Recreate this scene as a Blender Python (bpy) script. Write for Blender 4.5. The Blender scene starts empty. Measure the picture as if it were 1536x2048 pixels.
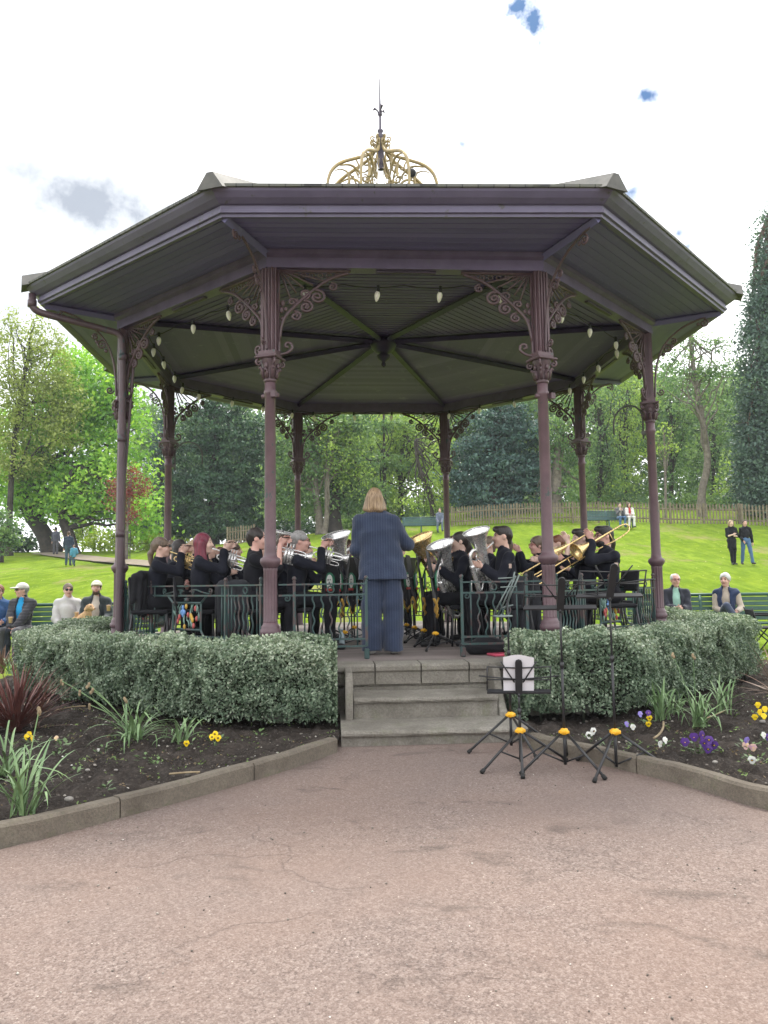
import bpy, math, random
import numpy as np
from mathutils import Vector, Matrix

random.seed(7)
RNG = np.random.default_rng(7)
SC = bpy.context.scene
COL = SC.collection
PI = math.pi
R_ = math.radians

# ------------------------------------------------------------------ camera
CAM_X, CAM_D, CAM_Z = -0.0353, 11.016, 1.28
PITCH, ROLL, YAW = 0.09, 0.0142, 0.0009
cam_d = bpy.data.cameras.new("camera")
cam = bpy.data.objects.new("camera", cam_d)
COL.objects.link(cam)
cam_d.sensor_fit = 'VERTICAL'
cam_d.sensor_height = 36.0
cam_d.sensor_width = 27.0
cam_d.lens = 1557.0 / 2048.0 * 36.0
cam_d.clip_end = 2000.0
_up = Vector((0, -math.sin(PITCH), math.cos(PITCH)))
_fw = Vector((0, math.cos(PITCH), math.sin(PITCH)))
_rt = Vector((math.cos(ROLL), 0, 0)) - math.sin(ROLL) * _up
_u2 = Vector((math.sin(ROLL), 0, 0)) + math.cos(ROLL) * _up
_m = Matrix((_rt, _u2, -_fw)).transposed().to_4x4()
_m = Matrix.Rotation(-YAW, 4, 'Z') @ _m
_m.translation = (CAM_X, -CAM_D, CAM_Z)
cam.matrix_world = _m
SC.camera = cam

# ------------------------------------------------------------------ light
SUN_EL, SUN_AZ = R_(60), R_(14)          # azimuth from +Y towards +X: behind the bandstand
sun_dir = Vector((math.sin(SUN_AZ) * math.cos(SUN_EL), math.cos(SUN_AZ) * math.cos(SUN_EL), math.sin(SUN_EL)))
sd = bpy.data.lights.new("sun", 'SUN')
sd.energy = 2.0
sd.angle = R_(11.0)
sd.color = (1.0, 0.95, 0.86)
so = bpy.data.objects.new("sun", sd)
COL.objects.link(so)
so.rotation_euler = sun_dir.to_track_quat('Z', 'Y').to_euler()
so.location = (0, 20, 40)

SC.view_settings.view_transform = 'Standard'
SC.view_settings.look = 'None'
SC.view_settings.exposure = 1.27
SC.view_settings.gamma = 1.0
SC.view_settings.use_curve_mapping = False
try:
    SC.cycles.max_bounces = 8
    SC.cycles.diffuse_bounces = 4
    SC.cycles.transparent_max_bounces = 8
    SC.cycles.sample_clamp_indirect = 6.0
    SC.cycles.caustics_reflective = False
    SC.cycles.caustics_refractive = False
except Exception:
    pass


def pixel_dir(x, y):
    """World direction of a point of the photograph (1536 x 2048), used to measure the place."""
    v = Vector(((x - 768) / 1557.0, (1024 - y) / 1557.0, -1.0))
    return (_m.to_3x3() @ v).normalized()


def at_depth(x, y, Y):
    d = pixel_dir(x, y)
    t = (Y + CAM_D) / d.y
    return Vector((CAM_X, -CAM_D, CAM_Z)) + d * t


def at_z(x, y, z):
    d = pixel_dir(x, y)
    t = (z - CAM_Z) / d.z
    return Vector((CAM_X, -CAM_D, CAM_Z)) + d * t


# sky
W = bpy.data.worlds.new("World")
SC.world = W
W.use_nodes = True
nt = W.node_tree
for n in list(nt.nodes):
    nt.nodes.remove(n)
_o = nt.nodes.new('ShaderNodeOutputWorld')
_b = nt.nodes.new('ShaderNodeBackground')
_b.inputs['Strength'].default_value = 0.1
_s = nt.nodes.new('ShaderNodeTexSky')
_s.sky_type = 'NISHITA'
_s.sun_disc = False
_s.sun_elevation = SUN_EL
_s.sun_rotation = SUN_AZ
_s.air_density = 1.0
_s.dust_density = 1.0
_g = nt.nodes.new('ShaderNodeTexCoord')
_nz = nt.nodes.new('ShaderNodeTexNoise')
_nz.inputs['Scale'].default_value = 26.0
_nz.inputs['Detail'].default_value = 6.0
_nz.inputs['Roughness'].default_value = 0.62
nt.links.new(_g.outputs['Generated'], _nz.inputs['Vector'])


def wmath(op, a, b=None, c=None, clamp=False):
    n = nt.nodes.new('ShaderNodeMath')
    n.operation = op
    n.use_clamp = clamp
    for i, v in enumerate((a, b, c)):
        if v is None:
            continue
        if isinstance(v, (int, float)):
            n.inputs[i].default_value = v
        else:
            nt.links.new(v, n.inputs[i])
    return n.outputs[0]


def sky_patch(px, py, rad_px, squash, gain, ragged=2.6):
    """Soft ragged patch of the sky round one direction."""
    d = pixel_dir(px, py)
    vs = nt.nodes.new('ShaderNodeVectorMath')
    vs.operation = 'SUBTRACT'
    nrm = nt.nodes.new('ShaderNodeVectorMath')
    nrm.operation = 'NORMALIZE'
    nt.links.new(_g.outputs['Generated'], nrm.inputs[0])
    nt.links.new(nrm.outputs[0], vs.inputs[0])
    vs.inputs[1].default_value = d
    sc = nt.nodes.new('ShaderNodeVectorMath')
    sc.operation = 'MULTIPLY'
    nt.links.new(vs.outputs[0], sc.inputs[0])
    sc.inputs[1].default_value = (1, 1, squash)
    ln = nt.nodes.new('ShaderNodeVectorMath')
    ln.operation = 'LENGTH'
    nt.links.new(sc.outputs[0], ln.inputs[0])
    rad = rad_px / 1557.0
    # 1 at centre, 0 at rad ; noise breaks the rim
    t = wmath('SUBTRACT', 1.0, wmath('DIVIDE', ln.outputs['Value'], rad))
    t = wmath('ADD', t, wmath('MULTIPLY', wmath('SUBTRACT', _nz.outputs['Fac'], 0.5), ragged))
    t = wmath('MULTIPLY', t, gain, clamp=True)
    return t


holes = None
for a in ((1030, 16, 46, 1.4, 1.3, 3.0), (1066, 46, 42, 1.2, 1.3, 3.0), (1292, 192, 34, 1.7, 1.1), (1262, 384, 26, 1.0, 0.9),
          (1358, 468, 20, 1.0, 0.8), (924, 289, 14, 1.0, 0.7), (1080, 86, 14, 1.0, 0.9), (1376, 492, 18, 1.0, 0.8)):
    t = sky_patch(*a)
    holes = t if holes is None else wmath('MAXIMUM', holes, t)
grey = None
for a in ((190, 402, 250, 2.3, 1.15, .9), (40, 345, 200, 1.8, 0.85, 1.0), (20, 600, 300, 1.6, 0.85, .9), (320, 870, 260, 1.0, 0.95, .8), (1420, 330, 200, 1.3, 0.3, 1.8), (420, 300, 260, 1.6, .25, 1.5)):
    t = sky_patch(*a)
    grey = t if grey is None else wmath('MAXIMUM', grey, t)
_cl = nt.nodes.new('ShaderNodeMix')
_cl.data_type = 'RGBA'
_cl.inputs['A'].default_value = (10.0, 10.1, 10.3, 1)
_cl.inputs['B'].default_value = (2.35, 2.6, 3.0, 1)
nt.links.new(grey, _cl.inputs['Factor'])
_bl = nt.nodes.new('ShaderNodeMix')
_bl.data_type = 'RGBA'
_bl.blend_type = 'MULTIPLY'
_bl.inputs['Factor'].default_value = 1.0
nt.links.new(_s.outputs[0], _bl.inputs['A'])
_bl.inputs['B'].default_value = (.16, .27, .385, 1)
_mx = nt.nodes.new('ShaderNodeMix')
_mx.data_type = 'RGBA'
nt.links.new(holes, _mx.inputs['Factor'])
nt.links.new(_cl.outputs['Result'], _mx.inputs['A'])
nt.links.new(_bl.outputs['Result'], _mx.inputs['B'])
nt.links.new(_mx.outputs['Result'], _b.inputs['Color'])
nt.links.new(_b.outputs[0], _o.inputs['Surface'])


# ------------------------------------------------------------------ helpers: objects
def wloc(o):
    p = Vector((0, 0, 0))
    while o is not None:
        p += o.location
        o = o.parent
    return p


def tag(o, label=None, cat=None, group=None, kind=None):
    if label:
        o['label'] = label
    if cat:
        o['category'] = cat
    if group:
        o['group'] = group
    if kind:
        o['kind'] = kind
    return o


def thing(name, label, cat, loc=(0, 0, 0), rz=0.0, group=None):
    o = bpy.data.objects.new(name, None)
    o.empty_display_size = 0.1
    COL.objects.link(o)
    o.location = loc
    o.rotation_euler = (0, 0, rz)
    return tag(o, label, cat, group)


def link_mesh(name, me, m, parent=None, label=None):
    o = bpy.data.objects.new(name, me)
    COL.objects.link(o)
    if parent is not None:
        o.parent = parent
    if m is not None:
        for q in (m if isinstance(m, (list, tuple)) else [m]):
            me.materials.append(q)
    if label:
        o['label'] = label
    return o


def children(o):
    return [c for c in COL.objects if c.parent is o]


def copy_tree(o, parent=None, kids=None):
    if kids is None:
        kids = {}
        for c in COL.objects:
            if c.parent is not None:
                kids.setdefault(c.parent.name, []).append(c)
    c = o.copy()
    COL.objects.link(c)
    c.parent = parent
    for ch in kids.get(o.name, []):
        copy_tree(ch, c, kids)
    return c


def np_mesh(name, V, F, smooth=False, attrs=None, mi=None):
    """Mesh from numpy arrays; F is (n,3) or (n,4)."""
    V = np.asarray(V, np.float32)
    F = np.asarray(F, np.int32)
    me = bpy.data.meshes.new(name)
    n, k = F.shape
    me.vertices.add(len(V))
    me.vertices.foreach_set('co', V.ravel())
    me.loops.add(n * k)
    me.loops.foreach_set('vertex_index', F.ravel())
    me.polygons.add(n)
    me.polygons.foreach_set('loop_start', np.arange(0, n * k, k, dtype=np.int32))
    if mi is not None:
        me.polygons.foreach_set('material_index', np.asarray(mi, np.int32))
    me.polygons.foreach_set('use_smooth', np.full(n, smooth, dtype=bool))
    if attrs:
        for an, (dom, arr) in attrs.items():
            a = me.attributes.new(an, 'FLOAT', dom)
            a.data.foreach_set('value', np.asarray(arr, np.float32))
    me.update(calc_edges=True)
    me.validate()
    return me


class MB:
    """Collects simple solids; build() links them as one mesh."""

    def __init__(s):
        s.v = []
        s.f = []
        s.sm = []

    def add(s, vs, fs, smooth=False):
        n = len(s.v)
        s.v.extend([tuple(v) for v in vs])
        s.f.extend([tuple(i + n for i in f) for f in fs])
        s.sm.extend([smooth] * len(fs))
        return s

    def box(s, c, size, rz=0.0, M=None, taper=1.0):
        x, y, z = size[0] / 2, size[1] / 2, size[2] / 2
        q = []
        for sz in (-1, 1):
            k = taper if sz > 0 else 1.0
            for sx, sy in ((-1, -1), (1, -1), (1, 1), (-1, 1)):
                q.append(Vector((sx * x * k, sy * y * k, sz * z)))
        if M is None:
            M = Matrix.Rotation(rz, 3, 'Z')
        c = Vector(c)
        q = [M @ p + c for p in q]
        return s.add(q, [(3, 2, 1, 0), (4, 5, 6, 7), (0, 1, 5, 4), (1, 2, 6, 5), (2, 3, 7, 6), (3, 0, 4, 7)])

    def bevbox(s, c, size, b=0.02, rz=0.0, M=None):
        """Box with chamfered edges."""
        x, y, z = size[0] / 2, size[1] / 2, size[2] / 2
        b = min(b, x * .9, y * .9, z * .9)
        if M is None:
            M = Matrix.Rotation(rz, 3, 'Z')
        c = Vector(c)
        rings = [(-z, b), (-z + b, 0), (z - b, 0), (z, b)]
        vs = []
        for zz, ins in rings:
            ax, ay = x - ins, y - ins
            bb = b * 0.7
            for px, py in ((-ax + bb, -ay), (ax - bb, -ay), (ax, -ay + bb), (ax, ay - bb), (ax - bb, ay), (-ax + bb, ay), (-ax, ay - bb), (-ax, -ay + bb)):
                vs.append(M @ Vector((px, py, zz)) + c)
        fs = [tuple(reversed(range(8))), tuple(range(24, 32))]
        for r in range(3):
            for i in range(8):
                j = (i + 1) % 8
                fs.append((r * 8 + i, r * 8 + j, (r + 1) * 8 + j, (r + 1) * 8 + i))
        return s.add(vs, fs)

    def tube(s, pts, r, n=8, closed=False, cap=True, flat=1.0, up=None):
        pts = [Vector(p) for p in pts]
        m = len(pts)
        rs = r if isinstance(r, (list, tuple)) else [r] * m
        T = []
        for i in range(m):
            a = pts[(i - 1) % m] if (i > 0 or closed) else pts[i]
            b = pts[(i + 1) % m] if (i < m - 1 or closed) else pts[i]
            d = b - a
            T.append(d.normalized() if d.length > 1e-9 else Vector((0, 0, 1)))
        u = Vector(up) if up is not None else (Vector((0, 0, 1)) if abs(T[0].z) < .9 else Vector((1, 0, 0)))
        vs = []
        for i in range(m):
            u = u - T[i] * u.dot(T[i])
            if u.length < 1e-6:
                u = T[i].orthogonal()
            u.normalize()
            w = T[i].cross(u)
            for k in range(n):
                a = 2 * PI * k / n
                vs.append(pts[i] + (u * math.cos(a) * flat + w * math.sin(a)) * rs[i])
        fs = []
        for i in range(m if closed else m - 1):
            j = (i + 1) % m
            for k in range(n):
                l = (k + 1) % n
                fs.append((i * n + k, i * n + l, j * n + l, j * n + k))
        if cap and not closed:
            fs.append(tuple(reversed(range(n))))
            fs.append(tuple((m - 1) * n + k for k in range(n)))
        return s.add(vs, fs, smooth=n > 4)

    def lathe(s, prof, o=(0, 0, 0), n=16, axis=None, cap=True, M=None, flute=None, closed=True):
        """prof: list of (r, z) along the axis from o."""
        o = Vector(o)
        if M is None:
            if axis is None:
                M = Matrix.Identity(3)
            else:
                M = Vector(axis).normalized().to_track_quat('Z', 'Y').to_matrix()
        vs, fs = [], []
        for (r, z) in prof:
            for k in range(n):
                a = 2 * PI * k / n
                q = r
                if flute:
                    q = r * (1 - flute[1] * (0.5 - 0.5 * math.cos(a * flute[0])))
                vs.append(o + M @ Vector((q * math.cos(a), q * math.sin(a), z)))
        m = len(prof)
        for i in range(m - 1):
            for k in range(n):
                l = (k + 1) % n
                fs.append((i * n + k, i * n + l, (i + 1) * n + l, (i + 1) * n + k))
        if cap:
            fs.append(tuple(reversed(range(n))))
            fs.append(tuple((m - 1) * n + k for k in range(n)))
        return s.add(vs, fs, smooth=True)

    def ball(s, c, r, n=10, m=6, sq=(1, 1, 1), M=None):
        c = Vector(c)
        M = M or Matrix.Identity(3)
        vs, fs = [], []
        for i in range(m + 1):
            t = PI * i / m
            for k in range(n):
                a = 2 * PI * k / n
                vs.append(c + M @ Vector((r * sq[0] * math.sin(t) * math.cos(a), r * sq[1] * math.sin(t) * math.sin(a), -r * sq[2] * math.cos(t))))
        for i in range(m):
            for k in range(n):
                l = (k + 1) % n
                fs.append((i * n + k, i * n + l, (i + 1) * n + l, (i + 1) * n + k))
        return s.add(vs, fs, smooth=True)

    def prism(s, poly, z0, z1):
        n = len(poly)
        vs = [(p[0], p[1], z0) for p in poly] + [(p[0], p[1], z1) for p in poly]
        fs = [tuple(reversed(range(n))), tuple(range(n, 2 * n))]
        for i in range(n):
            j = (i + 1) % n
            fs.append((i, j, n + j, n + i))
        return s.add(vs, fs)

    def build(s, name, m, parent=None, world=False, label=None, bevel=0):
        me = bpy.data.meshes.new(name)
        vs = s.v
        if world and parent is not None:
            q = wloc(parent)
            vs = [(v[0] - q.x, v[1] - q.y, v[2] - q.z) for v in vs]
        me.from_pydata([tuple(v) for v in vs], [], s.f)
        me.polygons.foreach_set('use_smooth', np.array(s.sm, dtype=bool))
        me.update()
        me.validate()
        return link_mesh(name, me, m, parent, label)


# ------------------------------------------------------------------ helpers: materials
def new_mat(name):
    m = bpy.data.materials.new(name)
    m.use_nodes = True
    t = m.node_tree
    b = t.nodes['Principled BSDF']
    return m, t, b


def nd(t, kind, **kw):
    n = t.nodes.new(kind)
    for k, v in kw.items():
        try:
            setattr(n, k, v)
        except Exception:
            n.inputs[k].default_value = v
    return n


def ramp(t, fac, stops, interp='LINEAR'):
    r = t.nodes.new('ShaderNodeValToRGB')
    r.color_ramp.interpolation = interp
    e = r.color_ramp.elements
    while len(e) > 1:
        e.remove(e[-1])
    e[0].position = stops[0][0]
    c = stops[0][1]
    e[0].color = (c, c, c, 1) if isinstance(c, (int, float)) else (*c, 1)
    for p, c in stops[1:]:
        q = e.new(p)
        q.color = (c, c, c, 1) if isinstance(c, (int, float)) else (*c, 1)
    t.links.new(fac, r.inputs[0])
    return r.outputs[0]


def noise_out(t, vec, scale, detail=4.0, rough=0.55, dist=0.0):
    n = t.nodes.new('ShaderNodeTexNoise')
    n.inputs['Scale'].default_value = scale
    n.inputs['Detail'].default_value = detail
    n.inputs['Roughness'].default_value = rough
    n.inputs['Distortion'].default_value = dist
    t.links.new(vec, n.inputs['Vector'])
    return n.outputs['Fac']


def mixc(t, fac, a, b, mode='MIX'):
    n = t.nodes.new('ShaderNodeMix')
    n.data_type = 'RGBA'
    n.blend_type = mode
    for s, v in ((n.inputs['Factor'], fac), (n.inputs['A'], a), (n.inputs['B'], b)):
        if isinstance(v, (int, float)):
            s.default_value = v
        elif isinstance(v, tuple):
            s.default_value = (*v[:3], 1)
        else:
            t.links.new(v, s)
    return n.outputs['Result']


def mathn(t, op, a, b=None, clamp=False):
    n = t.nodes.new('ShaderNodeMath')
    n.operation = op
    n.use_clamp = clamp
    for i, v in enumerate((a, b)):
        if v is None:
            continue
        if isinstance(v, (int, float)):
            n.inputs[i].default_value = v
        else:
            t.links.new(v, n.inputs[i])
    return n.outputs[0]


def bump(t, b, h, strength=0.4, dist=0.01):
    n = t.nodes.new('ShaderNodeBump')
    n.inputs['Strength'].default_value = strength
    n.inputs['Distance'].default_value = dist
    t.links.new(h, n.inputs['Height'])
    t.links.new(n.outputs[0], b.inputs['Normal'])


def coords(t, which='Object', scale=None):
    c = t.nodes.new('ShaderNodeTexCoord')
    o = c.outputs[which]
    if scale is not None:
        mp = t.nodes.new('ShaderNodeMapping')
        mp.inputs['Scale'].default_value = scale
        t.links.new(o, mp.inputs['Vector'])
        o = mp.outputs[0]
    return o


_SIMPLE = {}


def mat(name, c, c2=None, rough=0.6, metal=0.0, scale=6.0, bumpk=0.0, bscale=None, spec=0.4, stretch=None, lo=0.35, hi=0.65, sheen=0.0):
    """Principled with a two-colour noise and an optional bump."""
    if name in _SIMPLE:
        return _SIMPLE[name]
    m, t, b = new_mat(name)
    co = coords(t, 'Object', stretch)
    if c2 is None:
        c2 = tuple(x * 0.75 for x in c)
    f = noise_out(t, co, scale, 5, .6)
    t.links.new(ramp(t, f, [(lo, c2), (hi, c)]), b.inputs['Base Color'])
    b.inputs['Roughness'].default_value = rough
    b.inputs['Metallic'].default_value = metal
    b.inputs['Specular IOR Level'].default_value = spec
    if sheen:
        b.inputs['Sheen Weight'].default_value = sheen
    if bumpk:
        bump(t, b, noise_out(t, co, bscale or scale * 4, 4), bumpk, 0.01)
    _SIMPLE[name] = m
    return m


def leaf_mat(name, stops, transl=0.35, rough=0.5, tcol=None):
    """Leaf: colour from the per-leaf attribute, part of the light passes through."""
    m, t, b = new_mat(name)
    a = t.nodes.new('ShaderNodeAttribute')
    a.attribute_name = 'rnd'
    col = ramp(t, a.outputs['Fac'], stops)
    t.links.new(col, b.inputs['Base Color'])
    b.inputs['Roughness'].default_value = rough
    b.inputs['Specular IOR Level'].default_value = 0.3
    tr = t.nodes.new('ShaderNodeBsdfTranslucent')
    t.links.new(mixc(t, 1.0, col, tcol or (1.42, 1.46, .9), 'MULTIPLY'), tr.inputs['Color'])
    mx = t.nodes.new('ShaderNodeMixShader')
    mx.inputs[0].default_value = transl
    t.links.new(b.outputs[0], mx.inputs[1])
    t.links.new(tr.outputs[0], mx.inputs[2])
    t.links.new(mx.outputs[0], t.nodes['Material Output'].inputs['Surface'])
    return m


def smooth01(a, b, x):
    t = np.clip((x - a) / (b - a), 0, 1)
    return t * t * (3 - 2 * t)


def ground_h(x, y):
    """Height of the lawn: flat round the bandstand, rising behind it, most to the right."""
    x = np.asarray(x, float)
    y = np.asarray(y, float)
    s = y + 11.0 - 15.0
    s = np.where(s > 2, s, np.where(s < -2, 0, (s + 2) ** 2 / 8.0))
    s = np.where(s > 34, 34 + 6 * (1 - np.exp(-(s - 34) / 6.0)), s)
    b = 0.0001 + 0.00205 * smooth01(-17, 13.6, x)
    return 0.096 * s + b * s * s


def gh(x, y):
    return float(ground_h(x, y))
# ------------------------------------------------------------------ setting: lawn, path, beds
def dense(pts, step):
    out = []
    for a, b2 in zip(pts[:-1], pts[1:]):
        n = max(1, int((b2 - a).length / step))
        for i in range(n):
            out.append(a.lerp(b2, i / n))
    out.append(pts[-1])
    return out


def chaikin(pts, n=2):
    for _ in range(n):
        q = [pts[0]]
        for a, b2 in zip(pts[:-1], pts[1:]):
            q += [a.lerp(b2, .25), a.lerp(b2, .75)]
        q.append(pts[-1])
        pts = q
    return pts


# lawn, one sheet to the horizon
def make_lawn():
    xs = np.concatenate([[-300, -150, -90], np.arange(-60, 60.1, 1.0), [90, 150, 300]])
    ys = np.concatenate([[-200, -120, -60, -30], np.arange(-14, 50.1, 0.8), [56, 64, 75, 90, 120, 200, 300]])
    X, Y = np.meshgrid(xs, ys)
    Z = ground_h(X, Y)
    Z = Z + (np.sin(X * .9 + Y * .35) * np.sin(Y * .8 - X * .2) * .03 + np.sin(X * .31 + 2) * np.sin(Y * .27) * .06) * smooth01(5, 12, Y)
    Z = Z - 0.03 * (1 - smooth01(-1.5, 1.5, Y))
    V = np.stack([X.ravel(), Y.ravel(), Z.ravel()], 1)
    nx, ny = len(xs), len(ys)
    i = np.arange(nx * ny).reshape(ny, nx)
    F = np.stack([i[:-1, :-1].ravel(), i[:-1, 1:].ravel(), i[1:, 1:].ravel(), i[1:, :-1].ravel()], 1)
    m, t, b = new_mat('lawn_grass')
    co = coords(t)
    co2 = coords(t, 'Object', (1.0, 0.45, 1.0))
    big = noise_out(t, co, 0.16, 4, .6)
    mid = noise_out(t, co2, 1.1, 5, .62)
    fine = noise_out(t, coords(t, 'Object', (22, 9, 22)), 1.0, 4, .7)
    c = ramp(t, mid, [(.3, (.085, .145, .016)), (.5, (.145, .215, .022)), (.7, (.205, .275, .030))])
    c = mixc(t, ramp(t, big, [(.4, 0.0), (.62, .65)]), c, (.20, .29, .04))
    c = mixc(t, ramp(t, fine, [(.3, .25), (.62, 0.0)]), c, (.07, .13, .014))
    streak = noise_out(t, coords(t, 'Object', (2.2, .55, 2)), 1.6, 6, .7)
    c = mixc(t, ramp(t, streak, [(.36, .55), (.58, 0.0)]), c, (.075, .13, .014))
    c = mixc(t, ramp(t, streak, [(.56, 0.0), (.74, .5)]), c, (.25, .31, .045))
    worn = noise_out(t, coords(t, 'Object', (.8, .32, 1)), 0.55, 5, .7)
    c = mixc(t, ramp(t, worn, [(.56, 0.0), (.66, .7)]), c, (.22, .20, .09))
    daisy = t.nodes.new('ShaderNodeTexVoronoi')
    daisy.inputs['Scale'].default_value = 2.2
    t.links.new(co, daisy.inputs['Vector'])
    c = mixc(t, ramp(t, daisy.outputs['Distance'], [(.045, .9), (.06, 0.0)]), c, (.75, .72, .4))
    t.links.new(c, b.inputs['Base Color'])
    b.inputs['Roughness'].default_value = .95
    b.inputs['Specular IOR Level'].default_value = .0
    bump(t, b, mathn(t, 'ADD', fine, mathn(t, 'MULTIPLY', mid, 2.0)), .9, .06)
    o = link_mesh('lawn', np_mesh('lawn', V, F, True), m)
    tag(o, kind='structure')


make_lawn()


# front path of red tarmac: everything between the two edging kerbs, and behind the camera
KL = [at_z(675, 1475, .11), at_z(560, 1513, .11), at_z(415, 1552, .11), at_z(210, 1604, .11), at_z(0, 1655, .11)]
KL = [Vector((p.x, p.y, 0)) for p in KL]
KL.append(KL[-1] + Vector((-1.9, -.95, 0)))
KL.append(KL[-1] + Vector((-3.5, -1.2, 0)))
KR = [at_z(1052, 1466, .11), at_z(1130, 1484, .11), at_z(1300, 1518, .11), at_z(1420, 1549, .11), at_z(1536, 1583, .11)]
KR = [Vector((p.x, p.y, 0)) for p in KR]
KR.append(KR[-1] + Vector((1.0, -1.0, 0)))
KR.append(KR[-1] + Vector((3.0, -1.6, 0)))


def make_path():
    m, t, b = new_mat('red_tarmac')
    co = coords(t)
    v = t.nodes.new('ShaderNodeTexVoronoi')
    v.inputs['Scale'].default_value = 95.0
    t.links.new(co, v.inputs['Vector'])
    v2 = t.nodes.new('ShaderNodeTexVoronoi')
    v2.inputs['Scale'].default_value = 210.0
    t.links.new(co, v2.inputs['Vector'])
    patch = noise_out(t, co, 0.9, 5, .6)
    worn = noise_out(t, coords(t, 'Object', (1.0, 1.6, 1)), 1.7, 6, .68, .6)
    fine = noise_out(t, co, 60, 4, .7)
    c = ramp(t, v.outputs['Color'], [(.08, (.076, .055, .048)), (.35, (.138, .101, .088)), (.65, (.192, .145, .125)), (.95, (.31, .255, .228))])
    c = mixc(t, .45, c, ramp(t, v2.outputs['Color'], [(.1, (.08, .058, .05)), (.5, (.16, .12, .104)), (.92, (.335, .28, .25))]))
    c = mixc(t, ramp(t, v2.outputs['Color'], [(.955, 0.0), (.97, .8)]), c, (.62, .55, .48))
    c = mixc(t, ramp(t, patch, [(.35, .0), (.7, .45)]), c, (.205, .138, .108))
    c = mixc(t, ramp(t, worn, [(.57, 0.0), (.70, .72)]), c, (.068, .052, .044))
    c = mixc(t, ramp(t, noise_out(t, co, .5, 3, .5), [(.38, .32), (.55, 0.0)]), c, (.145, .115, .105))
    # thin meandering cracks
    ck = t.nodes.new('ShaderNodeTexVoronoi')
    ck.feature = 'DISTANCE_TO_EDGE'
    ck.inputs['Scale'].default_value = .55
    wv = t.nodes.new('ShaderNodeVectorMath')
    wv.operation = 'ADD'
    nc = t.nodes.new('ShaderNodeTexNoise')
    nc.inputs['Scale'].default_value = 2.2
    nc.inputs['Detail'].default_value = 6
    t.links.new(co, nc.inputs['Vector'])
    t.links.new(co, wv.inputs[0])
    t.links.new(nc.outputs['Color'], wv.inputs[1])
    t.links.new(wv.outputs[0], ck.inputs['Vector'])
    crack = mathn(t, 'MULTIPLY', ramp(t, ck.outputs['Distance'], [(0.0, 1.0), (.009, 0.0)]), ramp(t, noise_out(t, co, .8, 2), [(.5, 0.0), (.58, 1.0)]))
    c = mixc(t, mathn(t, 'MULTIPLY', crack, .22), c, (.07, .05, .045))
    t.links.new(c, b.inputs['Base Color'])
    b.inputs['Roughness'].default_value = .88
    b.inputs['Specular IOR Level'].default_value = .3
    h = mathn(t, 'ADD', mathn(t, 'MULTIPLY', v.outputs['Distance'], -1.0), mathn(t, 'MULTIPLY', fine, .8))
    h = mathn(t, 'SUBTRACT', h, mathn(t, 'MULTIPLY', crack, 1.5))
    bump(t, b, h, .75, .006)
    pts = [(p.x - .02, p.y) for p in reversed(KL)] + [(p.x + .02, p.y) for p in KR]
    pts[len(KL) - 1] = (KL[0].x - .1, -4.2)
    pts[len(KL)] = (KR[0].x + .1, -4.2)
    pts = pts + [(30, -12.5), (30, -30), (-30, -30), (-30, -12.5)]
    import mathutils
    tri = mathutils.geometry.tessellate_polygon([[Vector((p[0], p[1], 0)) for p in pts]])
    mb = MB()
    mb.add([(p[0], p[1], 0.0) for p in pts], [tuple(reversed(f)) if False else f for f in tri])
    o = mb.build('path', m)
    # normals up
    me = o.data
    if me.polygons[0].normal.z < 0:
        me.flip_normals()
    tag(o, kind='structure')


make_path()

soil_m, t, b = new_mat('dark_soil')
co = coords(t)
f = noise_out(t, co, 5, 6, .7)
f2 = noise_out(t, co, 38, 5, .7)
c = ramp(t, f, [(.3, (.024, .020, .0175)), (.55, (.052, .043, .037)), (.75, (.09, .074, .062))])
c = mixc(t, ramp(t, f2, [(.52, 0.0), (.66, .7)]), c, (.105, .088, .076))
vv = t.nodes.new('ShaderNodeTexVoronoi')
vv.inputs['Scale'].default_value = 30
t.links.new(co, vv.inputs['Vector'])
c = mixc(t, ramp(t, vv.outputs['Distance'], [(.10, .8), (.16, 0.0)]), c, (.16, .14, .12))
t.links.new(c, b.inputs['Base Color'])
b.inputs['Roughness'].default_value = .95
b.inputs['Specular IOR Level'].default_value = .15
bump(t, b, mathn(t, 'ADD', f2, mathn(t, 'MULTIPLY', f, 1.5)), 1.0, .03)


def inside(poly, X, Y):
    n = len(poly)
    c = np.zeros(X.shape, bool)
    for i in range(n):
        x0, y0 = poly[i]
        x1, y1 = poly[(i + 1) % n]
        k = ((y0 > Y) != (y1 > Y)) & (X < (x1 - x0) * (Y - y0) / (y1 - y0 + 1e-12) + x0)
        c ^= k
    return c


def value_noise(X, Y, s, seed):
    r = np.random.default_rng(seed)
    G = r.random((128, 128))
    x, y = X * s + 500, Y * s + 500
    ix, iy = np.floor(x).astype(int), np.floor(y).astype(int)
    fx, fy = x - ix, y - iy
    fx, fy = fx * fx * (3 - 2 * fx), fy * fy * (3 - 2 * fy)
    g = lambda a, b: G[a % 128, b % 128]
    return (g(ix, iy) * (1 - fx) + g(ix + 1, iy) * fx) * (1 - fy) + (g(ix, iy + 1) * (1 - fx) + g(ix + 1, iy + 1) * fx) * fy


def bed_h(X, Y):
    return .055 + .05 * (value_noise(X, Y, 1.3, 1) - .4) + .06 * (value_noise(X, Y, 6, 2) - .5) + .055 * (value_noise(X, Y, 15, 3) - .5) + .03 * (value_noise(X, Y, 38, 4) - .5)


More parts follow.
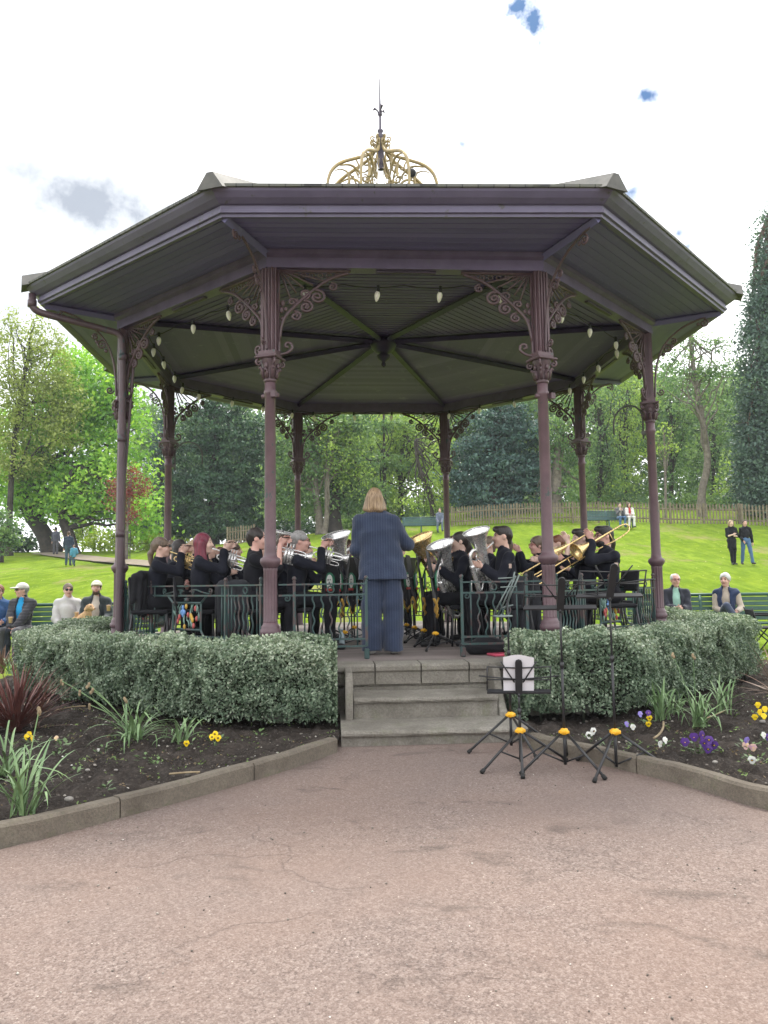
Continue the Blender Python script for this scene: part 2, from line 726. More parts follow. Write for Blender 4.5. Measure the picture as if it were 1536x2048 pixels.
def make_bed(name, edge, side):
    """Soil between the kerb, the hedge and the lawn, raked into clods."""
    e = [(p.x, p.y) for p in chaikin(edge, 2)]
    if side < 0:
        poly = e + [(-9, -8.2), (-9.5, -3.2), (-5.6, -1.2), (-4.8, 1.0), (-3.2, 1.2), (-3.0, -2.5), (-.42, -3.9)]
    else:
        poly = e + [(9, -8.2), (9.5, -3.0), (5.8, -.6), (5.0, 1.4), (3.2, 1.6), (3.0, -2.0), (.95, -3.8)]
    st = .022
    xs = np.arange(min(p[0] for p in poly), max(p[0] for p in poly), st)
    ys = np.arange(min(p[1] for p in poly), max(p[1] for p in poly), st)
    X, Y = np.meshgrid(xs, ys)
    ins = inside(poly, X, Y)
    Z = bed_h(X, Y)
    D = np.full(X.shape, 9.0)
    for p in dense([Vector((q[0], q[1], 0)) for q in e], .06):
        D = np.minimum(D, np.hypot(X - p.x, Y - p.y))
    Z = np.where(D < .22, np.minimum(Z, .045 + .25 * D), Z)
    Z = np.where(D < .09, np.minimum(Z, .05), Z)
    # slopes down along the inner side of the kerb and to the lawn
    ny, nx = X.shape
    i = np.arange(nx * ny).reshape(ny, nx)
    q = ins[:-1, :-1] & ins[:-1, 1:] & ins[1:, 1:] & ins[1:, :-1]
    F = np.stack([i[:-1, :-1][q], i[:-1, 1:][q], i[1:, 1:][q], i[1:, :-1][q]], 1)
    used = np.unique(F)
    mp = np.zeros(nx * ny, int)
    mp[used] = np.arange(len(used))
    V = np.stack([X.ravel(), Y.ravel(), Z.ravel()], 1)[used]
    o = link_mesh(name, np_mesh(name, V, mp[F], True), soil_m)
    tag(o, kind='structure')
    return poly


BED_L = make_bed('soil_bed', KL, -1)
BED_R = make_bed('soil_bed', KR, 1)

stone_m, t, b = new_mat('weathered_stone')
co = coords(t)
f = noise_out(t, co, 2.5, 6, .65)
f2 = noise_out(t, co, 55, 5, .7)
c = ramp(t, f, [(.28, (.135, .122, .102)), (.5, (.215, .198, .17)), (.72, (.30, .28, .245))])
c = mixc(t, ramp(t, f2, [(.35, .5), (.6, 0.0)]), c, (.085, .078, .066))
c = mixc(t, ramp(t, noise_out(t, co, 6.5, 6, .75), [(.52, 0.0), (.7, .6)]), c, (.145, .15, .095))
c = mixc(t, ramp(t, noise_out(t, co, 14, 6, .75), [(.62, 0.0), (.72, .7)]), c, (.055, .05, .045))
t.links.new(c, b.inputs['Base Color'])
b.inputs['Roughness'].default_value = .9
b.inputs['Specular IOR Level'].default_value = .25
bump(t, b, mathn(t, 'ADD', f2, mathn(t, 'MULTIPLY', f, 2.0)), .6, .012)

kerb_m, t, b = new_mat('kerb_stone')
co = coords(t)
f = noise_out(t, co, 3.0, 6, .7)
f2 = noise_out(t, co, 70, 5, .7)
c = ramp(t, f, [(.3, (.105, .088, .07)), (.5, (.17, .145, .115)), (.72, (.225, .20, .155))])
c = mixc(t, ramp(t, f2, [(.35, .5), (.62, 0.0)]), c, (.075, .065, .055))
c = mixc(t, ramp(t, noise_out(t, co, 9, 6, .75), [(.55, 0.0), (.72, .6)]), c, (.11, .12, .06))
t.links.new(c, b.inputs['Base Color'])
b.inputs['Roughness'].default_value = .92
b.inputs['Specular IOR Level'].default_value = .2
bump(t, b, mathn(t, 'ADD', f2, mathn(t, 'MULTIPLY', f, 2.0)), .7, .012)


def make_kerb(pts, side, label):
    """Low edging of stone lengths along the curve, each length its own part."""
    pts = dense(chaikin(pts), .12)
    t_ = thing('stone_edging', label, 'kerb', pts[0], group='stone edging of the flower beds')
    s = 0.0
    seg = []
    L = 0.95
    k = 0
    run = [pts[0]]
    for a, b2 in zip(pts[:-1], pts[1:]):
        s += (b2 - a).length
        run.append(b2)
        if s > L or b2 is pts[-1]:
            if len(run) > 2:
                mb = MB()
                vs, fs = [], []
                for j, p in enumerate(run):
                    d = (run[min(j + 1, len(run) - 1)] - run[max(j - 1, 0)]).normalized()
                    nrm = Vector((-d.y, d.x, 0)) * (1 if side > 0 else -1)   # away from the path
                    e = d * (.004 if j == 0 else (-.004 if j == len(run) - 1 else 0))
                    w = random.uniform(-.004, .004)
                    top = .112 + random.uniform(-.004, .004)
                    prof = [(0 + w, -.05), (0 + w, top - .016), (.014 + w, top), (.072, top), (.085, top - .014), (.085, -.05)]
                    for (u, z) in prof:
                        vs.append(p + e + nrm * u + Vector((0, 0, z)))
                n = 6
                for j in range(len(run) - 1):
                    for i in range(n - 1):
                        q = (j * n + i, j * n + i + 1, (j + 1) * n + i + 1, (j + 1) * n + i)
                        fs.append(q if side > 0 else tuple(reversed(q)))
                fs.append(tuple(range(n)))
                fs.append(tuple((len(run) - 1) * n + i for i in reversed(range(n))))
                mb.add(vs, fs)
                mb.build('edging_stone', kerb_m, t_, world=True)
            run = [b2]
            s = 0
            L = random.uniform(.85, 1.05)
            k += 1
    return t_


make_kerb(KL, -1, 'long low stone edging between the left flower bed and the red path')
make_kerb(KR, 1, 'long low stone edging between the right flower bed and the red path')


def specks():
    """Loose grit, petals and leaf scraps on the path and in the beds."""
    vs, fs, rn = [], [], []
    n = 0
    spots = []
    for i in range(520):
        y = -10.2 + 5.6 * random.random() ** .8
        x = (random.random() - .5) * 2 * .55 * (y + 11.6)
        if inside(BED_L, np.array([x]), np.array([y]))[0] or inside(BED_R, np.array([x]), np.array([y]))[0]:
            continue
        spots.append((x, y, .001, random.uniform(.002, .006)))
    for poly, cnt in ((BED_L, 4200), (BED_R, 3600)):
        for i in range(cnt):
            x = random.uniform(-5, 5)
            y = random.uniform(-7.4, -2.5)
            if inside(poly, np.array([x]), np.array([y]))[0]:
                spots.append((x, y, float(bed_h(np.array(x), np.array(y))), random.uniform(.003, .012) * (1 if random.random() < .93 else 2.0)))
    mb = MB()
    rnd = []
    for (x, y, z, r) in spots:
        M = Matrix.Rotation(random.uniform(0, 6), 3, 'Z') @ Matrix.Rotation(random.uniform(-.5, .5), 3, 'X')
        n0 = len(mb.f)
        mb.ball((x, y, z + r * .3), r, 6, 4, (random.uniform(.7, 1.3), random.uniform(.6, 1), random.uniform(.35, .7)), M)
        rnd += [random.random() ** 2] * (len(mb.f) - n0)
    m, t, b = new_mat('grit')
    a = t.nodes.new('ShaderNodeAttribute')
    a.attribute_name = 'rnd'
    t.links.new(ramp(t, a.outputs['Fac'], [(0, (.06, .05, .04)), (.3, (.15, .13, .11)), (.7, (.33, .30, .26)), (1, (.7, .68, .62))]), b.inputs['Base Color'])
    b.inputs['Roughness'].default_value = .8
    o = mb.build('loose_grit', m)
    at = o.data.attributes.new('rnd', 'FLOAT', 'FACE')
    at.data.foreach_set('value', np.array(rnd, np.float32)[:len(o.data.polygons)] if len(rnd) >= len(o.data.polygons) else np.resize(rnd, len(o.data.polygons)).astype(np.float32))
    tag(o, 'loose grit and pale petals scattered on path and soil', 'grit', kind='stuff')


specks()


def far_path():
    """Brown footpath that crosses the lawn at the left."""
    m = mat('brown_footpath', (.21, .165, .13), (.15, .13, .085), .9, scale=3)
    cl = [at_depth(90, 1106, 38), at_depth(165, 1112, 33), at_depth(230, 1119, 29.5), at_depth(310, 1131, 26), at_depth(420, 1150, 22), at_depth(520, 1172, 19)]
    pts = [Vector((p.x, p.y, 0)) for p in cl]
    pts = dense(chaikin(pts), .5)
    vs, fs = [], []
    for j, p in enumerate(pts):
        d = (pts[min(j + 1, len(pts) - 1)] - pts[max(j - 1, 0)]).normalized()
        nrm = Vector((-d.y, d.x, 0))
        for u in (-.85, -.3, .3, .85):
            q = p + nrm * (u + random.uniform(-.06, .06))
            vs.append((q.x, q.y, gh(q.x, q.y) + .07))
    for j in range(len(pts) - 1):
        for i in range(3):
            fs.append((j * 4 + i, (j + 1) * 4 + i, (j + 1) * 4 + i + 1, j * 4 + i + 1))
    mb = MB()
    mb.add(vs, fs)
    o = mb.build('footpath', m)
    if o.data.polygons[0].normal.z < 0:
        o.data.flip_normals()
    tag(o, kind='structure')


far_path()
# ------------------------------------------------------------------ bandstand
R = 3.6
PHI = 0.0695
DECK = 0.54
A8 = [R_(-112.5 + 45 * k) + PHI for k in range(8)]


SAG = (-.045, .028, .012, .01, 0, 0, .008, .016)       # the old eaves are not quite level


def oct_pt(k, r, z=0.0):
    if z > 4.45 and r > 3.6:
        z += SAG[k % 8] * min(1.0, r - 3.6)
    return Vector((r * math.cos(A8[k % 8]), r * math.sin(A8[k % 8]), z))


FN = Vector((math.sin(PHI), -math.cos(PHI), 0))      # outward normal of the front face
FT = Vector((math.cos(PHI), math.sin(PHI), 0))


def front(s, n, z):
    """Point of the front side: s along it to the right, n away from the centre."""
    return FT * s + FN * n + Vector((0, 0, z))


def paint_mat(name, c, c2, worn, wornk=.62, rough=.45, scale=5.0, zlo=None):
    m, t, b = new_mat(name)
    co = coords(t)
    f = noise_out(t, co, scale, 5, .6)
    c_ = ramp(t, f, [(.3, c2), (.65, c)])
    w = noise_out(t, coords(t, 'Object', (1, 1, .45)), 9, 6, .7)
    c_ = mixc(t, ramp(t, w, [(wornk, 0.0), (wornk + .04, .85)]), c_, worn)
    t.links.new(c_, b.inputs['Base Color'])
    b.inputs['Roughness'].default_value = rough
    b.inputs['Specular IOR Level'].default_value = .45
    bump(t, b, mathn(t, 'ADD', noise_out(t, co, 60, 4, .6), mathn(t, 'MULTIPLY', w, .8)), .25, .004)
    return m


M_COL = paint_mat('maroon_paint', (.132, .080, .092), (.092, .055, .064), (.03, .075, .065), .63)
M_IRON = paint_mat('maroon_ironwork_paint', (.108, .066, .074), (.072, .046, .054), (.05, .065, .06), .68)
M_RAIL = paint_mat('teal_railing_paint', (.030, .068, .064), (.020, .044, .044), (.075, .042, .042), .52, .42, 3.0)
M_FASC = paint_mat('veiled_fascia_paint', (.150, .134, .215), (.112, .10, .165), (.09, .09, .09), .62, .5, 2.2)  # paler and bluer than the real paint: lens flare veil put into the colour
M_GOLD = mat('faded_gilt', (.40, .30, .13), (.29, .235, .15), .5, .2, 8)
M_LEAD = mat('lead_sheet', (.135, .13, .12), (.085, .085, .08), .65, .1, 5, .2)
M_PIPE = paint_mat('downpipe_paint', (.105, .068, .078), (.075, .05, .06), (.035, .07, .07), .6)


def board_mat(name, base, dark, pale, rough=.65):
    m, t, b = new_mat(name)
    a = t.nodes.new('ShaderNodeAttribute')
    a.attribute_name = 'rnd'
    co = coords(t)
    c = ramp(t, a.outputs['Fac'], [(0, dark), (1, base)])
    w = noise_out(t, coords(t, 'Object', (1, 1, 1)), 4.5, 6, .75)
    c = mixc(t, ramp(t, w, [(.58, 0.0), (.68, .55)]), c, pale)
    c = mixc(t, ramp(t, noise_out(t, co, 17, 5, .7), [(.66, 0.0), (.70, .6)]), c, pale)
    t.links.new(c, b.inputs['Base Color'])
    b.inputs['Roughness'].default_value = rough
    b.inputs['Specular IOR Level'].default_value = .35
    bump(t, b, noise_out(t, co, 30, 4, .6), .25, .006)
    return m


M_CEIL = board_mat('veiled_ceiling_boards', (.158, .122, .285), (.110, .088, .20), (.23, .20, .36))  # bluish veil of lens flare painted into the ceiling colour
M_SOFF = board_mat('veiled_soffit_boards', (.215, .205, .39), (.165, .158, .31), (.24, .23, .40))  # flare veil painted into the soffit colour, really a darker brown purple
M_DECK, t, b = new_mat('deck_planks')
a = t.nodes.new('ShaderNodeAttribute')
a.attribute_name = 'rnd'
co = coords(t, 'Object', (2, 14, 2))
c = ramp(t, a.outputs['Fac'], [(0, (.13, .105, .095)), (1, (.24, .20, .185))])
c = mixc(t, ramp(t, noise_out(t, co, 3, 6, .7), [(.4, .5), (.65, 0.0)]), c, (.09, .075, .07))
t.links.new(c, b.inputs['Base Color'])
b.inputs['Roughness'].default_value = .75
bump(t, b, noise_out(t, co, 6, 5, .7), .3, .006)

BAND = thing('bandstand', 'octagonal maroon iron bandstand with wide low roof and gilt crown in the park', 'bandstand', (0, 0, 0))

# platform ------------------------------------------------------------
AP = math.cos(PI / 8)


def ring_wall(mb, prof, phi_pts=None):
    """Loft a profile of (apothem, z) round the octagon."""
    vs, fs = [], []
    for (ap, z) in prof:
        for k in range(8):
            p = oct_pt(k, ap / AP, z)
            vs.append(p)
    for i in range(len(prof) - 1):
        for k in range(8):
            l = (k + 1) % 8
            fs.append((i * 8 + k, i * 8 + l, (i + 1) * 8 + l, (i + 1) * 8 + k))
    mb.add(vs, fs)


mb = MB()
ring_wall(mb, [(3.80, -.05), (3.80, .50), (3.5, .50)])
mb.build('platform', stone_m, BAND)
# coping stones: each side in lengths, rounded nosing
for k in range(8):
    p0, p1 = oct_pt(k, 3.86 / AP), oct_pt(k + 1, 3.86 / AP)
    d = (p1 - p0)
    L = d.length
    d.normalize()
    nrm = Vector((d.y, -d.x, 0))
    cuts = [0, .66, 1.20, 1.62, 2.06, 2.62, L]
    if k != 0:
        cuts = [0, .62, 1.25, 1.95, 2.6, L]
    for a0, a1 in zip(cuts[:-1], cuts[1:]):
        vs, fs = [], []
        g = .006
        h = DECK - .001 + random.uniform(-.003, .003)
        prof = [(-.34, .36), (-.022, .36), (-.018, .468), (-.006, .475), (0, .485), (0, h - .022), (-.008, h - .006), (-.03, h), (-.34, h)]
        for aa in (a0 + g, a1 - g):
            for (u, z) in prof:
                # mitre at the corners
                f_ = aa
                if aa < .02:
                    f_ = aa - u * math.tan(PI / 8)
                if aa > L - .02:
                    f_ = aa + u * math.tan(PI / 8)
                vs.append(p0 + d * f_ + nrm * u + Vector((0, 0, z)))
        n = len(prof)
        for i in range(n - 1):
            fs.append((i, n + i, n + i + 1, i + 1))
        fs.append(tuple(reversed(range(n))))
        fs.append(tuple(range(n, 2 * n)))
        m2 = MB()
        m2.add(vs, [tuple(reversed(f)) for f in fs])
        o = m2.build('coping_stone', stone_m, BAND)
mb = MB()
ring_wall(mb, [(3.812, -.02), (3.812, .335), (3.79, .345)])
mb.build('base_course', stone_m, BAND)

# deck planks, laid from left to right
mb = MB()
rn = []
w = .115
y = -3.5
while y < 3.5:
    def half(yy):
        q = 3.52
        lim = min(q, q / math.sin(PI / 4) - abs(yy)) if abs(yy) > q * math.tan(PI / 8) else q
        return max(lim, .05)
    h0, h1 = half(y), half(y + w)
    vs = [FT * -h0 + FN * -y, FT * h0 + FN * -y, FT * h1 + FN * -(y + w - .006), FT * -h1 + FN * -(y + w - .006)]
    vs = [v + Vector((0, 0, DECK)) for v in vs]
    vs += [v - Vector((0, 0, .03)) for v in vs]
    n0 = len(mb.f)
    mb.add(vs, [(0, 1, 2, 3), (0, 4, 5, 1), (1, 5, 6, 2), (2, 6, 7, 3), (3, 7, 4, 0)])
    rn += [random.random()] * (len(mb.f) - n0)
    y += w
o = mb.build('deck', M_DECK, BAND)
at = o.data.attributes.new('rnd', 'FLOAT', 'FACE')
at.data.foreach_set('value', np.array(rn, np.float32))

# columns ------------------------------------------------------------


def spiral(cx, cz, r, turns=1.4, start=0.0, d=1, n=26, r_in=.12):
    out = []
    for i in range(n):
        t = i / (n - 1)
        a = start + d * t * turns * 2 * PI
        q = r * (1 - (1 - r_in) * t)
        out.append((cx + q * math.cos(a), cz + q * math.sin(a)))
    return out


def column_meshes():
    mb = MB()
    mb.lathe([(.10, 0), (.10, .02), (.092, .03), (.09, .235), (.082, .25)], (0, 0, DECK), 8, cap=True)
    mb.lathe([(.085, .24), (.10, .252), (.104, .275), (.10, .30), (.088, .31), (.092, .325), (.078, .345), (.07, .37)], (0, 0, DECK), 20)
    mb.lathe([(.071, .36), (.071, .38), (.068, .39), (.066, .86), (.069, .87), (.069, .90)], (0, 0, DECK), 60, flute=(12, .14))
    mb.lathe([(.066, .89), (.075, .905), (.09, .925), (.10, .945), (.102, .965), (.095, .985), (.07, 1.0), (.062, 1.03), (.058, 1.06), (.053, 2.60), (.062, 2.61), (.064, 2.63), (.062, 2.65), (.054, 2.66), (.055, 2.75)], (0, 0, DECK), 20)
    # square pilaster above the capital with ribs, up to the lintel
    mb.box((0, 0, 4.0), (.095, .13, .94))
    for u in (-.05, -.018, .018, .05):
        mb.box((.056, u, 3.99), (.014, .014, .90))
        mb.box((-.056, u, 3.99), (.014, .014, .90))
    for v in (-.03, .03):
        mb.box((v, .078, 3.99), (.02, .014, .90))
        mb.box((v, -.078, 3.99), (.02, .014, .90))
    mb.box((0, 0, 3.56), (.15, .19, .05))
    shaft = mb
    cp = MB()
    cp.lathe([(.056, 3.27), (.066, 3.28), (.066, 3.30), (.06, 3.31), (.062, 3.36), (.075, 3.42), (.088, 3.47), (.10, 3.50), (.10, 3.505)], (0, 0, 0), 16)
    cp.bevbox((0, 0, 3.518), (.235, .235, .03), .01)
    for k in range(4):
        a = PI / 4 + k * PI / 2
        c, s_ = math.cos(a), math.sin(a)
        pts = [(c * u, s_ * u, z) for u, z in spiral(.118, 3.465, .036, 1.3, PI * .5, -1, 16)]
        cp.tube(pts, .011, 6)
        b = k * PI / 2
        c, s_ = math.cos(b), math.sin(b)
        for dz, uu in ((0, .075), (.06, .088)):
            cp.ball((c * uu, s_ * uu, 3.37 + dz), .022, 8, 6, (.6, 1, 1.3), Matrix.Rotation(b, 3, 'Z'))
        cp.tube([(c * .068, s_ * .068, 3.31), (c * .075, s_ * .075, 3.36), (c * .10, s_ * .10, 3.39), (c * .112, s_ * .112, 3.375)], [.02, .022, .016, .008], 6)
        b += PI / 4
        c, s_ = math.cos(b), math.sin(b)
        cp.tube([(c * .066, s_ * .066, 3.31), (c * .08, s_ * .08, 3.39), (c * .105, s_ * .105, 3.42), (c * .118, s_ * .118, 3.40)], [.02, .022, .016, .008], 6)
    return shaft, cp


def spandrel(sgn, ang=0.0):
    """Scroll bracket between column and lintel, in the plane along one side of the octagon."""
    mb = MB()

    def P(u, z):
        # plane turned towards the neighbour column
        return (math.sin(-ang) * u * 1.0, sgn * u * math.cos(ang), z)

    def line(p2, r=.012, n=6, flat=1.0):
        mb.tube([P(.085 + (u - .085) * 1.22, 4.43 - (4.43 - z) * 1.06 if z > 3.75 else z) for u, z in p2], r * 1.3, n)

    def smooth(p2, k=2):
        q = [Vector((u, z, 0)) for u, z in p2]
        return [(v.x, v.y) for v in chaikin(q, k)]
    line(smooth([(.085, 3.54), (.088, 3.70), (.10, 3.86), (.135, 3.98), (.20, 4.06), (.28, 4.15), (.37, 4.24), (.46, 4.32), (.56, 4.38), (.66, 4.41)]), .013)
    line(smooth([(.088, 3.56), (.15, 3.575), (.20, 3.62), (.19, 3.68), (.145, 3.685), (.135, 3.645), (.165, 3.635)]), .011)
    line(spiral(.225, 3.985, .048, 1.5, PI * .6, -1), .011)
    line(spiral(.31, 4.075, .062, 1.7, PI * .6, -1), .012)
    line(spiral(.405, 4.175, .068, 1.7, PI * .6, -1), .012)
    line(spiral(.53, 4.275, .04, 1.5, PI * .6, -1), .010)
    line(spiral(.30, 4.20, .05, 1.5, PI * 1.5, 1), .010)
    line(spiral(.20, 4.12, .045, 1.5, PI * 1.5, 1), .010)
    for (u, z) in ((.14, 4.16), (.18, 4.24), (.24, 4.29), (.32, 4.32), (.42, 4.36)):
        line([(.085 + .02, 4.43), (u, z)] if False else [(.10 + .25 * (u - .14), 4.42), (u + .05, z - .03)], .008, 5)
    # acanthus lumps
    for (u, z, r) in ((.11, 4.02, .03), (.125, 4.09, .028), (.12, 3.93, .022), (.155, 4.03, .022), (.265, 4.12, .02), (.355, 4.13, .018), (.47, 4.24, .018), (.26, 4.0, .016), (.36, 4.06, .017), (.45, 4.16, .016), (.57, 4.33, .018)):
        mb.ball(P(u, z), r, 7, 5, (.5, 1, 1.2))
    line([(.09, 4.43), (.68, 4.43)], .014)
    line([(.088, 4.1), (.088, 4.43)], .010)
    # pierced band right under the lintel
    for i in range(7):
        line(spiral(.15 + i * .07, 4.385 - .0, .022, 1.0, 0, 1, 10, .9), .005, 5)
    return mb


def eaves_bracket():
    mb = MB()
    q = chaikin([Vector(p) for p in ((.075, 0, 3.60), (.085, 0, 3.85), (.12, 0, 4.08), (.22, 0, 4.30), (.40, 0, 4.46), (.62, 0, 4.56), (.80, 0, 4.60))], 3)
    mb.tube(q, .013, 6)
    mb.tube([(u, 0, z) for u, z in spiral(.15, 3.665, .045, 1.4, PI, 1)], .010, 6)
    mb.tube([(u, 0, z) for u, z in spiral(.70, 4.505, .055, 1.5, PI * .5, -1)], .011, 6)
    mb.tube([(u, 0, z) for u, z in spiral(.25, 4.22, .06, 1.5, PI * .7, -1)], .011, 6)
    mb.tube([(u, 0, z) for u, z in spiral(.33, 4.31, .04, 1.4, PI * .7, -1)], .010, 6)
    for (u, z) in ((.2, 4.15), (.31, 4.25), (.63, 4.5)):
        mb.ball((u, 0, z), .024, 7, 5, (1, .5, 1))
    return mb


def chook():
    """Arched pipe hook clamped to the column under its capital."""
    mb = MB()
    mb.box((-.075, 0, 3.155), (.07, .06, .05))
    pts = [(-.10, 0, 3.08), (-.10, 0, 3.34)]
    for i in range(15):
        a = PI - PI * i / 14
        pts.append((-.31 - .21 * math.cos(a), 0, 3.34 + .21 * math.sin(a)))
    pts.append((-.52, 0, 3.20))
    mb.tube(pts, .012, 7)
    return mb


sh, cp = column_meshes()
brL = spandrel(-1, R_(22.5))
brR = spandrel(1, R_(22.5))
eb = eaves_bracket()
c0 = sh.build('column', M_COL, BAND)
k1 = cp.build('capital', M_IRON, c0)
k2 = brL.build('spandrel_bracket', M_IRON, c0)
k3 = brR.build('spandrel_bracket', M_IRON, c0)
k4 = eb.build('eaves_bracket', M_IRON, c0)
columns = []
for k in range(8):
    c_ = c0 if k == 0 else copy_tree(c0, BAND)
    c_.location = oct_pt(k, R)
    c_.rotation_euler = (0, 0, A8[k])
    columns.append(c_)
for k in (2, 6):
    hb = chook().build('pipe_hook', M_LEAD, columns[k])
    hb.rotation_euler = (0, 0, R_(-28 if k == 2 else 35))
mbc = MB()
mbc.tube([(0, -.09, 3.14), (0, .095, 3.14)], .022, 8)
mbc.box((.06, .07, 3.14), (.05, .05, .06))
for k in (0, 1):
    o = mbc.build('clamp', M_COL, columns[k])

# lintel, soffit, ceiling, fascia, roof -------------------------------
mb = MB()
ring_wall(mb, [(3.26, 4.60), (3.26, 4.435), (3.40, 4.435), (3.40, 4.60)])
ring_wall(mb, [(3.24, 4.50), (3.24, 4.52), (3.262, 4.52)])
ring_wall(mb, [(3.402, 4.54), (3.45, 4.56), (3.45, 4.61)])
mb.build('lintel', paint_mat('lintel_paint', (.145, .115, .20), (.105, .085, .15), (.12, .105, .15), .64), BAND)
mb = MB()
M_BATTEN = mat('pale_batten', (.075, .055, .085), (.05, .04, .06), .6)
for k in range(8):
    c_ = (oct_pt(k, R, 0) + oct_pt(k + 1, R, 0)) / 2
    an = (A8[k] + PI / 8)
    m2 = MB()
    m2.bevbox(c_ + Vector((0, 0, 4.424)), (.05, .62, .02), .006, an)
    m2.build('batten', M_BATTEN, BAND)


def boards(mb, rn, ap0, z0, ap1, z1, n, gap=.005):
    """Rings of boards between two apothems, hung a little below each other."""
    for k in range(8):
        for i in range(n):
            t0, t1 = i / n, (i + 1) / n
            a0, a1 = ap0 + (ap1 - ap0) * t0, ap0 + (ap1 - ap0) * t1
            za, zb = z0 + (z1 - z0) * t0, z0 + (z1 - z0) * t1
            p = [oct_pt(k, a0 / AP, za - gap), oct_pt(k + 1, a0 / AP, za - gap), oct_pt(k + 1, a1 / AP, zb + gap), oct_pt(k, a1 / AP, zb + gap)]
            q = [p[3], p[2], oct_pt(k + 1, a1 / AP, zb - gap), oct_pt(k, a1 / AP, zb - gap)]
            mb.add(p, [(0, 3, 2, 1)])
            mb.add(q, [(0, 1, 2, 3)])
            v = random.random()
            rn += [v, 0.0]


def with_rnd(o, rn):
    at = o.data.attributes.new('rnd', 'FLOAT', 'FACE')
    n = len(o.data.polygons)
    at.data.foreach_set('value', np.resize(np.array(rn, np.float32), n))
    return o


mb = MB()
rn = []
boards(mb, rn, 3.28, 4.60, .10, 4.80, 30, .0035)
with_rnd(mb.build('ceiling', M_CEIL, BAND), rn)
mb = MB()
rn = []
boards(mb, rn, 4.20, 4.635, 3.42, 4.615, 8, .004)
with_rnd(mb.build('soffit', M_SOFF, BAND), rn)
M_RIB = paint_mat('dark_rib_paint', (.030, .019, .065), (.021, .014, .046), (.042, .033, .075), .64)
for k in range(8):
    m2 = MB()
    p0, p1 = oct_pt(k, 3.5, 4.565), oct_pt(k, .1, 4.745)
    m2.tube([p0, p1], .042, 4, up=(0, 0, 1))
    m2.build('ceiling_rib', M_RIB, BAND)
    m2 = MB()
    m2.tube([oct_pt(k, 3.66, 4.58), oct_pt(k, 4.5, 4.61)], .045, 4, up=(0, 0, 1))
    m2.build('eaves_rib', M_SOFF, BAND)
mb = MB()
mb.lathe([(.005, -.33), (.03, -.31), (.035, -.28), (.02, -.25), (.04, -.235), (.085, -.20), (.10, -.16), (.06, -.13), (.11, -.11), (.17, -.05), (.19, 0), (.19, .06)], (0, 0, 4.70), 16)
mb.build('ceiling_boss', M_RIB, BAND)
mb = MB()
ring_wall(mb, [(4.12, 4.63), (4.16, 4.605), (4.20, 4.60), (4.205, 4.625), (4.23, 4.63), (4.235, 4.655), (4.215, 4.665), (4.22, 4.72)])
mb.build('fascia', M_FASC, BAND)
mb = MB()
ring_wall(mb, [(4.215, 4.70), (4.245, 4.705), (4.30, 4.735), (4.345, 4.775), (4.36, 4.80), (4.36, 4.815), (4.345, 4.815), (4.33, 4.79), (4.28, 4.76)])
for k in range(8):            # gutter joints
    p0, p1 = oct_pt(k, 4.30 / AP), oct_pt(k + 1, 4.30 / AP)
    for f_ in ():
        c_ = p0.lerp(p1, f_)
        an = A8[k] + PI / 8
        mb.box(c_ + Vector((math.cos(an) * .012, math.sin(an) * .012, 4.757)), (.118, .03, .098), an)
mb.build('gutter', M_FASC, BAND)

m, t, b = new_mat('roof_slates')
co = coords(t)
br = t.nodes.new('ShaderNodeTexBrick')
br.inputs['Scale'].default_value = 3.5
br.inputs['Color1'].default_value = (.085, .09, .085, 1)
br.inputs['Color2'].default_value = (.12, .12, .105, 1)
br.inputs['Mortar'].default_value = (.03, .03, .03, 1)
t.links.new(co, br.inputs['Vector'])
c = mixc(t, ramp(t, noise_out(t, co, 4, 5, .7), [(.5, 0.0), (.7, .6)]), br.outputs['Color'], (.13, .14, .08))
t.links.new(c, b.inputs['Base Color'])
b.inputs['Roughness'].default_value = .7
M_SLATE = m
mb = MB()
ring_wall(mb, [(4.30, 4.78), (4.375, 4.80), (4.375, 4.825), (.72, 6.21), (.70, 6.27), (.0, 6.31)])
mb.build('roof', M_SLATE, BAND)
for k in range(8):
    d = oct_pt(k, 1.0)
    s_ = Vector((-d.y, d.x, 0))
    vs = []
    a0, a1 = 4.76, .78
    for r_, z in ((a0, 4.815 + SAG[k]), (a1, 6.24)):
        vs += [d * r_ - s_ * .13 + Vector((0, 0, z - .05)), d * r_ + s_ * .13 + Vector((0, 0, z - .05)), d * r_ + s_ * .03 + Vector((0, 0, z + .10)), d * r_ - s_ * .03 + Vector((0, 0, z + .10))]
    m2 = MB()
    m2.add(vs, [(0, 1, 2, 3), (7, 6, 5, 4), (0, 4, 5, 1), (1, 5, 6, 2), (2, 6, 7, 3), (3, 7, 4, 0)])
    m2.build('hip_cap', M_LEAD, BAND)

# downpipe with swan neck at the left corner
mb = MB()
e7 = oct_pt(7, 1.0)
s7 = Vector((-e7.y, e7.x, 0))
pq = oct_pt(7, R) + Vector((.045, -.135, 0))
pts = [e7 * 4.64 + Vector((0, 0, 4.74)), e7 * 4.64 + Vector((0, 0, 4.60)), e7 * 4.60 + Vector((0, 0, 4.54)), e7 * 4.48 + Vector((0, 0, 4.51)), e7 * 3.84 + s7 * .06 + Vector((0, 0, 4.40)), pq + e7 * .03 + Vector((0, 0, 4.34)), pq + Vector((0, 0, 4.20)), pq + Vector((0, 0, .1))]
pts = [pts[0], pts[1]] + chaikin(pts[1:], 2)[1:]
mb.tube(pts, .043, 10)
for z in (4.62, 4.05, 3.05, 1.9):
    q = e7 * 4.64 if z > 4.5 else pq
    mb.tube([q + Vector((0, 0, z - .04)), q + Vector((0, 0, z + .04))], .052, 10)
mb.build('downpipe', M_PIPE, BAND)
mb = MB()
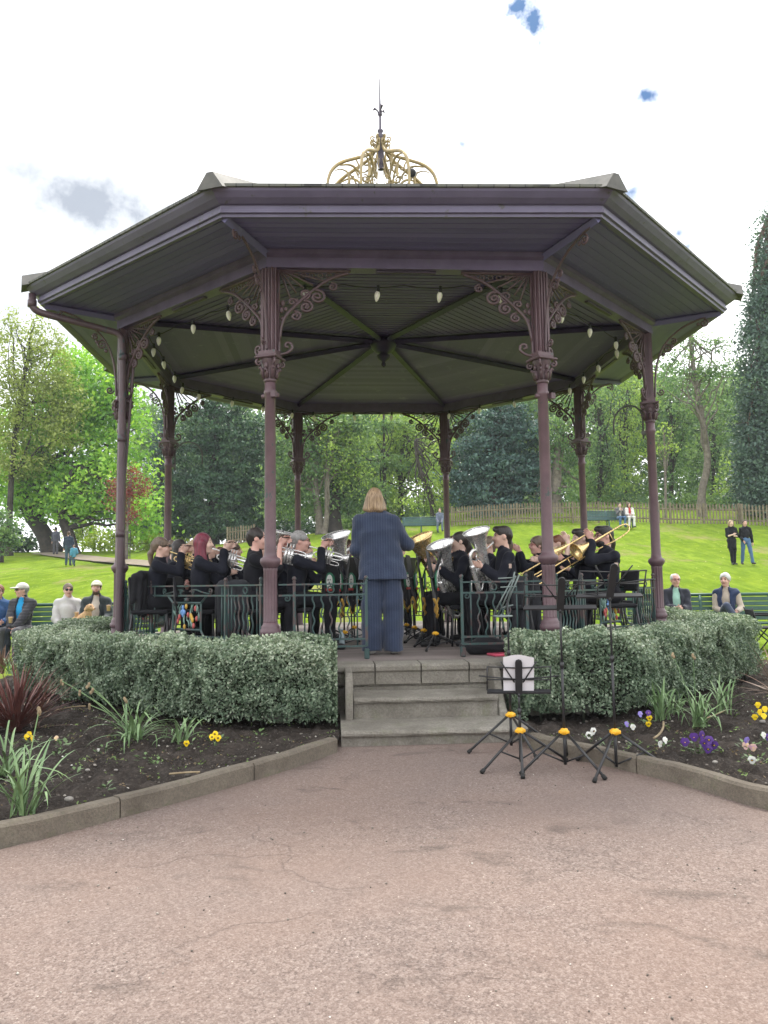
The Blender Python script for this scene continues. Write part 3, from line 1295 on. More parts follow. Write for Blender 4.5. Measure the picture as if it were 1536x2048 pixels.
mb.tube([oct_pt(7, 3.5, 4.1) + s7 * .14, oct_pt(7, 3.5, 3.9) + s7 * .13, oct_pt(7, 3.55, 3.0) + s7 * .10, oct_pt(7, 3.62, 1.9) + s7 * .085, oct_pt(7, 3.62, .6) + s7 * .08], .018, 7)
mb.build('cable_pipe', M_PIPE, BAND)

# crown on the roof ---------------------------------------------------
crown = MB()
crown.lathe([(.045, 7.36), (.012, 7.37), (.05, 7.42), (.055, 7.46), (.04, 7.5), (.045, 7.56), (.05, 7.78), (.075, 7.86), (.075, 7.88), (.03, 7.90), (.03, 7.93), (.045, 7.95), (.045, 7.97), (.02, 7.99), (.016, 8.30), (.013, 8.45), (.008, 8.78)], (0, 0, 0), 10)
for k in range(3):
    a = 2 * PI * k / 3 + .9
    c, s_ = math.cos(a), math.sin(a)
    crown.tube([(c * u, s_ * u, z) for u, z in ((.015, 8.20), (.035, 8.28), (.08, 8.32), (.115, 8.29))], [.014, .012, .022, .005], 6)
crown.ball((0, 0, 8.22), .035, 8, 6)
CR = crown.build('spire', mat('dull_purple_iron', (.10, .085, .12), (.07, .06, .085), .5), BAND)
rib = MB()


def rl(p2, r, n=6):
    q = chaikin([Vector((u, 0, z)) for u, z in p2], 2)
    if isinstance(r, tuple):
        r = [r[0] + (r[1] - r[0]) * math.sin(PI * i / (len(q) - 1)) for i in range(len(q))]
    rib.tube(q, r, n)


rl([(.86, 6.2), (.87, 6.85), (.84, 7.05), (.78, 7.19), (.65, 7.32), (.45, 7.42), (.28, 7.50), (.15, 7.575), (.085, 7.66), (.055, 7.76), (.045, 7.88)], (.013, .028))
rl([(.74, 7.17), (.66, 7.22), (.56, 7.21), (.46, 7.14), (.38, 7.02), (.33, 6.85), (.32, 6.25)], (.006, .014))
rl([(.66, 7.27), (.52, 7.32), (.42, 7.30), (.33, 7.22), (.28, 7.10)], (.008, .020))
rl([(.56, 7.22), (.50, 7.10), (.54, 6.98), (.62, 6.95)], (.008, .022))
rl([(.42, 7.44), (.36, 7.36), (.36, 7.28)], (.006, .014))
rl([(.17, 7.6), (.15, 7.5), (.17, 7.42), (.24, 7.36), (.31, 7.38)], (.005, .015))
rl([(.07, 7.5), (.13, 7.3), (.19, 7.05), (.22, 6.25)], .006)
rib.tube([(u, 0, z) for u, z in spiral(.25, 7.16, .07, 1.6, PI * .4, 1)], .012, 6)
rib.tube([(u, 0, z) for u, z in spiral(.115, 7.73, .05, 1.2, PI * .8, -1)], .011, 6)
rib.tube([(u, 0, z) for u, z in spiral(.13, 7.80, .045, 1.2, PI * .8, -1)], .011, 6)
for (u, z) in ((.45, 7.15), (.32, 7.3), (.3, 7.05), (.22, 7.38), (.38, 7.2), (.17, 7.42)):
    rib.ball((u, 0, z), .022, 7, 5, (1.2, .4, .8))
rib0 = rib.build('crown_rib', M_GOLD, BAND)
for k in range(8):
    o = rib0 if k == 0 else rib0.copy()
    if k:
        COL.objects.link(o)
        o.parent = BAND
    o.rotation_euler = (0, 0, A8[k])
mb = MB()
fp = at_depth(824, 346, -.35)
mb.lathe([(.03, -.06), (.055, -.05), (.06, .02), (.05, .03)], fp, 12, axis=(-.3, -1, -.5))
mb.tube([fp, fp + Vector((.02, .1, .12))], .012, 6)
mb.build('floodlight', mat('black_plastic', (.025, .025, .028), (.018, .018, .02), .4), BAND)

# steps ---------------------------------------------------------------
ST = thing('stone_steps', 'short flight of two worn stone steps up to the bandstand deck', 'steps', front(0, 4.3, 0))


def step(name, s0, s1, n0, n1, z0, z1, lip=.03, lh=.05):
    m2 = MB()
    prof = [(n0, z0), (n1 - lip, z0), (n1 - lip, z1 - lh), (n1 - .008, z1 - lh), (n1, z1 - lh + .012), (n1 + .002, z1 - .022), (n1 - .008, z1 - .007), (n1 - .03, z1), (n0, z1 + .006)]
    N = 14
    vs, fs = [], []
    for j in range(N + 1):
        s_ = s0 + (s1 - s0) * j / N
        for i, (n_, z) in enumerate(prof):
            jx = random.uniform(-.004, .004) if 3 <= i <= 7 else 0
            vs.append(front(s_, n_ + jx, z + (random.uniform(-.003, .002) - .006 * math.sin(PI * j / N) if i >= 5 else 0)))
    n = len(prof)
    for j in range(N):
        for i in range(n - 1):
            fs.append((j * n + i, (j + 1) * n + i, (j + 1) * n + i + 1, j * n + i + 1))
    fs.append(tuple(reversed(range(n))))
    fs.append(tuple(N * n + i for i in range(n)))
    m2.add(vs, [tuple(reversed(f)) for f in fs])
    return m2.build(name, stone_m, ST, world=True)


step('step', -.72, .76, 3.82, 4.77, -.05, .125)
step('step', -.605, .635, 3.82, 4.26, .12, .305)
for s_, lab in ((-.645, 0), (.675, 1)):
    m2 = MB()
    prof = [(3.80, .12), (4.30, .12), (4.30, .16), (4.24, .20), (4.16, .27), (4.10, .36), (4.06, .46), (4.02, .50), (3.96, .51), (3.80, .51)]
    if lab == 0:
        prof = [(3.80, .12), (4.30, .12), (4.31, .20), (4.29, .40), (4.26, .475), (4.20, .50), (3.80, .51)]
    vs = [front(s_ - .032, n_, z) for n_, z in prof] + [front(s_ - .022, n_ + .006, z + .008) for n_, z in prof] + [front(s_ + .022, n_ + .006, z + .008) for n_, z in prof] + [front(s_ + .032, n_, z) for n_, z in prof]
    n = len(prof)
    fs = [tuple(range(n)), tuple(3 * n + i for i in reversed(range(n)))]
    for r_ in range(3):
        for i in range(n):
            j = (i + 1) % n
            fs.append((r_ * n + i, (r_ + 1) * n + i, (r_ + 1) * n + j, r_ * n + j))
    m2.add(vs, fs)
    m2.build('cheek_stone', stone_m, ST, world=True)

# railings ------------------------------------------------------------
BAY = 2 * R * math.sin(PI / 8)
ZT, Z2, ZB, ZF = 1.27, 1.165, .735, .665
M_LEAFW = mat('pale_enamel_leaf', (.22, .32, .28), (.10, .18, .15), .4)
M_RED = mat('tulip_red', (.42, .09, .085), (.33, .06, .06), .4)
M_BLUE = mat('tulip_blue', (.14, .28, .55), (.10, .20, .42), .4)
M_YEL = mat('tulip_yellow', (.55, .34, .06), (.42, .25, .05), .4)


def bar(mb, x, z0, z1, r=.008):
    mb.tube([(x, 0, z0), (x, 0, z1)], r, 5)


def wavy(mb, x, z0, z1, r=.009, amp=.011):
    n = 22
    mb.tube([(x + amp * math.sin(2 * PI * 3.0 * i / n), 0, z0 + (z1 - z0) * i / n) for i in range(n + 1)], r, 5)


def post(mb, x, z0=ZF):
    mb.box((x, 0, (z0 + ZT + .03) / 2), (.026, .026, ZT + .03 - z0))
    mb.lathe([(.012, 0), (.02, .008), (.012, .016), (.02, .028), (.022, .04), (.015, .055), (.004, .06)], (x, 0, ZT + .02), 8)


def rails(mb, x0, x1):
    mb.box(((x0 + x1) / 2, 0, ZT), (x1 - x0, .04, .016))
    for z in (Z2, ZB, ZF):
        mb.box(((x0 + x1) / 2, 0, z), (x1 - x0, .022, .018))


def small_scrolls(mb, x0, x1):
    for x, d in ((x0, 1), (x1, -1)):
        mb.tube([(x + d * u, 0, z) for u, z in spiral(.05, Z2 - .03, .035, 1.2, PI * .5, -1, 16)], .007, 5)


def full_railing():
    L = BAY - .20
    g = MB()
    rails(g, 0, L)
    for x in (.04, .60, L - .60, L - .04):
        post(g, x)
    for x in (.10, .50, .55, .66, L - .10, L - .50, L - .55, L - .66):
        bar(g, x, ZF, ZT)
    for x in (.17, .24, .31, .38, .445):
        wavy(g, x, ZF, Z2)
        wavy(g, L - x, ZF, Z2)
    for x in (.28, L - .28):
        g.tube([(x + .032 * math.cos(a * PI / 8), 0, (ZT + Z2) / 2 + .0 + .032 * math.sin(a * PI / 8)) for a in range(16)], .008, 5, closed=True)
    small_scrolls(g, .0, L)
    c = L / 2
    # arched scroll band over the panel
    for d in (1, -1):
        g.tube(chaikin([Vector((c + d * u, 0, z)) for u, z in ((.05, 1.21), (.15, 1.235), (.28, 1.20), (.40, 1.185))], 2), .008, 5)
        g.tube([(c + d * u, 0, z) for u, z in spiral(.42, 1.215, .035, 1.3, PI * 1.5, 1, 18)], .008, 5)
        g.tube([(c + d * u, 0, z) for u, z in spiral(.10, 1.21, .03, 1.3, PI * 1.5, 1, 18)], .008, 5)
    p = MB()
    x0, x1, z0, z1 = c - .255, c + .255, .80, 1.085
    X0, X1, Z0, Z1 = c - .36, c + .36, ZF, Z2
    for a, b2 in (((x0, z0), (x1, z0)), ((x1, z0), (x1, z1)), ((x1, z1), (x0, z1)), ((x0, z1), (x0, z0)), ((x0, z0), (X0, Z0)), ((x1, z0), (X1, Z0)), ((x0, z1), (X0, Z1)), ((x1, z1), (X1, Z1))):
        p.tube([(a[0], 0, a[1]), (b2[0], 0, b2[1])], .014, 4)
    p.lathe([(.004, 0), (.035, .008), (.02, .02), (.035, .035), (.004, .045)], (c, 0, 1.10), 10)
    p.lathe([(.004, 0), (.035, .008), (.02, .02), (.035, .035), (.004, .045)], (c, 0, .70), 10)
    nf0 = len(p.f)
    rr = random.Random(3)
    marks = [(0, nf0)]
    for i in range(26):
        x, z = rr.uniform(x0 + .03, x1 - .03), rr.uniform(z0 + .01, z1 - .08)
        dx = rr.uniform(-.06, .06)
        p.tube([(x, rr.uniform(-.01, .01), z), (x + dx * .4, 0, z + .05), (x + dx, 0, z + rr.uniform(.06, .11))], [.004, .010, .003], 5)
    marks.append((1, len(p.f)))
    for col, pts in ((2, ((-.155, .885), (-.125, .935), (.035, .96), (.165, 1.03), (.135, .845), (-.17, .92), (.19, .92))), (3, ((-.06, 1.0), (-.085, .985), (-.035, .985), (-.06, 1.035), (-.06, .96))), (4, ((.10, .93), (.085, .95), (.115, .905), (-.03, .83), (.0, 1.05)))):
        for (u, z) in pts:
            p.ball((c + u, -.006, z), .021, 8, 6, (.85, .7, 1.45))
        marks.append((col, len(p.f)))
    fl = MB()
    for i in range(10):
        a = i * PI / 5
        fl.tube([(c, 0, 1.285), (c + .04 * math.cos(a), 0, 1.285 + .055 * math.sin(a))], [.006, .010], 5)
    fl.ball((c, -.008, 1.285), .022, 8, 6)
    return g, p, marks, fl


g, p, marks, fl = full_railing()
rail0 = g.build('railing', M_RAIL, BAND)
pan = p.build('tulip_panel', [M_RAIL, M_LEAFW, M_RED, M_BLUE, M_YEL], rail0)
mi = np.zeros(len(pan.data.polygons), np.int32)
st = 0
for mk, e in marks:
    mi[st:e] = mk
    st = e
pan.data.polygons.foreach_set('material_index', mi)
fl.build('rail_rosette', paint_mat('rust_red_paint', (.24, .07, .05), (.12, .06, .05), (.05, .10, .09), .55), rail0)
for k in range(1, 8):
    o = rail0 if k == 1 else copy_tree(rail0, BAND)
    p0, p1 = oct_pt(k, R), oct_pt(k + 1, R)
    d = (p1 - p0).normalized()
    o.location = p0 + d * .10
    o.rotation_euler = (0, 0, math.atan2(d.y, d.x))
# two short lengths either side of the opening
gl = at_z(734, 1318, DECK)
gr = at_z(930, 1316, DECK)
p0 = oct_pt(0, R)
sl = (gl - p0).dot(FT)
sr = (oct_pt(1, R) - gr).dot(FT)
print('gate', sl, sr)


def gate_rail(L, flip):
    g2 = MB()
    rails(g2, 0, L)
    post(g2, .15)
    post(g2, L)
    g2.bevbox((L, 0, DECK + .05), (.05, .05, .10), .008)
    bar(g2, .25, ZF, ZT)
    bar(g2, L - .09, ZF, ZT)
    n = 5
    for i in range(n):
        wavy(g2, .25 + (L - .34) * (i + 1) / (n + 1), ZB, Z2, .0085)
    x = .25 + (L - .34) * .5
    g2.tube([(x + .032 * math.cos(a * PI / 8), 0, (ZT + Z2) / 2 + .032 * math.sin(a * PI / 8)) for a in range(16)], .008, 5, closed=True)
    small_scrolls(g2, .03, L)
    return g2


o = gate_rail(sl - .08, False).build('railing', M_RAIL, BAND)
o.location = p0 + FT * .08
o.rotation_euler = (0, 0, PHI)
o = gate_rail(sr - .08, True).build('railing', M_RAIL, BAND)
o.location = oct_pt(1, R) - FT * .08
o.rotation_euler = (0, 0, PHI + PI)

# festoon lights ------------------------------------------------------
M_CABLE = mat('black_cable', (.02, .02, .022), (.015, .015, .016), .6)
M_BULB, t, b = new_mat('frosted_bulb')
b.inputs['Base Color'].default_value = (.86, .84, .74, 1)
b.inputs['Roughness'].default_value = .3
b.inputs['Subsurface Weight'].default_value = .3
b.inputs['Subsurface Radius'].default_value = (.02, .02, .02)
FEST = thing('festoon_lights', 'string of frosted cone bulbs strung along the inside of the bandstand lintel', 'string lights', oct_pt(7, 3.3, 4.38))
cab = MB()
bl = MB()
bl.lathe([(.012, 0), (.014, -.03), (.014, -.035)], (0, 0, 0), 8)
bulb_cap = None
bm_ = MB()
bm_.lathe([(.013, -.03), (.024, -.045), (.030, -.065), (.029, -.085), (.021, -.115), (.008, -.14), (.002, -.145)], (0, 0, 0), 10)
b0 = bm_.build('bulb', M_BULB, FEST)
first = True
for k in range(8):
    p0, p1 = oct_pt(k, R - .30, 4.40), oct_pt(k + 1, R - .30, 4.40)
    pts = []
    for i in range(17):
        f_ = i / 16
        sg = -.03 * abs(math.sin(f_ * PI * 4))
        pts.append(p0.lerp(p1, f_) + Vector((0, 0, sg)))
    cab.tube(pts, .006, 4)
    for f_ in (.10, .37, .63, .90):
        f_ += random.uniform(-.03, .03)
        q = p0.lerp(p1, f_) + Vector((0, 0, -.035))
        cab.tube([q + Vector((0, 0, .03)), q + Vector((0, 0, -.04))], [.016, .018], 7)
        o = b0 if first else b0.copy()
        if not first:
            COL.objects.link(o)
        first = False
        o.parent = FEST
        o.location = q - FEST.location
        o.rotation_euler = (random.uniform(-.18, .18), random.uniform(-.18, .18), 0)
cab.build('cable', M_CABLE, FEST, world=True)
# ------------------------------------------------------------------ vegetation


def leaf_quads(P, size, bias=None, kb=.6, ratio=.5, up=.25, rng=RNG):
    """Diamond leaves at points P: returns vertices and faces."""
    n = len(P)
    N = rng.normal(size=(n, 3))
    N /= np.linalg.norm(N, axis=1)[:, None]
    if bias is not None:
        N = N + bias * kb
    N[:, 2] += up
    N /= np.linalg.norm(N, axis=1)[:, None] + 1e-9
    T = rng.normal(size=(n, 3))
    T -= N * (T * N).sum(1)[:, None]
    T /= np.linalg.norm(T, axis=1)[:, None] + 1e-9
    B = np.cross(N, T)
    s = (size * (.65 + .7 * rng.random(n)))[:, None]
    V = np.zeros((n, 4, 3))
    V[:, 0] = P - T * s * .5
    V[:, 1] = P + B * s * ratio * .5 - T * s * .05
    V[:, 2] = P + T * s * .5 + N * s * -.08
    V[:, 3] = P - B * s * ratio * .5 - T * s * .05
    return V.reshape(-1, 3), np.arange(n * 4).reshape(n, 4)


def ground_hit(px, py, y0=2.0, y1=60.0):
    d = pixel_dir(px, py)
    o = Vector((CAM_X, -CAM_D, CAM_Z))
    Y = y0
    while Y < y1:
        t = (Y + CAM_D) / d.y
        p = o + d * t
        if p.z <= gh(p.x, p.y):
            return p
        Y += .25
    return None


def on_ground(px, Y):
    p = at_depth(px, 1100, Y)
    return Vector((p.x, p.y, gh(p.x, p.y)))


M_BARK = mat('dark_bark', (.055, .045, .036), (.025, .021, .018), .9, scale=4, bumpk=.5, bscale=18)
M_BARK2 = mat('pale_bark', (.19, .165, .135), (.10, .085, .07), .9, scale=5, bumpk=.5, bscale=20)
M_BARK3 = mat('red_brown_bark', (.10, .062, .045), (.05, .032, .025), .9, scale=5, bumpk=.5, bscale=20)
LEAF = {
    'bright': leaf_mat('bright_leaf', [(0, (0.107, 0.224, 0.048)), (.45, (0.199, 0.394, 0.060)), (1, (0.456, 0.656, 0.099))], .42),
    'pale': leaf_mat('pale_spring_leaf', [(0, (0.138, 0.179, 0.041)), (.5, (0.234, 0.289, 0.068)), (1, (0.372, 0.413, 0.138))], .38),
    'mid': leaf_mat('mid_leaf', [(0, (0.055, 0.107, 0.053)), (.5, (0.107, 0.194, 0.076)), (1, (0.241, 0.349, 0.114))], .34),
    'fresh': leaf_mat('fresh_leaf', [(0, (0.114, 0.186, 0.048)), (.5, (0.228, 0.335, 0.080)), (1, (0.410, 0.522, 0.136))], .42),
    'dark': leaf_mat('dark_yew_needles', [(0, (0.026, 0.061, 0.039)), (.6, (0.047, 0.102, 0.055)), (1, (0.118, 0.197, 0.086))], .15),
    'blue': leaf_mat('blue_cedar_needles', [(0, (0.034, 0.067, 0.064)), (.6, (0.059, 0.116, 0.102)), (1, (0.131, 0.216, 0.178))], .15),
    'cypress': leaf_mat('grey_cypress_sprays', [(0, (0.042, 0.076, 0.065)), (.6, (0.080, 0.137, 0.104)), (1, (0.162, 0.247, 0.180))], .2),
    'red': leaf_mat('copper_leaf', [(0, (0.100, 0.025, 0.025)), (.5, (0.190, 0.050, 0.042)), (1, (0.300, 0.100, 0.070))], .35, tcol=(1.5, 1.0, .9)),
    'yellow': leaf_mat('yellow_scrub_leaf', [(0, (0.132, 0.198, 0.022)), (.5, (0.242, 0.330, 0.039)), (1, (0.374, 0.440, 0.088))], .45),  # yellow green is the scrub's own leaf colour
}


def crown_points(blobs, per_area, clump_r, leaves, flat=.7, shell=.5, rng=RNG):
    """Leaf positions in clumps through the outer part of each blob."""
    Ps, Bs, Rn = [], [], []
    for (c, r) in blobs:
        c = np.array(c)
        r = np.array(r)
        area = 4 * PI * ((r[0] * r[2]) + (r[0] * r[1]) + (r[1] * r[2])) / 3
        nc = max(4, int(area * per_area * 1.9))
        u = rng.normal(size=(nc, 3))
        u /= np.linalg.norm(u, axis=1)[:, None]
        rad = shell + (1.06 - shell) * rng.random(nc) ** .6
        C = c + u * r * rad[:, None]
        for i in range(nc):
            k = int(leaves * (.5 + rng.random()))
            q = rng.normal(size=(k, 3)) * clump_r * np.array([1, 1, flat]) * (.6 + .6 * rng.random())
            Ps.append(C[i] + q)
            b = u[i] * .6 + q / (np.linalg.norm(q, axis=1)[:, None] + 1e-6) * .5
            Bs.append(b)
            Rn.append(np.clip(.72 * rng.random() + .30 * rng.random(k) - .01, 0, 1))
    return np.concatenate(Ps), np.concatenate(Bs), np.concatenate(Rn)


def limb(mb, a, b, r0, r1, wob=.06, n=6, rng=random):
    pts = []
    L = (b - a).length
    for i in range(n + 1):
        t = i / n
        p = a.lerp(b, t)
        if 0 < i:
            p += Vector((rng.uniform(-1, 1), rng.uniform(-1, 1), rng.uniform(-.5, .5))) * L * wob * math.sin(PI * min(t, .9))
        p.z += L * .06 * math.sin(PI * t)
        pts.append(p)
    mb.tube(pts, [r0 + (r1 - r0) * (i / n) ** .8 for i in range(n + 1)], 7)
    return pts


def tree(name, label, cat, base, trunk, tr, blobs, leaf, bark, size=.22, per_area=.9, clump_r=.42, leaves=26, limbs=14, group=None, flat=.7, shell=.5, ratio=.55, twig=True):
    """trunk: list of world points from the ground up; blobs: list of (centre, radii) in world."""
    t_ = thing(name, label, cat, base, group=group)
    mb = MB()
    n = len(trunk)
    tp = chaikin([Vector(p) for p in trunk], 2)
    m = len(tp)
    mb.tube(tp, [tr * (1.35 - .35 * min(1, i / m * 6)) * (1 - .75 * i / m) + .02 for i in range(m)], 9)
    for i in range(limbs):
        c, r = blobs[i % len(blobs)]
        u = Vector((random.uniform(-1, 1), random.uniform(-1, 1), random.uniform(-.7, 1)))
        e = Vector(c) + Vector((u.x * r[0], u.y * r[1], u.z * r[2])) * .75
        k = min(m - 1, int(m * random.uniform(.35, .98)))
        a = tp[k]
        pts = limb(mb, a, e, tr * random.uniform(.22, .42), .015)
        if twig:
            for _ in range(3):
                s_ = pts[random.randint(2, len(pts) - 1)]
                limb(mb, s_, s_ + Vector((random.uniform(-1, 1), random.uniform(-1, 1), random.uniform(-.4, .9))) * max(r) * .45, tr * .10, .008, n=4)
    mb.build('trunk', bark, t_, world=True)
    P, B, rn = crown_points(blobs, per_area, clump_r, leaves, flat, shell)
    V, F = leaf_quads(P, size * 1.2, B, .7, ratio)
    V = V - np.array(base)
    link_mesh('crown', np_mesh('crown', V, F, False, {'rnd': ('FACE', rn)}), LEAF[leaf], t_)
    return t_


def pblobs(lst, Y, dy=.8):
    """Blobs measured on the photograph: (x, y, rx, ry) in its pixels at depth Y."""
    out = []
    for q in lst:
        x, y, rx, ry = q[:4]
        yy = Y + (q[4] if len(q) > 4 else 0)
        c = at_depth(x, y, yy)
        k = (yy + CAM_D) / 1557.0
        out.append(((c.x, c.y, c.z), (rx * k, dy * rx * k, ry * k)))
    return out


def ptrunk(lst, Y):
    out = []
    for i, q in enumerate(lst):
        p = at_depth(q[0], q[1], Y + (q[2] if len(q) > 2 else 0))
        if i == 0:
            p.z = gh(p.x, p.y) - .1
        out.append(p)
    return out


def ptree(name, label, cat, Y, trunk, tr, blobs, leaf, bark, **kw):
    dy = kw.pop('dy', .8)
    tp = ptrunk(trunk, Y)
    return tree(name, label, cat, tuple(tp[0]), tp, tr, pblobs(blobs, Y, dy), leaf, bark, **kw)


GW = 'trees standing round the park lawn'
# left
ptree('sycamore_tree', 'big round green sycamore at the left with a thick dark leaning trunk', 'tree', 40,
      [(106, 1104), (88, 1065), (60, 1030), (40, 980), (60, 920), (100, 850)], .62,
      [(190, 800, 80, 85), (240, 870, 55, 75), (140, 905, 95, 85), (70, 965, 90, 60), (255, 955, 45, 60), (200, 1000, 80, 38), (30, 900, 80, 90), (120, 1015, 90, 30), (165, 750, 60, 60), (225, 800, 55, 60), (90, 830, 70, 60)],
      'bright', M_BARK, size=.26, per_area=.75, clump_r=.55, leaves=30, limbs=26, group=GW, shell=.35)
ptree('sycamore_tree', 'second dark forked trunk carrying the low right side of the sycamore crown', 'tree', 38,
      [(146, 1102), (140, 1070), (122, 1035), (125, 990), (150, 930)], .42,
      [(200, 965, 80, 55), (260, 1000, 60, 45), (150, 1010, 60, 28), (290, 1050, 45, 30)], 'bright', M_BARK, size=.24, per_area=.8, clump_r=.5, leaves=26, limbs=16, group=GW, shell=.3)
ptree('spring_tree', 'sparse pale yellow green tree rising above the roof edge at the far left', 'tree', 37,
      [(18, 1104), (20, 1000), (28, 880), (45, 770), (60, 690)], .2,
      [(35, 740, 60, 60), (105, 745, 50, 60), (15, 830, 55, 75), (70, 690, 30, 36), (110, 690, 22, 30), (12, 665, 26, 36), (30, 650, 16, 26), (75, 655, 18, 30), (75, 810, 65, 60), (140, 800, 40, 50), (40, 915, 65, 50), (120, 870, 50, 40)], 'pale', M_BARK,
      size=.16, per_area=1.3, clump_r=.34, leaves=22, limbs=30, group=GW, shell=.25)
ptree('round_bush', 'dark rounded evergreen bush cut by the left edge of the picture', 'bush', 30,
      [(4, 1108), (4, 1060)], .1, [(0, 1055, 24, 40), (12, 1085, 20, 22)], 'mid', M_BARK, size=.16, per_area=3, clump_r=.25, leaves=30, limbs=5, shell=.6)
ptree('dark_bush', 'low black green bush under the sycamore beside the leaning trunk', 'bush', 43,
      [(45, 1104), (45, 1085)], .08, [(42, 1080, 26, 22), (20, 1088, 30, 18), (70, 1092, 20, 12)], 'dark', M_BARK, size=.2, per_area=1.6, clump_r=.3, leaves=26, limbs=4, shell=.5)
ptree('copper_maple', 'small copper red maple with a thin trunk on the lawn at the left', 'tree', 30,
      [(252, 1108), (254, 1060), (258, 1010), (262, 960)], .075,
      [(262, 985, 36, 34), (283, 968, 22, 24), (232, 990, 24, 28), (262, 945, 17, 22), (245, 1020, 22, 16), (225, 965, 14, 18), (268, 1030, 22, 14)], 'red', M_BARK2, size=.11, per_area=1.9, clump_r=.22, leaves=20, limbs=16, shell=.15)
gd = on_ground(252, 30)
TG = thing('tree_guard', 'tall thin metal guard around the trunk of the copper red maple', 'tree guard', gd)
mb = MB()
for i in range(8):
    a = i * PI / 4
    mb.tube([(.22 * math.cos(a), .22 * math.sin(a), 0), (.22 * math.cos(a), .22 * math.sin(a), 1.6)], .016, 4)
for z in (.25, .9, 1.5):
    mb.tube([(.22 * math.cos(i * PI / 8), .22 * math.sin(i * PI / 8), z) for i in range(16)], .016, 4, closed=True)
mb.build('guard_bars', mat('dark_iron', (.05, .048, .045), (.03, .03, .03), .6), TG)
for i, (x, y, rx, ry, Y) in enumerate(((200, 1085, 26, 22, 44), (255, 1075, 40, 26, 50), (310, 1085, 36, 22, 47), (350, 1075, 30, 24, 50), (165, 1060, 30, 30, 56))):
    ptree('scrub_bush', ('yellow green scrub between the sycamore and the copper maple', 'tall yellow green scrub right behind the copper maple', 'low yellow scrub right of the copper maple guard', 'yellow scrub in front of the dark yew foot', 'pale scrub far behind the forked sycamore')[i], 'bush', Y,
          [(x, 1106), (x, y)], .05, [(x, y, rx, ry), (x + rx * .6, y + ry * .4, rx * .6, ry * .6), (x - rx * .6, y + ry * .3, rx * .6, ry * .7)], 'yellow', M_BARK, size=.2, per_area=1.4, clump_r=.35, leaves=20, limbs=4, shell=.3)
# yews and the dark group left of centre
ptree('yew_tree', 'broad dark green yew filling the space between the left columns', 'tree', 44,
      [(425, 1092), (425, 1040), (430, 960), (435, 880)], .5,
      [(430, 860, 60, 55), (395, 930, 60, 60), (470, 920, 60, 75), (430, 990, 95, 55), (500, 1000, 40, 60), (370, 1010, 45, 60), (450, 820, 40, 30), (505, 880, 30, 50), (440, 1050, 100, 28)], 'dark', M_BARK, size=.2, per_area=1.5, clump_r=.36, leaves=34, limbs=14, group=GW, shell=.55, flat=.45)
ptree('conifer_tree', 'thin dark conifer spire between the sycamore and the broad yew', 'tree', 50,
      [(318, 1092), (320, 960), (332, 850), (338, 815)], .25,
      [(335, 850, 14, 30), (325, 900, 26, 40), (318, 960, 38, 50), (312, 1020, 45, 45), (330, 1060, 45, 22)], 'blue', M_BARK, size=.2, per_area=1.6, clump_r=.34, leaves=28, limbs=12, group=GW, shell=.4, flat=.4)
# centre
ptree('ash_tree', 'mid green tree on two pale stems rising left of the conductor', 'tree', 40,
      [(642, 1092), (636, 1020), (628, 960), (634, 890), (650, 830)], .3,
      [(600, 880, 55, 50), (650, 850, 60, 40), (700, 880, 50, 50), (580, 950, 50, 50), (640, 930, 60, 45), (560, 1000, 36, 46), (700, 840, 50, 30), (605, 1010, 40, 34)], 'mid', M_BARK2, size=.2, per_area=1.0, clump_r=.42, leaves=24, limbs=20, group=GW, shell=.35)
ptree('ash_tree', 'slim pale stem forking beside the mid green tree left of the conductor', 'tree', 39.5,
      [(648, 1092), (655, 1030), (652, 960), (668, 900)], .2, [(680, 900, 45, 45), (700, 950, 40, 40), (660, 860, 35, 30)], 'fresh', M_BARK2, size=.18, per_area=.9, clump_r=.4, leaves=20, limbs=12, group=GW, shell=.3)
ptree('dark_pine', 'straight thick black trunk standing just left of the conductor', 'tree', 41,
      [(668, 1086), (668, 1020), (670, 960), (674, 900), (676, 830)], .55,
      [(690, 980, 40, 30), (640, 990, 36, 26), (690, 1020, 36, 22), (735, 990, 40, 30), (720, 930, 50, 40)], 'mid', M_BARK, size=.2, per_area=.8, clump_r=.4, leaves=22, limbs=14, group=GW, shell=.3)
ptree('beech_tree', 'fresh green beech behind the conductor with light coming through', 'tree', 46,
      [(800, 1076), (802, 1000), (800, 930), (812, 850)], .25,
      [(760, 880, 50, 50), (820, 880, 50, 50), (860, 920, 40, 50), (760, 950, 50, 40), (830, 960, 50, 40), (790, 840, 60, 28), (860, 860, 36, 36), (790, 1000, 50, 30), (860, 1000, 36, 30)], 'fresh', M_BARK, size=.2, per_area=.8, clump_r=.42, leaves=22, limbs=24, group=GW, shell=.3)
ptree('larch_tree', 'thin straight dark larch stem seen above the conductor head', 'tree', 44,
      [(770, 1080), (769, 980), (768, 900), (767, 800)], .14,
      [(740, 860, 36, 20), (795, 850, 34, 18), (745, 920, 40, 20), (790, 930, 36, 22), (750, 980, 40, 22)], 'mid', M_BARK, size=.18, per_area=1.0, clump_r=.35, leaves=20, limbs=16, group=GW, shell=.2, flat=.4)
ptree('elm_tree', 'leaning elm with dark bare boughs right of the conductor', 'tree', 39,
      [(868, 1072), (864, 1000), (835, 930), (830, 880)], .2, [(880, 960, 36, 40), (840, 1010, 40, 26), (890, 1010, 30, 30), (880, 900, 30, 36)], 'fresh', M_BARK, size=.17, per_area=.7, clump_r=.36, leaves=18, limbs=20, group=GW, shell=.2)
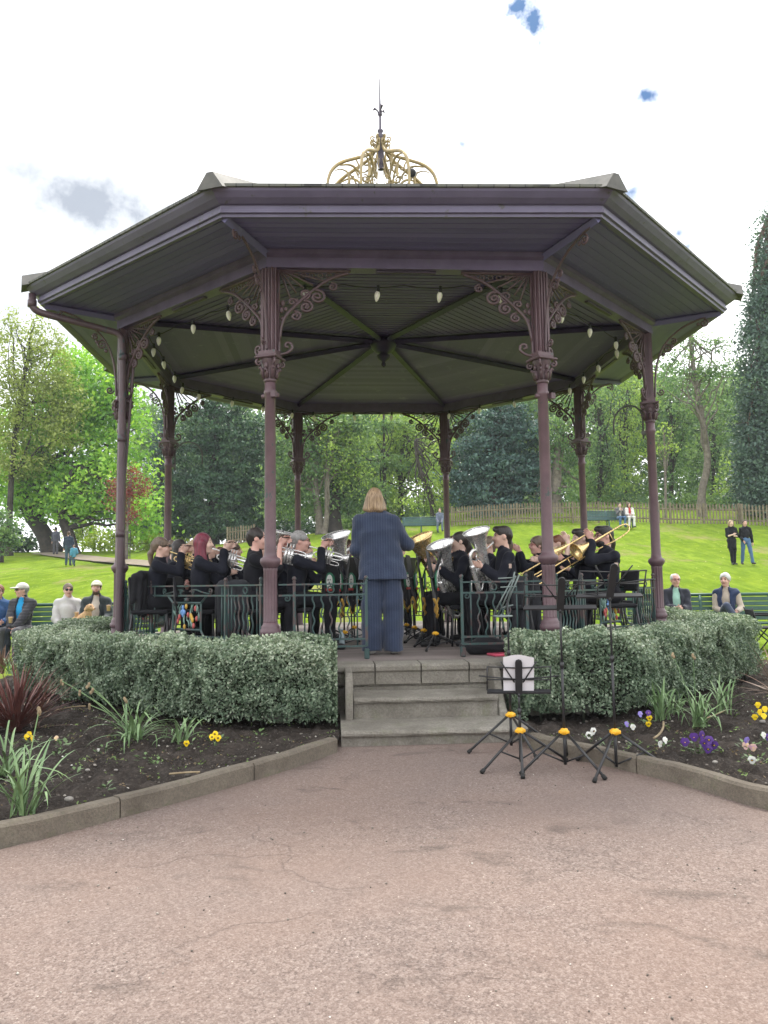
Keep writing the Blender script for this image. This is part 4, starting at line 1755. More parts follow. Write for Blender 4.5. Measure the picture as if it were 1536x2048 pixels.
# cedar
ptree('blue_cedar', 'dark blue green cedar with layered boughs right of the rear columns', 'tree', 38,
      [(985, 1060), (985, 980), (990, 900), (1000, 820)], .4,
      [(985, 850, 60, 26), (960, 900, 60, 28), (1030, 880, 60, 28), (940, 950, 52, 28), (1010, 940, 75, 30), (970, 995, 70, 30), (1050, 985, 55, 34), (1010, 820, 50, 24), (1060, 930, 40, 30), (1000, 1025, 60, 18), (1070, 860, 40, 24)], 'blue', M_BARK, size=.18, per_area=1.7, clump_r=.34, leaves=32, limbs=20, group=GW, shell=.45, flat=.3)
ptree('oak_tree', 'heavy grey trunk beyond the fence next to the front right column', 'tree', 37,
      [(1115, 1052), (1113, 1000), (1112, 940), (1118, 860)], .42,
      [(1110, 880, 40, 40), (1150, 920, 36, 40), (1130, 840, 40, 36), (1070, 1010, 30, 26), (1150, 990, 36, 30)], 'mid', M_BARK2, size=.19, per_area=1.0, clump_r=.4, leaves=24, limbs=16, group=GW, shell=.3)
# right wood
RT = [
    ('hornbeam_tree', 'leafy green tree between the two right rear columns', 41, [(1200, 1050), (1198, 980), (1205, 900), (1200, 800)], .18, [(1190, 870, 40, 60), (1220, 930, 44, 50), (1180, 960, 40, 45), (1215, 990, 44, 34), (1200, 800, 44, 40)], 'mid'),
    ('birch_tree', 'light green feathery tree seen through the pipe hook at the right', 45, [(1250, 1048), (1252, 980), (1245, 900), (1255, 780)], .14, [(1250, 840, 44, 56), (1230, 770, 44, 44), (1270, 900, 36, 50), (1290, 800, 40, 60), (1240, 960, 40, 40)], 'fresh'),
    ('alder_tree', 'green tree just right of the front right side column', 42, [(1345, 1046), (1342, 980), (1346, 900), (1340, 800)], .16, [(1340, 800, 44, 60), (1320, 880, 36, 60), (1360, 900, 40, 50), (1335, 960, 46, 40), (1370, 830, 36, 40)], 'mid'),
    ('elder_tree', 'bushy green tree behind the wavy pale trunk at the right', 46, [(1425, 1044), (1425, 980), (1430, 900), (1425, 830)], .16, [(1430, 900, 44, 60), (1400, 960, 44, 44), (1455, 970, 40, 44), (1440, 830, 40, 44), (1380, 900, 30, 50)], 'mid'),
    ('rowan_tree', 'small fresh tree right behind the picket fence under the cypress', 40, [(1475, 1042), (1472, 990), (1478, 940)], .1, [(1470, 940, 30, 40), (1450, 990, 30, 26), (1490, 990, 36, 26)], 'fresh'),
]
for nm, lab, Y, tk, tr, bl_, lf in RT:
    ptree(nm, lab, 'tree', Y, tk, tr, bl_, lf, M_BARK, size=.19, per_area=.85, clump_r=.4, leaves=22, limbs=22, group=GW, shell=.2)
ptree('larch_tree', 'tall larch with a wavy pale bare trunk and feathery top at the right', 'tree', 34,
      [(1404, 1030), (1402, 985), (1418, 930), (1408, 860), (1396, 790), (1386, 730), (1380, 670)], .24,
      [(1395, 740, 60, 26), (1350, 720, 40, 24), (1430, 750, 40, 22), (1380, 680, 40, 24), (1340, 770, 40, 18), (1425, 800, 40, 18), (1360, 820, 34, 16), (1430, 690, 36, 24), (1470, 720, 34, 20)], 'mid', M_BARK2, size=.13, per_area=1.3, clump_r=.3, leaves=16, limbs=26, group=GW, shell=.1, flat=.35)
ptree('young_birch', 'very thin pale straight stem behind the fence near the right column', 'tree', 33,
      [(1332, 1040), (1331, 980), (1330, 920), (1328, 860)], .07, [(1330, 860, 20, 24), (1322, 900, 18, 20), (1340, 890, 18, 20)], 'fresh', M_BARK2, size=.14, per_area=1.2, clump_r=.28, leaves=14, limbs=10, group=GW, shell=.1)
ptree('cypress_tree', 'very tall grey green cypress reaching highest at the right edge', 'tree', 33,
      [(1548, 1036), (1546, 900), (1544, 700), (1540, 430)], .45,
      [(1538, 450, 10, 36), (1536, 500, 20, 40), (1534, 560, 28, 50), (1534, 630, 38, 55), (1530, 700, 48, 60), (1530, 770, 52, 60), (1528, 840, 55, 60), (1526, 900, 56, 55), (1525, 955, 55, 45), (1526, 1000, 50, 28), (1570, 700, 50, 200), (1570, 900, 55, 100)], 'cypress', M_BARK3, size=.17, per_area=2.4, clump_r=.3, leaves=34, limbs=30, group=GW, shell=.65, flat=1.1, dy=.9)
# shrubs under the trees behind the fence
k = 0
SHL = ['dark shrub behind the short fence piece left of the yew foot', 'dark shrub at the foot of the two pale stems', 'low shrub behind the bench near the conductor', 'shrub filling the gap right of the empty green bench', 'dark undergrowth below the cedar boughs left part', 'dark undergrowth below the cedar boughs right part', 'low shrub at the foot of the heavy grey trunk', 'shrub behind the bench with the two sitting people', 'shrub between the bench and the right side column', 'shrub behind the fence right of the side column', 'shrub at the foot of the wavy pale trunk', 'shrub beneath the tall cypress']
for (x, y, rx, ry, Y, lf) in ((500, 1062, 40, 22, 46, 'dark'), (600, 1060, 50, 24, 46, 'dark'), (730, 1048, 56, 22, 46, 'mid'), (845, 1035, 50, 20, 46, 'mid'), (930, 1030, 50, 24, 43, 'dark'), (1030, 1028, 50, 20, 42, 'dark'), (1110, 1025, 50, 20, 43, 'mid'), (1200, 1018, 46, 22, 43, 'mid'), (1275, 1014, 46, 22, 41, 'mid'), (1345, 1010, 40, 18, 38, 'mid'), (1420, 1010, 40, 20, 38, 'mid'), (1500, 1004, 50, 24, 38, 'dark')):
    ptree('undergrowth_shrub', SHL[k], 'shrub', Y, [(x, y + 20), (x, y)], .06, [(x, y, rx, ry), (x + rx * .6, y + 6, rx * .5, ry * .7), (x - rx * .6, y + 4, rx * .5, ry * .8)], lf, M_BARK, size=.2, per_area=1.3, clump_r=.36, leaves=22, limbs=6, shell=.3, group='shrubs under the trees')
    k += 1


def far_wood():
    """The rest of the wood beyond the fence, one mass."""
    bl_ = []
    rr = random.Random(5)
    for i in range(70):
        x = 300 + 1320 * i / 69 + rr.uniform(-20, 20)
        top = 830 if x < 1000 else 760
        for j in range(4):
            y = rr.uniform(top, 1045)
            bl_.append((x, y, rr.uniform(35, 60), rr.uniform(26, 44), rr.uniform(0, 10)))
    B = pblobs(bl_, 56, .8)
    P, Bi, rn = crown_points(B, .5, .7, 22, .6, .2)
    V, F = leaf_quads(P, .36, Bi, .6, .6)
    o = link_mesh('far_wood', np_mesh('far_wood', V, F, False, {'rnd': ('FACE', rn)}), LEAF['mid'])
    tag(o, 'far green wood closing the view behind the park trees', 'wood', kind='stuff')


far_wood()

# ------------------------------------------------------------------ hedges round the bandstand
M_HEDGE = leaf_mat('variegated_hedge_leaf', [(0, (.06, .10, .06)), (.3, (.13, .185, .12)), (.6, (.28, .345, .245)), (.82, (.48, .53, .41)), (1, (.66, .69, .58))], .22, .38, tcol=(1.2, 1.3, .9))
M_CORE = mat('hedge_shade_twigs', (.03, .035, .02), (.015, .018, .011), .95, scale=20)


def hedge(label, path, seed, htop):
    """path: centre line from the steps outwards (plan), width about half a metre."""
    rng = np.random.default_rng(seed)
    t_ = thing('clipped_hedge', label, 'hedge', path[0])
    W = .25
    pts = dense([Vector(p) for p in path], .06)
    n = len(pts)
    T = [(pts[min(i + 1, n - 1)] - pts[max(i - 1, 0)]).normalized() for i in range(n)]
    # smooth the directions at the corners
    T2 = []
    for i in range(n):
        v = Vector((0, 0, 0))
        for j in range(max(0, i - 5), min(n, i + 6)):
            v += T[j]
        T2.append(v.normalized())
    Pn = np.array([list(p) for p in pts])
    Tn = np.array([list(v) for v in T2])
    Nn = np.stack([Tn[:, 1], -Tn[:, 0], 0 * Tn[:, 0]], 1)
    if np.dot(Nn[n // 2], Pn[n // 2]) < 0:
        Nn = -Nn
    Ls = np.linspace(0, 1, n)
    tot = sum((pts[i + 1] - pts[i]).length for i in range(n - 1))
    # leaf sampling round the rounded box section: u across, v up
    N = int(tot * 15000)
    q = rng.random(N)
    q = q ** 1.15
    f = q * (n - 1)
    i0 = np.clip(f.astype(int), 0, n - 2)
    fr = (f - i0)[:, None]
    C = Pn[i0] * (1 - fr) + Pn[i0 + 1] * fr
    Nv = Nn[i0] * (1 - fr) + Nn[i0 + 1] * fr
    Tv = Tn[i0]
    H = htop + .06 * (value_noise(f * .06, 0 * f, 3.0, seed) - .5) + .045 * (value_noise(C[:, 0], C[:, 1], 4.0, seed + 1) - .5)
    w = rng.random(N)
    face = np.where(w < .50, 0, np.where(w < .90, 1, 2))      # outer, top, inner
    u = np.where(face == 0, 1.0, np.where(face == 2, -1.0, rng.random(N) * 2 - 1))
    v = np.where(face == 1, 1.0, rng.random(N) ** .8)
    z0 = .10 + .07 * value_noise(C[:, 0], C[:, 1], 6, seed + 4)
    # rounded top edges
    belly = 1 + .10 * np.sin(v * PI) - .12 * (v < .25) * (.25 - v) * 4
    X = u * W * belly
    Z = z0 + (H - z0) * v
    ed = np.maximum(0, np.abs(u) - .75) * np.where(face == 1, 1, 0)
    Z -= ed ** 2 * 1.0
    cl = value_noise(f * .9 + u * 5, v * 6 + face * 7, 1.0, seed + 2) - .5 + .6 * (value_noise(f * .35 + u * 2, v * 3 + face * 7, 1.0, seed + 7) - .5)
    dep = rng.random(N) ** 2.0 * .13 - .02 + cl * .13
    X = np.where(face == 1, X, X - np.sign(u) * dep)
    Z = np.where(face == 1, Z - dep * .8, Z)
    P = C + Nv * X[:, None]
    P[:, 2] = Z
    bias = np.where((face == 1)[:, None], np.array([0, 0, 1.0]), Nv * np.sign(u)[:, None] + np.array([0, 0, .35]))
    # end faces
    Ne = 3600
    e = 1.0 * rng.random(Ne)
    for end, sg in ((0, -1), (n - 1, 1)):
        uu = rng.random(Ne) * 2 - 1
        vv = rng.random(Ne)
        dd = rng.random(Ne) ** 2 * .10 - .03
        hz = htop
        Pe = Pn[end] + Nn[end] * (uu * W)[:, None] + Tn[end] * (sg * (.02 - dd))[:, None]
        Pe[:, 2] = .12 + (hz - .12) * vv - np.maximum(0, np.abs(uu) - .7) * .1
        P = np.concatenate([P, Pe])
        bias = np.concatenate([bias, np.tile(Tn[end] * sg + np.array([0, 0, .3]), (Ne, 1))])
        v = np.concatenate([v, vv])
    # upright shoots over the top
    Ns = int(tot * 150)
    ii = rng.integers(0, n, Ns)
    base = Pn[ii] + Nn[ii] * ((rng.random(Ns) * 2 - 1) * W)[:, None]
    for k in range(5):
        Pe = base + rng.normal(size=(Ns, 3)) * .008
        Pe[:, 2] = htop - .01 + k * .011 * (0.4 + rng.random(Ns))
        P = np.concatenate([P, Pe])
        bias = np.concatenate([bias, np.tile(np.array([0, 0, .8]), (Ns, 1))])
        v = np.concatenate([v, np.full(Ns, 1.0)])
    tone = value_noise(P[:, 0] * 1.0 + P[:, 2] * 1.7, P[:, 1], 2.6, seed + 9) - .5
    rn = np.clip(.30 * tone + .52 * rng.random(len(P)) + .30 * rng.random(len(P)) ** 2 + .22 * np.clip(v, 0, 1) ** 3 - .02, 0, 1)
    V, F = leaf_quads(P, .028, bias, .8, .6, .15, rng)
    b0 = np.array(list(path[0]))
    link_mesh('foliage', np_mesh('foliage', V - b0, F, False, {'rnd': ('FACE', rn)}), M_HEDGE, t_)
    # inner mass and stems
    mb = MB()
    vs, fs = [], []
    st = range(0, n, 4)
    for i in st:
        for (a, z) in ((-.16, .2), (-.17, htop - .12), (.0, htop - .07), (.17, htop - .12), (.16, .2)):
            p = Vector(Pn[i]) + Vector(Nn[i]) * a
            if i == 0:
                p += Vector(Tn[0]) * .1
            vs.append((p.x, p.y, z))
    m = len(list(st))
    for i in range(m - 1):
        for j in range(5):
            k = (j + 1) % 5
            fs.append((i * 5 + j, i * 5 + k, (i + 1) * 5 + k, (i + 1) * 5 + j))
    fs.append((0, 1, 2, 3, 4))
    fs.append(tuple((m - 1) * 5 + j for j in (4, 3, 2, 1, 0)))
    mb.add(vs, fs)
    for i in range(3, n, 6):
        p = Vector(Pn[i]) + Vector(Nn[i]) * random.uniform(.02, .14)
        mb.tube([(p.x, p.y, .03), (p.x + random.uniform(-.04, .04), p.y + random.uniform(-.04, .04), .2), (p.x + random.uniform(-.1, .1), p.y + random.uniform(-.1, .1), .4)], [.014, .011, .006], 5)
    mb.build('twigs', M_CORE, t_, world=True)
    return t_


AH = 4.10
hl = [front(-.80, AH, 0)] + [oct_pt(k, AH / AP) for k in (0, 7)] + [oct_pt(7, AH / AP).lerp(oct_pt(6, AH / AP), .75)]
hr = [front(.84, AH, 0)] + [oct_pt(k, AH / AP) for k in (1, 2)] + [oct_pt(2, AH / AP).lerp(oct_pt(3, AH / AP), .75)]
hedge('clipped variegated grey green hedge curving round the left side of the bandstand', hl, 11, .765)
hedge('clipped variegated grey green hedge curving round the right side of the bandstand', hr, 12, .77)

# ------------------------------------------------------------------ bed plants


def blade(mb, base, az, length, width, lean0, bend, n=7, fold=.25, tip=1.0, kink=None):
    """One strap leaf: starts steep (lean0 from vertical) and bends outwards."""
    p = Vector(base)
    d = Vector((math.cos(az), math.sin(az), 0))
    side = Vector((-d.y, d.x, 0))
    a = lean0
    vs = []
    seg = length / n
    for i in range(n + 1):
        t = i / n
        w = width * (.75 + .5 * t) if t < .5 else width * max(.06, 1 - ((t - .5) / .5) ** 2.2 * tip)
        up = Vector((0, 0, 1)) * math.sin(a) - d * math.cos(a)
        vs += [p - side * w / 2 + up * -1 * 0 + (d * -math.cos(a) + Vector((0, 0, math.sin(a)))) * fold * w * .5, p.copy(), p + side * w / 2 + (d * -math.cos(a) + Vector((0, 0, math.sin(a)))) * fold * w * .5]
        p = p + (d * math.sin(a) + Vector((0, 0, math.cos(a)))) * seg
        a += bend / n * (.4 + 1.2 * t)
        if kink and abs(t - kink) < .5 / n:
            a += 1.1
    fs = []
    for i in range(n):
        for j in range(2):
            fs.append((i * 3 + j, i * 3 + j + 1, (i + 1) * 3 + j + 1, (i + 1) * 3 + j))
    mb.add(vs, fs, True)


M_DAFF = leaf_mat('daffodil_leaf', [(0, (.10, .17, .065)), (1, (.17, .26, .10))], .3, .4)
M_DAFF = mat('daffodil_leaves', (.21, .31, .14), (.11, .19, .08), .42, scale=9, stretch=(1, 1, .3))
M_DRY = mat('dry_straw', (.32, .25, .15), (.20, .15, .09), .8, scale=12)
M_PHOR = mat('bronze_flax_leaf', (.20, .085, .07), (.085, .035, .032), .4, scale=6, lo=.3, hi=.7)
M_PHORG = mat('tan_flax_leaf', (.30, .20, .14), (.16, .08, .06), .45, scale=6)


def daffodil(px, py, n, L, label, lean=.25, heads=(), seed=0):
    rr = random.Random(seed)
    b = at_z(px, py, .09)
    t_ = thing('daffodil_clump', label, 'plant', b, group='faded daffodil clumps in the beds')
    mb = MB()
    for i in range(int(n * 1.5)):
        az = rr.uniform(0, 2 * PI)
        o = Vector((rr.gauss(0, .03), rr.gauss(0, .03), -.02))
        kk = rr.uniform(.45, .75) if rr.random() < .4 else None
        blade(mb, o, az, L * rr.uniform(.65, 1.1), rr.uniform(.013, .02), rr.uniform(.05, lean * 2.2), rr.uniform(.5, 2.2), 9, .3, 1.0, kk)
    mb.build('leaf_tuft', M_DAFF, t_)
    if heads:
        st = MB()
        for (hx, hy) in heads:
            hd = MB()
            e = at_depth(hx, hy, b.y + rr.uniform(-.1, .15)) - b
            q = chaikin([Vector((rr.uniform(-.02, .02), 0, 0)), e * .5 + Vector((0, 0, .06)), e], 2)
            st.tube(q, .0035, 5)
            for j in range(3):
                hd.ball(e + Vector((rr.uniform(-.01, .01), rr.uniform(-.01, .01), -.012 * j)), .012, 6, 4, (1, .6, 1.3))
            hd.build('withered_head', M_DRY, t_)
        st.build('flower_stem', M_DAFF, t_)
    return t_


daffodil(268, 1478, 34, .40, 'large faded daffodil clump before the left hedge with withered heads', .55, ((124, 1362), (158, 1383), (176, 1368), (184, 1379), (252, 1397), (180, 1410)), 1)
daffodil(362, 1480, 16, .30, 'small upright daffodil clump at the right end of the left bed', .4, (), 2)
daffodil(44, 1622, 22, .42, 'front daffodil clump with bent leaves near the left edging corner', .3, ((79, 1418),), 3)
daffodil(10, 1545, 16, .42, 'daffodil leaves cut by the left picture edge behind the front clump', .4, (), 4)
daffodil(1322, 1435, 18, .42, 'tall arching daffodil clump beside the purple and yellow pansies', .35, (), 5)
daffodil(1393, 1448, 24, .40, 'middle daffodil clump of the right bed with two dry heads', .4, ((1386, 1310), (1345, 1308)), 6)
daffodil(1442, 1421, 18, .42, 'daffodil clump furthest right before the right hedge', .4, (), 7)
daffodil(1350, 1425, 12, .30, 'thin low daffodil clump tucked behind the arching clump', .5, (), 8)
daffodil(1500, 1345, 16, .40, 'pale daffodil leaves beyond the right hedge end', .4, (), 9)
daffodil(22, 1345, 14, .40, 'pale daffodil leaves beyond the left hedge end', .4, (), 10)


def flax(px, py, n, L, w, label, m, spread=1.0, seed=0, bend=(.1, .5)):
    rr = random.Random(seed)
    b = at_z(px, py, .09)
    t_ = thing('flax_plant', label, 'plant', b)
    mb = MB()
    for i in range(n):
        az = rr.uniform(0, 2 * PI)
        le = spread * rr.random() ** .7 * 1.25
        blade(mb, (rr.gauss(0, .02), rr.gauss(0, .02), -.02), az, L * rr.uniform(.7, 1.1), w * rr.uniform(.7, 1.2), le, rr.uniform(*bend), 6, .5)
    mb.build('leaf_fan', m, t_)
    return t_


flax(30, 1458, 150, .62, .019, 'spiky bronze red flax at the left edge of the left bed', M_PHOR, .9, 1)
flax(70, 1452, 16, .58, .014, 'loose pale dried flax leaves drooping right of the bronze flax', M_PHORG, 1.25, 8, (.3, 1.0))
flax(2, 1345, 30, .42, .018, 'reddish flax behind the left hedge end at the picture edge', M_PHORG, .5, 2)
flax(1492, 1345, 30, .45, .016, 'red flax sprouting beyond the right hedge end', M_PHORG, .8, 3)
flax(1560, 1385, 60, .62, .014, 'wide tan flax leaning in from the right picture edge', M_PHORG, 1.15, 4)


def pansy_mats():
    out = {}
    for k, (c1, c2) in {'yellow': ((.88, .66, .02), (.80, .52, .01)), 'purple': ((.10, .035, .24), (.06, .02, .15)), 'white': ((.80, .80, .74), (.66, .66, .62)), 'violet': ((.26, .22, .52), (.16, .10, .40)), 'peach': ((.72, .55, .30), (.45, .25, .35))}.items():
        out[k] = mat('pansy_' + k, c1, c2, .6, scale=30)
    return out


PM = pansy_mats()
M_FACE = mat('pansy_dark_face', (.02, .012, .02), (.03, .01, .02), .6)
M_PLEAF = mat('pansy_leaf', (.12, .19, .07), (.06, .105, .035), .5, scale=14)
M_EYE = mat('pansy_eye', (.85, .55, .03), (.75, .45, .02), .5)


def pansy(px, py, heads, label, leaves=18, r=.024, seed=0, spread=.07):
    """heads: list of (dx px, dy px, colour, has dark face)."""
    rr = random.Random(seed)
    b = at_z(px, py, .085)
    t_ = thing('pansy', label, 'flower', b, group='pansies in the beds')
    lf = MB()
    for i in range(leaves):
        a = rr.uniform(0, 2 * PI)
        q = rr.uniform(.2, 1) * spread
        p = Vector((math.cos(a) * q, math.sin(a) * q, rr.uniform(.01, .05)))
        d = Vector((math.cos(a), math.sin(a), rr.uniform(.1, .8))).normalized()
        s_ = d.cross(Vector((0, 0, 1))).normalized() * .012
        L = rr.uniform(.03, .05)
        lf.add([p, p + d * L * .5 + s_ + Vector((0, 0, .004)), p + d * L, p + d * L * .5 - s_ + Vector((0, 0, .004))], [(0, 1, 2, 3)], True)
    for (dx, dy, c, fc) in heads:
        e = at_depth(px + dx, py + dy, b.y - .02) - b
        lf.tube([(e.x * .3, .01, 0), (e.x * .8, .005, e.z * .6), e + Vector((0, .012, -.005))], .002, 4)
    lf.build('leaves', M_PLEAF, t_)
    for (dx, dy, c, fc) in heads:
        e = at_depth(px + dx, py + dy, b.y - .02) - b
        fm = MB()
        tilt = Matrix.Rotation(rr.uniform(-.5, .5), 3, 'Z') @ Matrix.Rotation(rr.uniform(-.25, .35), 3, 'X')
        for j, (ang, rad, off) in enumerate(((PI / 2 - .6, .62, .55), (PI / 2 + .6, .62, .55), (PI - .1, .55, .6), (.1, .55, .6), (-PI / 2, .72, .55))):
            cx, cz = math.cos(ang) * off * r, math.sin(ang) * off * r
            vs = [Vector((cx, .004 - .001 * j - .003, cz))]
            for k in range(10):
                a = 2 * PI * k / 10
                vs.append(Vector((cx + math.cos(a) * rad * r * 1.05, .004 - .001 * j + rr.uniform(-.003, .005), cz + math.sin(a) * rad * r)))
            fm.add([tilt @ v + e for v in vs], [(0, 1 + (k + 1) % 10, 1 + k) for k in range(10)], True)
        n1 = len(fm.f)
        fm.ball(e + tilt @ Vector((0, -.005, 0)), r * (.34 if fc else .1), 8, 4, (1.2, .2, 1), tilt)
        n2 = len(fm.f)
        fm.ball(e + tilt @ Vector((0, -.008, 0)), r * .14, 6, 4, (1, .3, 1), tilt)
        o = fm.build('bloom', [PM[c], M_FACE, M_EYE], t_)
        mi = np.zeros(len(o.data.polygons), np.int32)
        mi[n1:n2] = 1
        mi[n2:] = 2
        o.data.polygons.foreach_set('material_index', mi)
    return t_


pansy(60, 1490, [(-8, -16, 'yellow', 0), (4, -14, 'yellow', 0), (-2, -22, 'yellow', 0)], 'yellow pansy beside the bronze flax', 12, 0.0191, 1)
pansy(373, 1498, [(0, -11, 'yellow', 1)], 'single yellow pansy beside the small upright daffodils', 8, 0.0191, 2)
pansy(430, 1492, [(-6, -18, 'yellow', 1), (6, -16, 'yellow', 1), (0, -24, 'yellow', 1)], 'bunched yellow pansies near the inner corner of the left bed', 14, 0.0209, 3)
pansy(128, 1498, [(-16, -22, 'peach', 0)], 'leafy pansy with one fading peach bloom in the left bed', 20, 0.0157, 4, .09)
pansy(206, 1508, [(-10, -8, 'white', 0)], 'small leafy pansy with a tiny white bloom', 14, 0.0104, 5)
pansy(1184, 1484, [(3, -22, 'white', 1), (-6, -14, 'white', 1)], 'white pansy with a black face behind the first music stand pair', 10, 0.0226, 6)
pansy(1258, 1462, [(-4, -14, 'violet', 0), (8, -8, 'white', 0)], 'violet and white pansy left of the arching daffodils', 10, 0.0191, 7)
pansy(1295, 1452, [(-14, -24, 'violet', 0), (2, -26, 'purple', 0), (4, -16, 'yellow', 1), (2, -4, 'yellow', 1)], 'purple and yellow pansies with dark faces under the arching daffodils', 14, 0.0209, 8)
pansy(1325, 1498, [(6, -18, 'white', 0), (-4, -10, 'white', 0)], 'pure white pansy between the curled leaf and the purple pansies', 14, 0.0209, 9)
pansy(1398, 1508, [(20, -28, 'purple', 1), (10, -22, 'purple', 1), (-28, -24, 'purple', 0), (-10, -34, 'purple', 0), (30, -18, 'purple', 1), (6, -38, 'purple', 0), (18, -10, 'purple', 1)], 'large deep purple pansy cluster near the right edging', 34, 0.0261, 10, .11)
pansy(1500, 1505, [(-8, -14, 'peach', 0), (6, -10, 'peach', 0), (-6, -24, 'violet', 0)], 'peach and violet pansy drooping near the right edge', 14, 0.0226, 11)
pansy(1508, 1530, [(-4, -10, 'white', 1)], 'white pansy with a black eye closest to the right edging', 12, 0.0226, 12)
pansy(1534, 1488, [(-6, -18, 'white', 0), (2, -14, 'purple', 0)], 'white and purple pansy cut by the right picture edge', 12, 0.0209, 13)
pansy(1524, 1440, [(-4, -16, 'yellow', 0), (6, -22, 'yellow', 0), (-8, -30, 'yellow', 0), (4, -8, 'yellow', 0), (-14, -6, 'yellow', 0)], 'tall yellow pansies at the right picture edge', 14, 0.0226, 14)
for i, (x, y) in enumerate(((115, 1515), (150, 1555), (210, 1585), (290, 1525), (315, 1535), (520, 1475), (1215, 1500), (1230, 1468), (1270, 1500), (1420, 1460))):
    pansy(x, y, [], ('tiny green seedling below the peach pansy', 'tiny green weed in the middle of the left bed', 'small weed close to the left edging', 'seedling pair left of the small daffodils, first', 'seedling pair left of the small daffodils, second', 'seedling by the steps in the left bed', 'low green weed right behind the outer music stand', 'seedling left of the violet pansy', 'weed left of the white pansy and curled leaf', 'seedling between the right daffodil clumps')[i], 9, .02, 30 + i, .04)


def bed_weeds():
    """Tiny weeds and dead leaf scraps between the planted clumps."""
    rng = np.random.default_rng(21)
    P, rn = [], []
    for poly, n in ((BED_L, 420), (BED_R, 380)):
        X = rng.uniform(-5.5, 5.5, n * 6)
        Y = rng.uniform(-7.3, -2.2, n * 6)
        k = inside(poly, X, Y) & (value_noise(X, Y, 1.6, 31) > .42)
        for p in dense(chaikin(KL if poly is BED_L else KR, 2), .06):
            k &= np.hypot(X - p.x, Y - p.y) > .15
        X, Y = X[k][:n], Y[k][:n]
        for x, y in zip(X, Y):
            m = rng.integers(3, 12)
            r = .012 + .03 * rng.random()
            q = rng.normal(size=(m, 2)) * r
            z = bed_h(x + q[:, 0], y + q[:, 1]) + .006 + .012 * rng.random(m)
            P.append(np.stack([x + q[:, 0], y + q[:, 1], z], 1))
            t = 0.0 if rng.random() < .35 else .45
            rn.append(np.clip(t + .5 * rng.random(m), 0, 1))
    P = np.concatenate(P)
    rn = np.concatenate(rn)
    V, F = leaf_quads(P, .022, None, .5, .5, 1.2, rng)
    m = leaf_mat('weed_and_scrap', [(0, (.13, .09, .055)), (.3, (.20, .15, .09)), (.46, (.10, .15, .05)), (.7, (.15, .23, .07)), (1, (.24, .32, .12))], .2, .6)
    tag(link_mesh('weeds', np_mesh('weeds', V, F, False, {'rnd': ('FACE', rn)}), m), 'tiny weeds and dead leaf scraps on the bed soil', 'weeds', kind='stuff')


bed_weeds()
# twigs and stones
for lab, pts, r in (('dry curved stalk lying beside the bronze flax', ((60, 1432), (110, 1420), (150, 1413), (172, 1412)), .006), ('pale stick lying behind the left edging', ((338, 1548), (370, 1545), (400, 1544)), .006), ('curled brown leaf stalk beside the white pansy', ((1308, 1476), (1320, 1468), (1327, 1455), (1327, 1444)), .009), ('pale straw lying before the middle daffodils', ((1400, 1441), (1425, 1432), (1452, 1420)), .006)):
    q = [at_z(x, y, .11) for x, y in pts]
    mb = MB()
    mb.tube(chaikin(q, 2), r, 5)
    tag(mb.build('dry_twig', M_DRY), lab, 'twig')
M_PEB = mat('grey_pebble', (.30, .28, .25), (.18, .165, .15), .8, scale=30)
for lab, x, y, r in (('rounded pale pebble by the right edging under the purple pansies', 1430, 1524, .016), ('broad grey pebble beside the yellow pansies at the right', 1525, 1443, .022), ('pebble in the left bed below the daffodils', 175, 1540, .014), ('flat stone near the left edging', 138, 1598, .022), ('white petal coloured pebble in the middle of the left bed', 232, 1540, .011)):
    mb = MB()
    mb.ball(at_z(x, y, .10), r, 10, 7, (1.2, .9, .65))
    tag(mb.build('pebble', M_PEB), lab, 'stone')

# ------------------------------------------------------------------ fence and benches
M_FENCE = mat('weathered_fence_wood', (.21, .175, .12), (.125, .105, .072), .85, scale=5)


def picket_fence(pxs, Y, label):
    """Posts at the given photo columns at depth Y, on the lawn."""
    P = [on_ground(x, y_) for x, y_ in zip(pxs, Y)]
    t_ = thing('picket_fence', label, 'fence', P[0])
    for i, p in enumerate(P):
        mb = MB()
        mb.box((p.x, p.y, p.z + .55), (.11, .11, 1.25))
        mb.build('post', M_FENCE, t_, world=True)
        if i == len(P) - 1:
            break
        q = P[i + 1]
        d = q - p
        L = Vector((d.x, d.y, 0)).length
        u = Vector((d.x, d.y, 0)).normalized()
        nrm = Vector((u.y, -u.x, 0))
        m2 = MB()
        for z in (.28, .82):
            a, b2 = p + Vector((0, 0, z)), q + Vector((0, 0, z))
            m2.tube([a, b2], .045, 4)
        k = int(L / .155)
        for j in range(1, k):
            f = j / k
            c = p.lerp(q, f) + nrm * .06
            h = 1.06 + random.uniform(-.03, .03)
            an = math.atan2(u.y, u.x)
            c.z = gh(c.x, c.y) if False else c.z
            m2.box((c.x, c.y, c.z + .04 + h / 2), (.08, .024, h), an)
            m2.add([c + u * -.04 + Vector((0, 0, .04 + h)), c + u * .04 + Vector((0, 0, .04 + h)), c + Vector((0, 0, .09 + h)), c + u * -.04 + nrm * .02 + Vector((0, 0, .04 + h)), c + u * .04 + nrm * .02 + Vector((0, 0, .04 + h)), c + nrm * .02 + Vector((0, 0, .09 + h))], [(0, 1, 2), (5, 4, 3), (0, 2, 5, 3), (1, 4, 5, 2)])
        m2.build('picket_panel', M_FENCE, t_, world=True)
    return t_


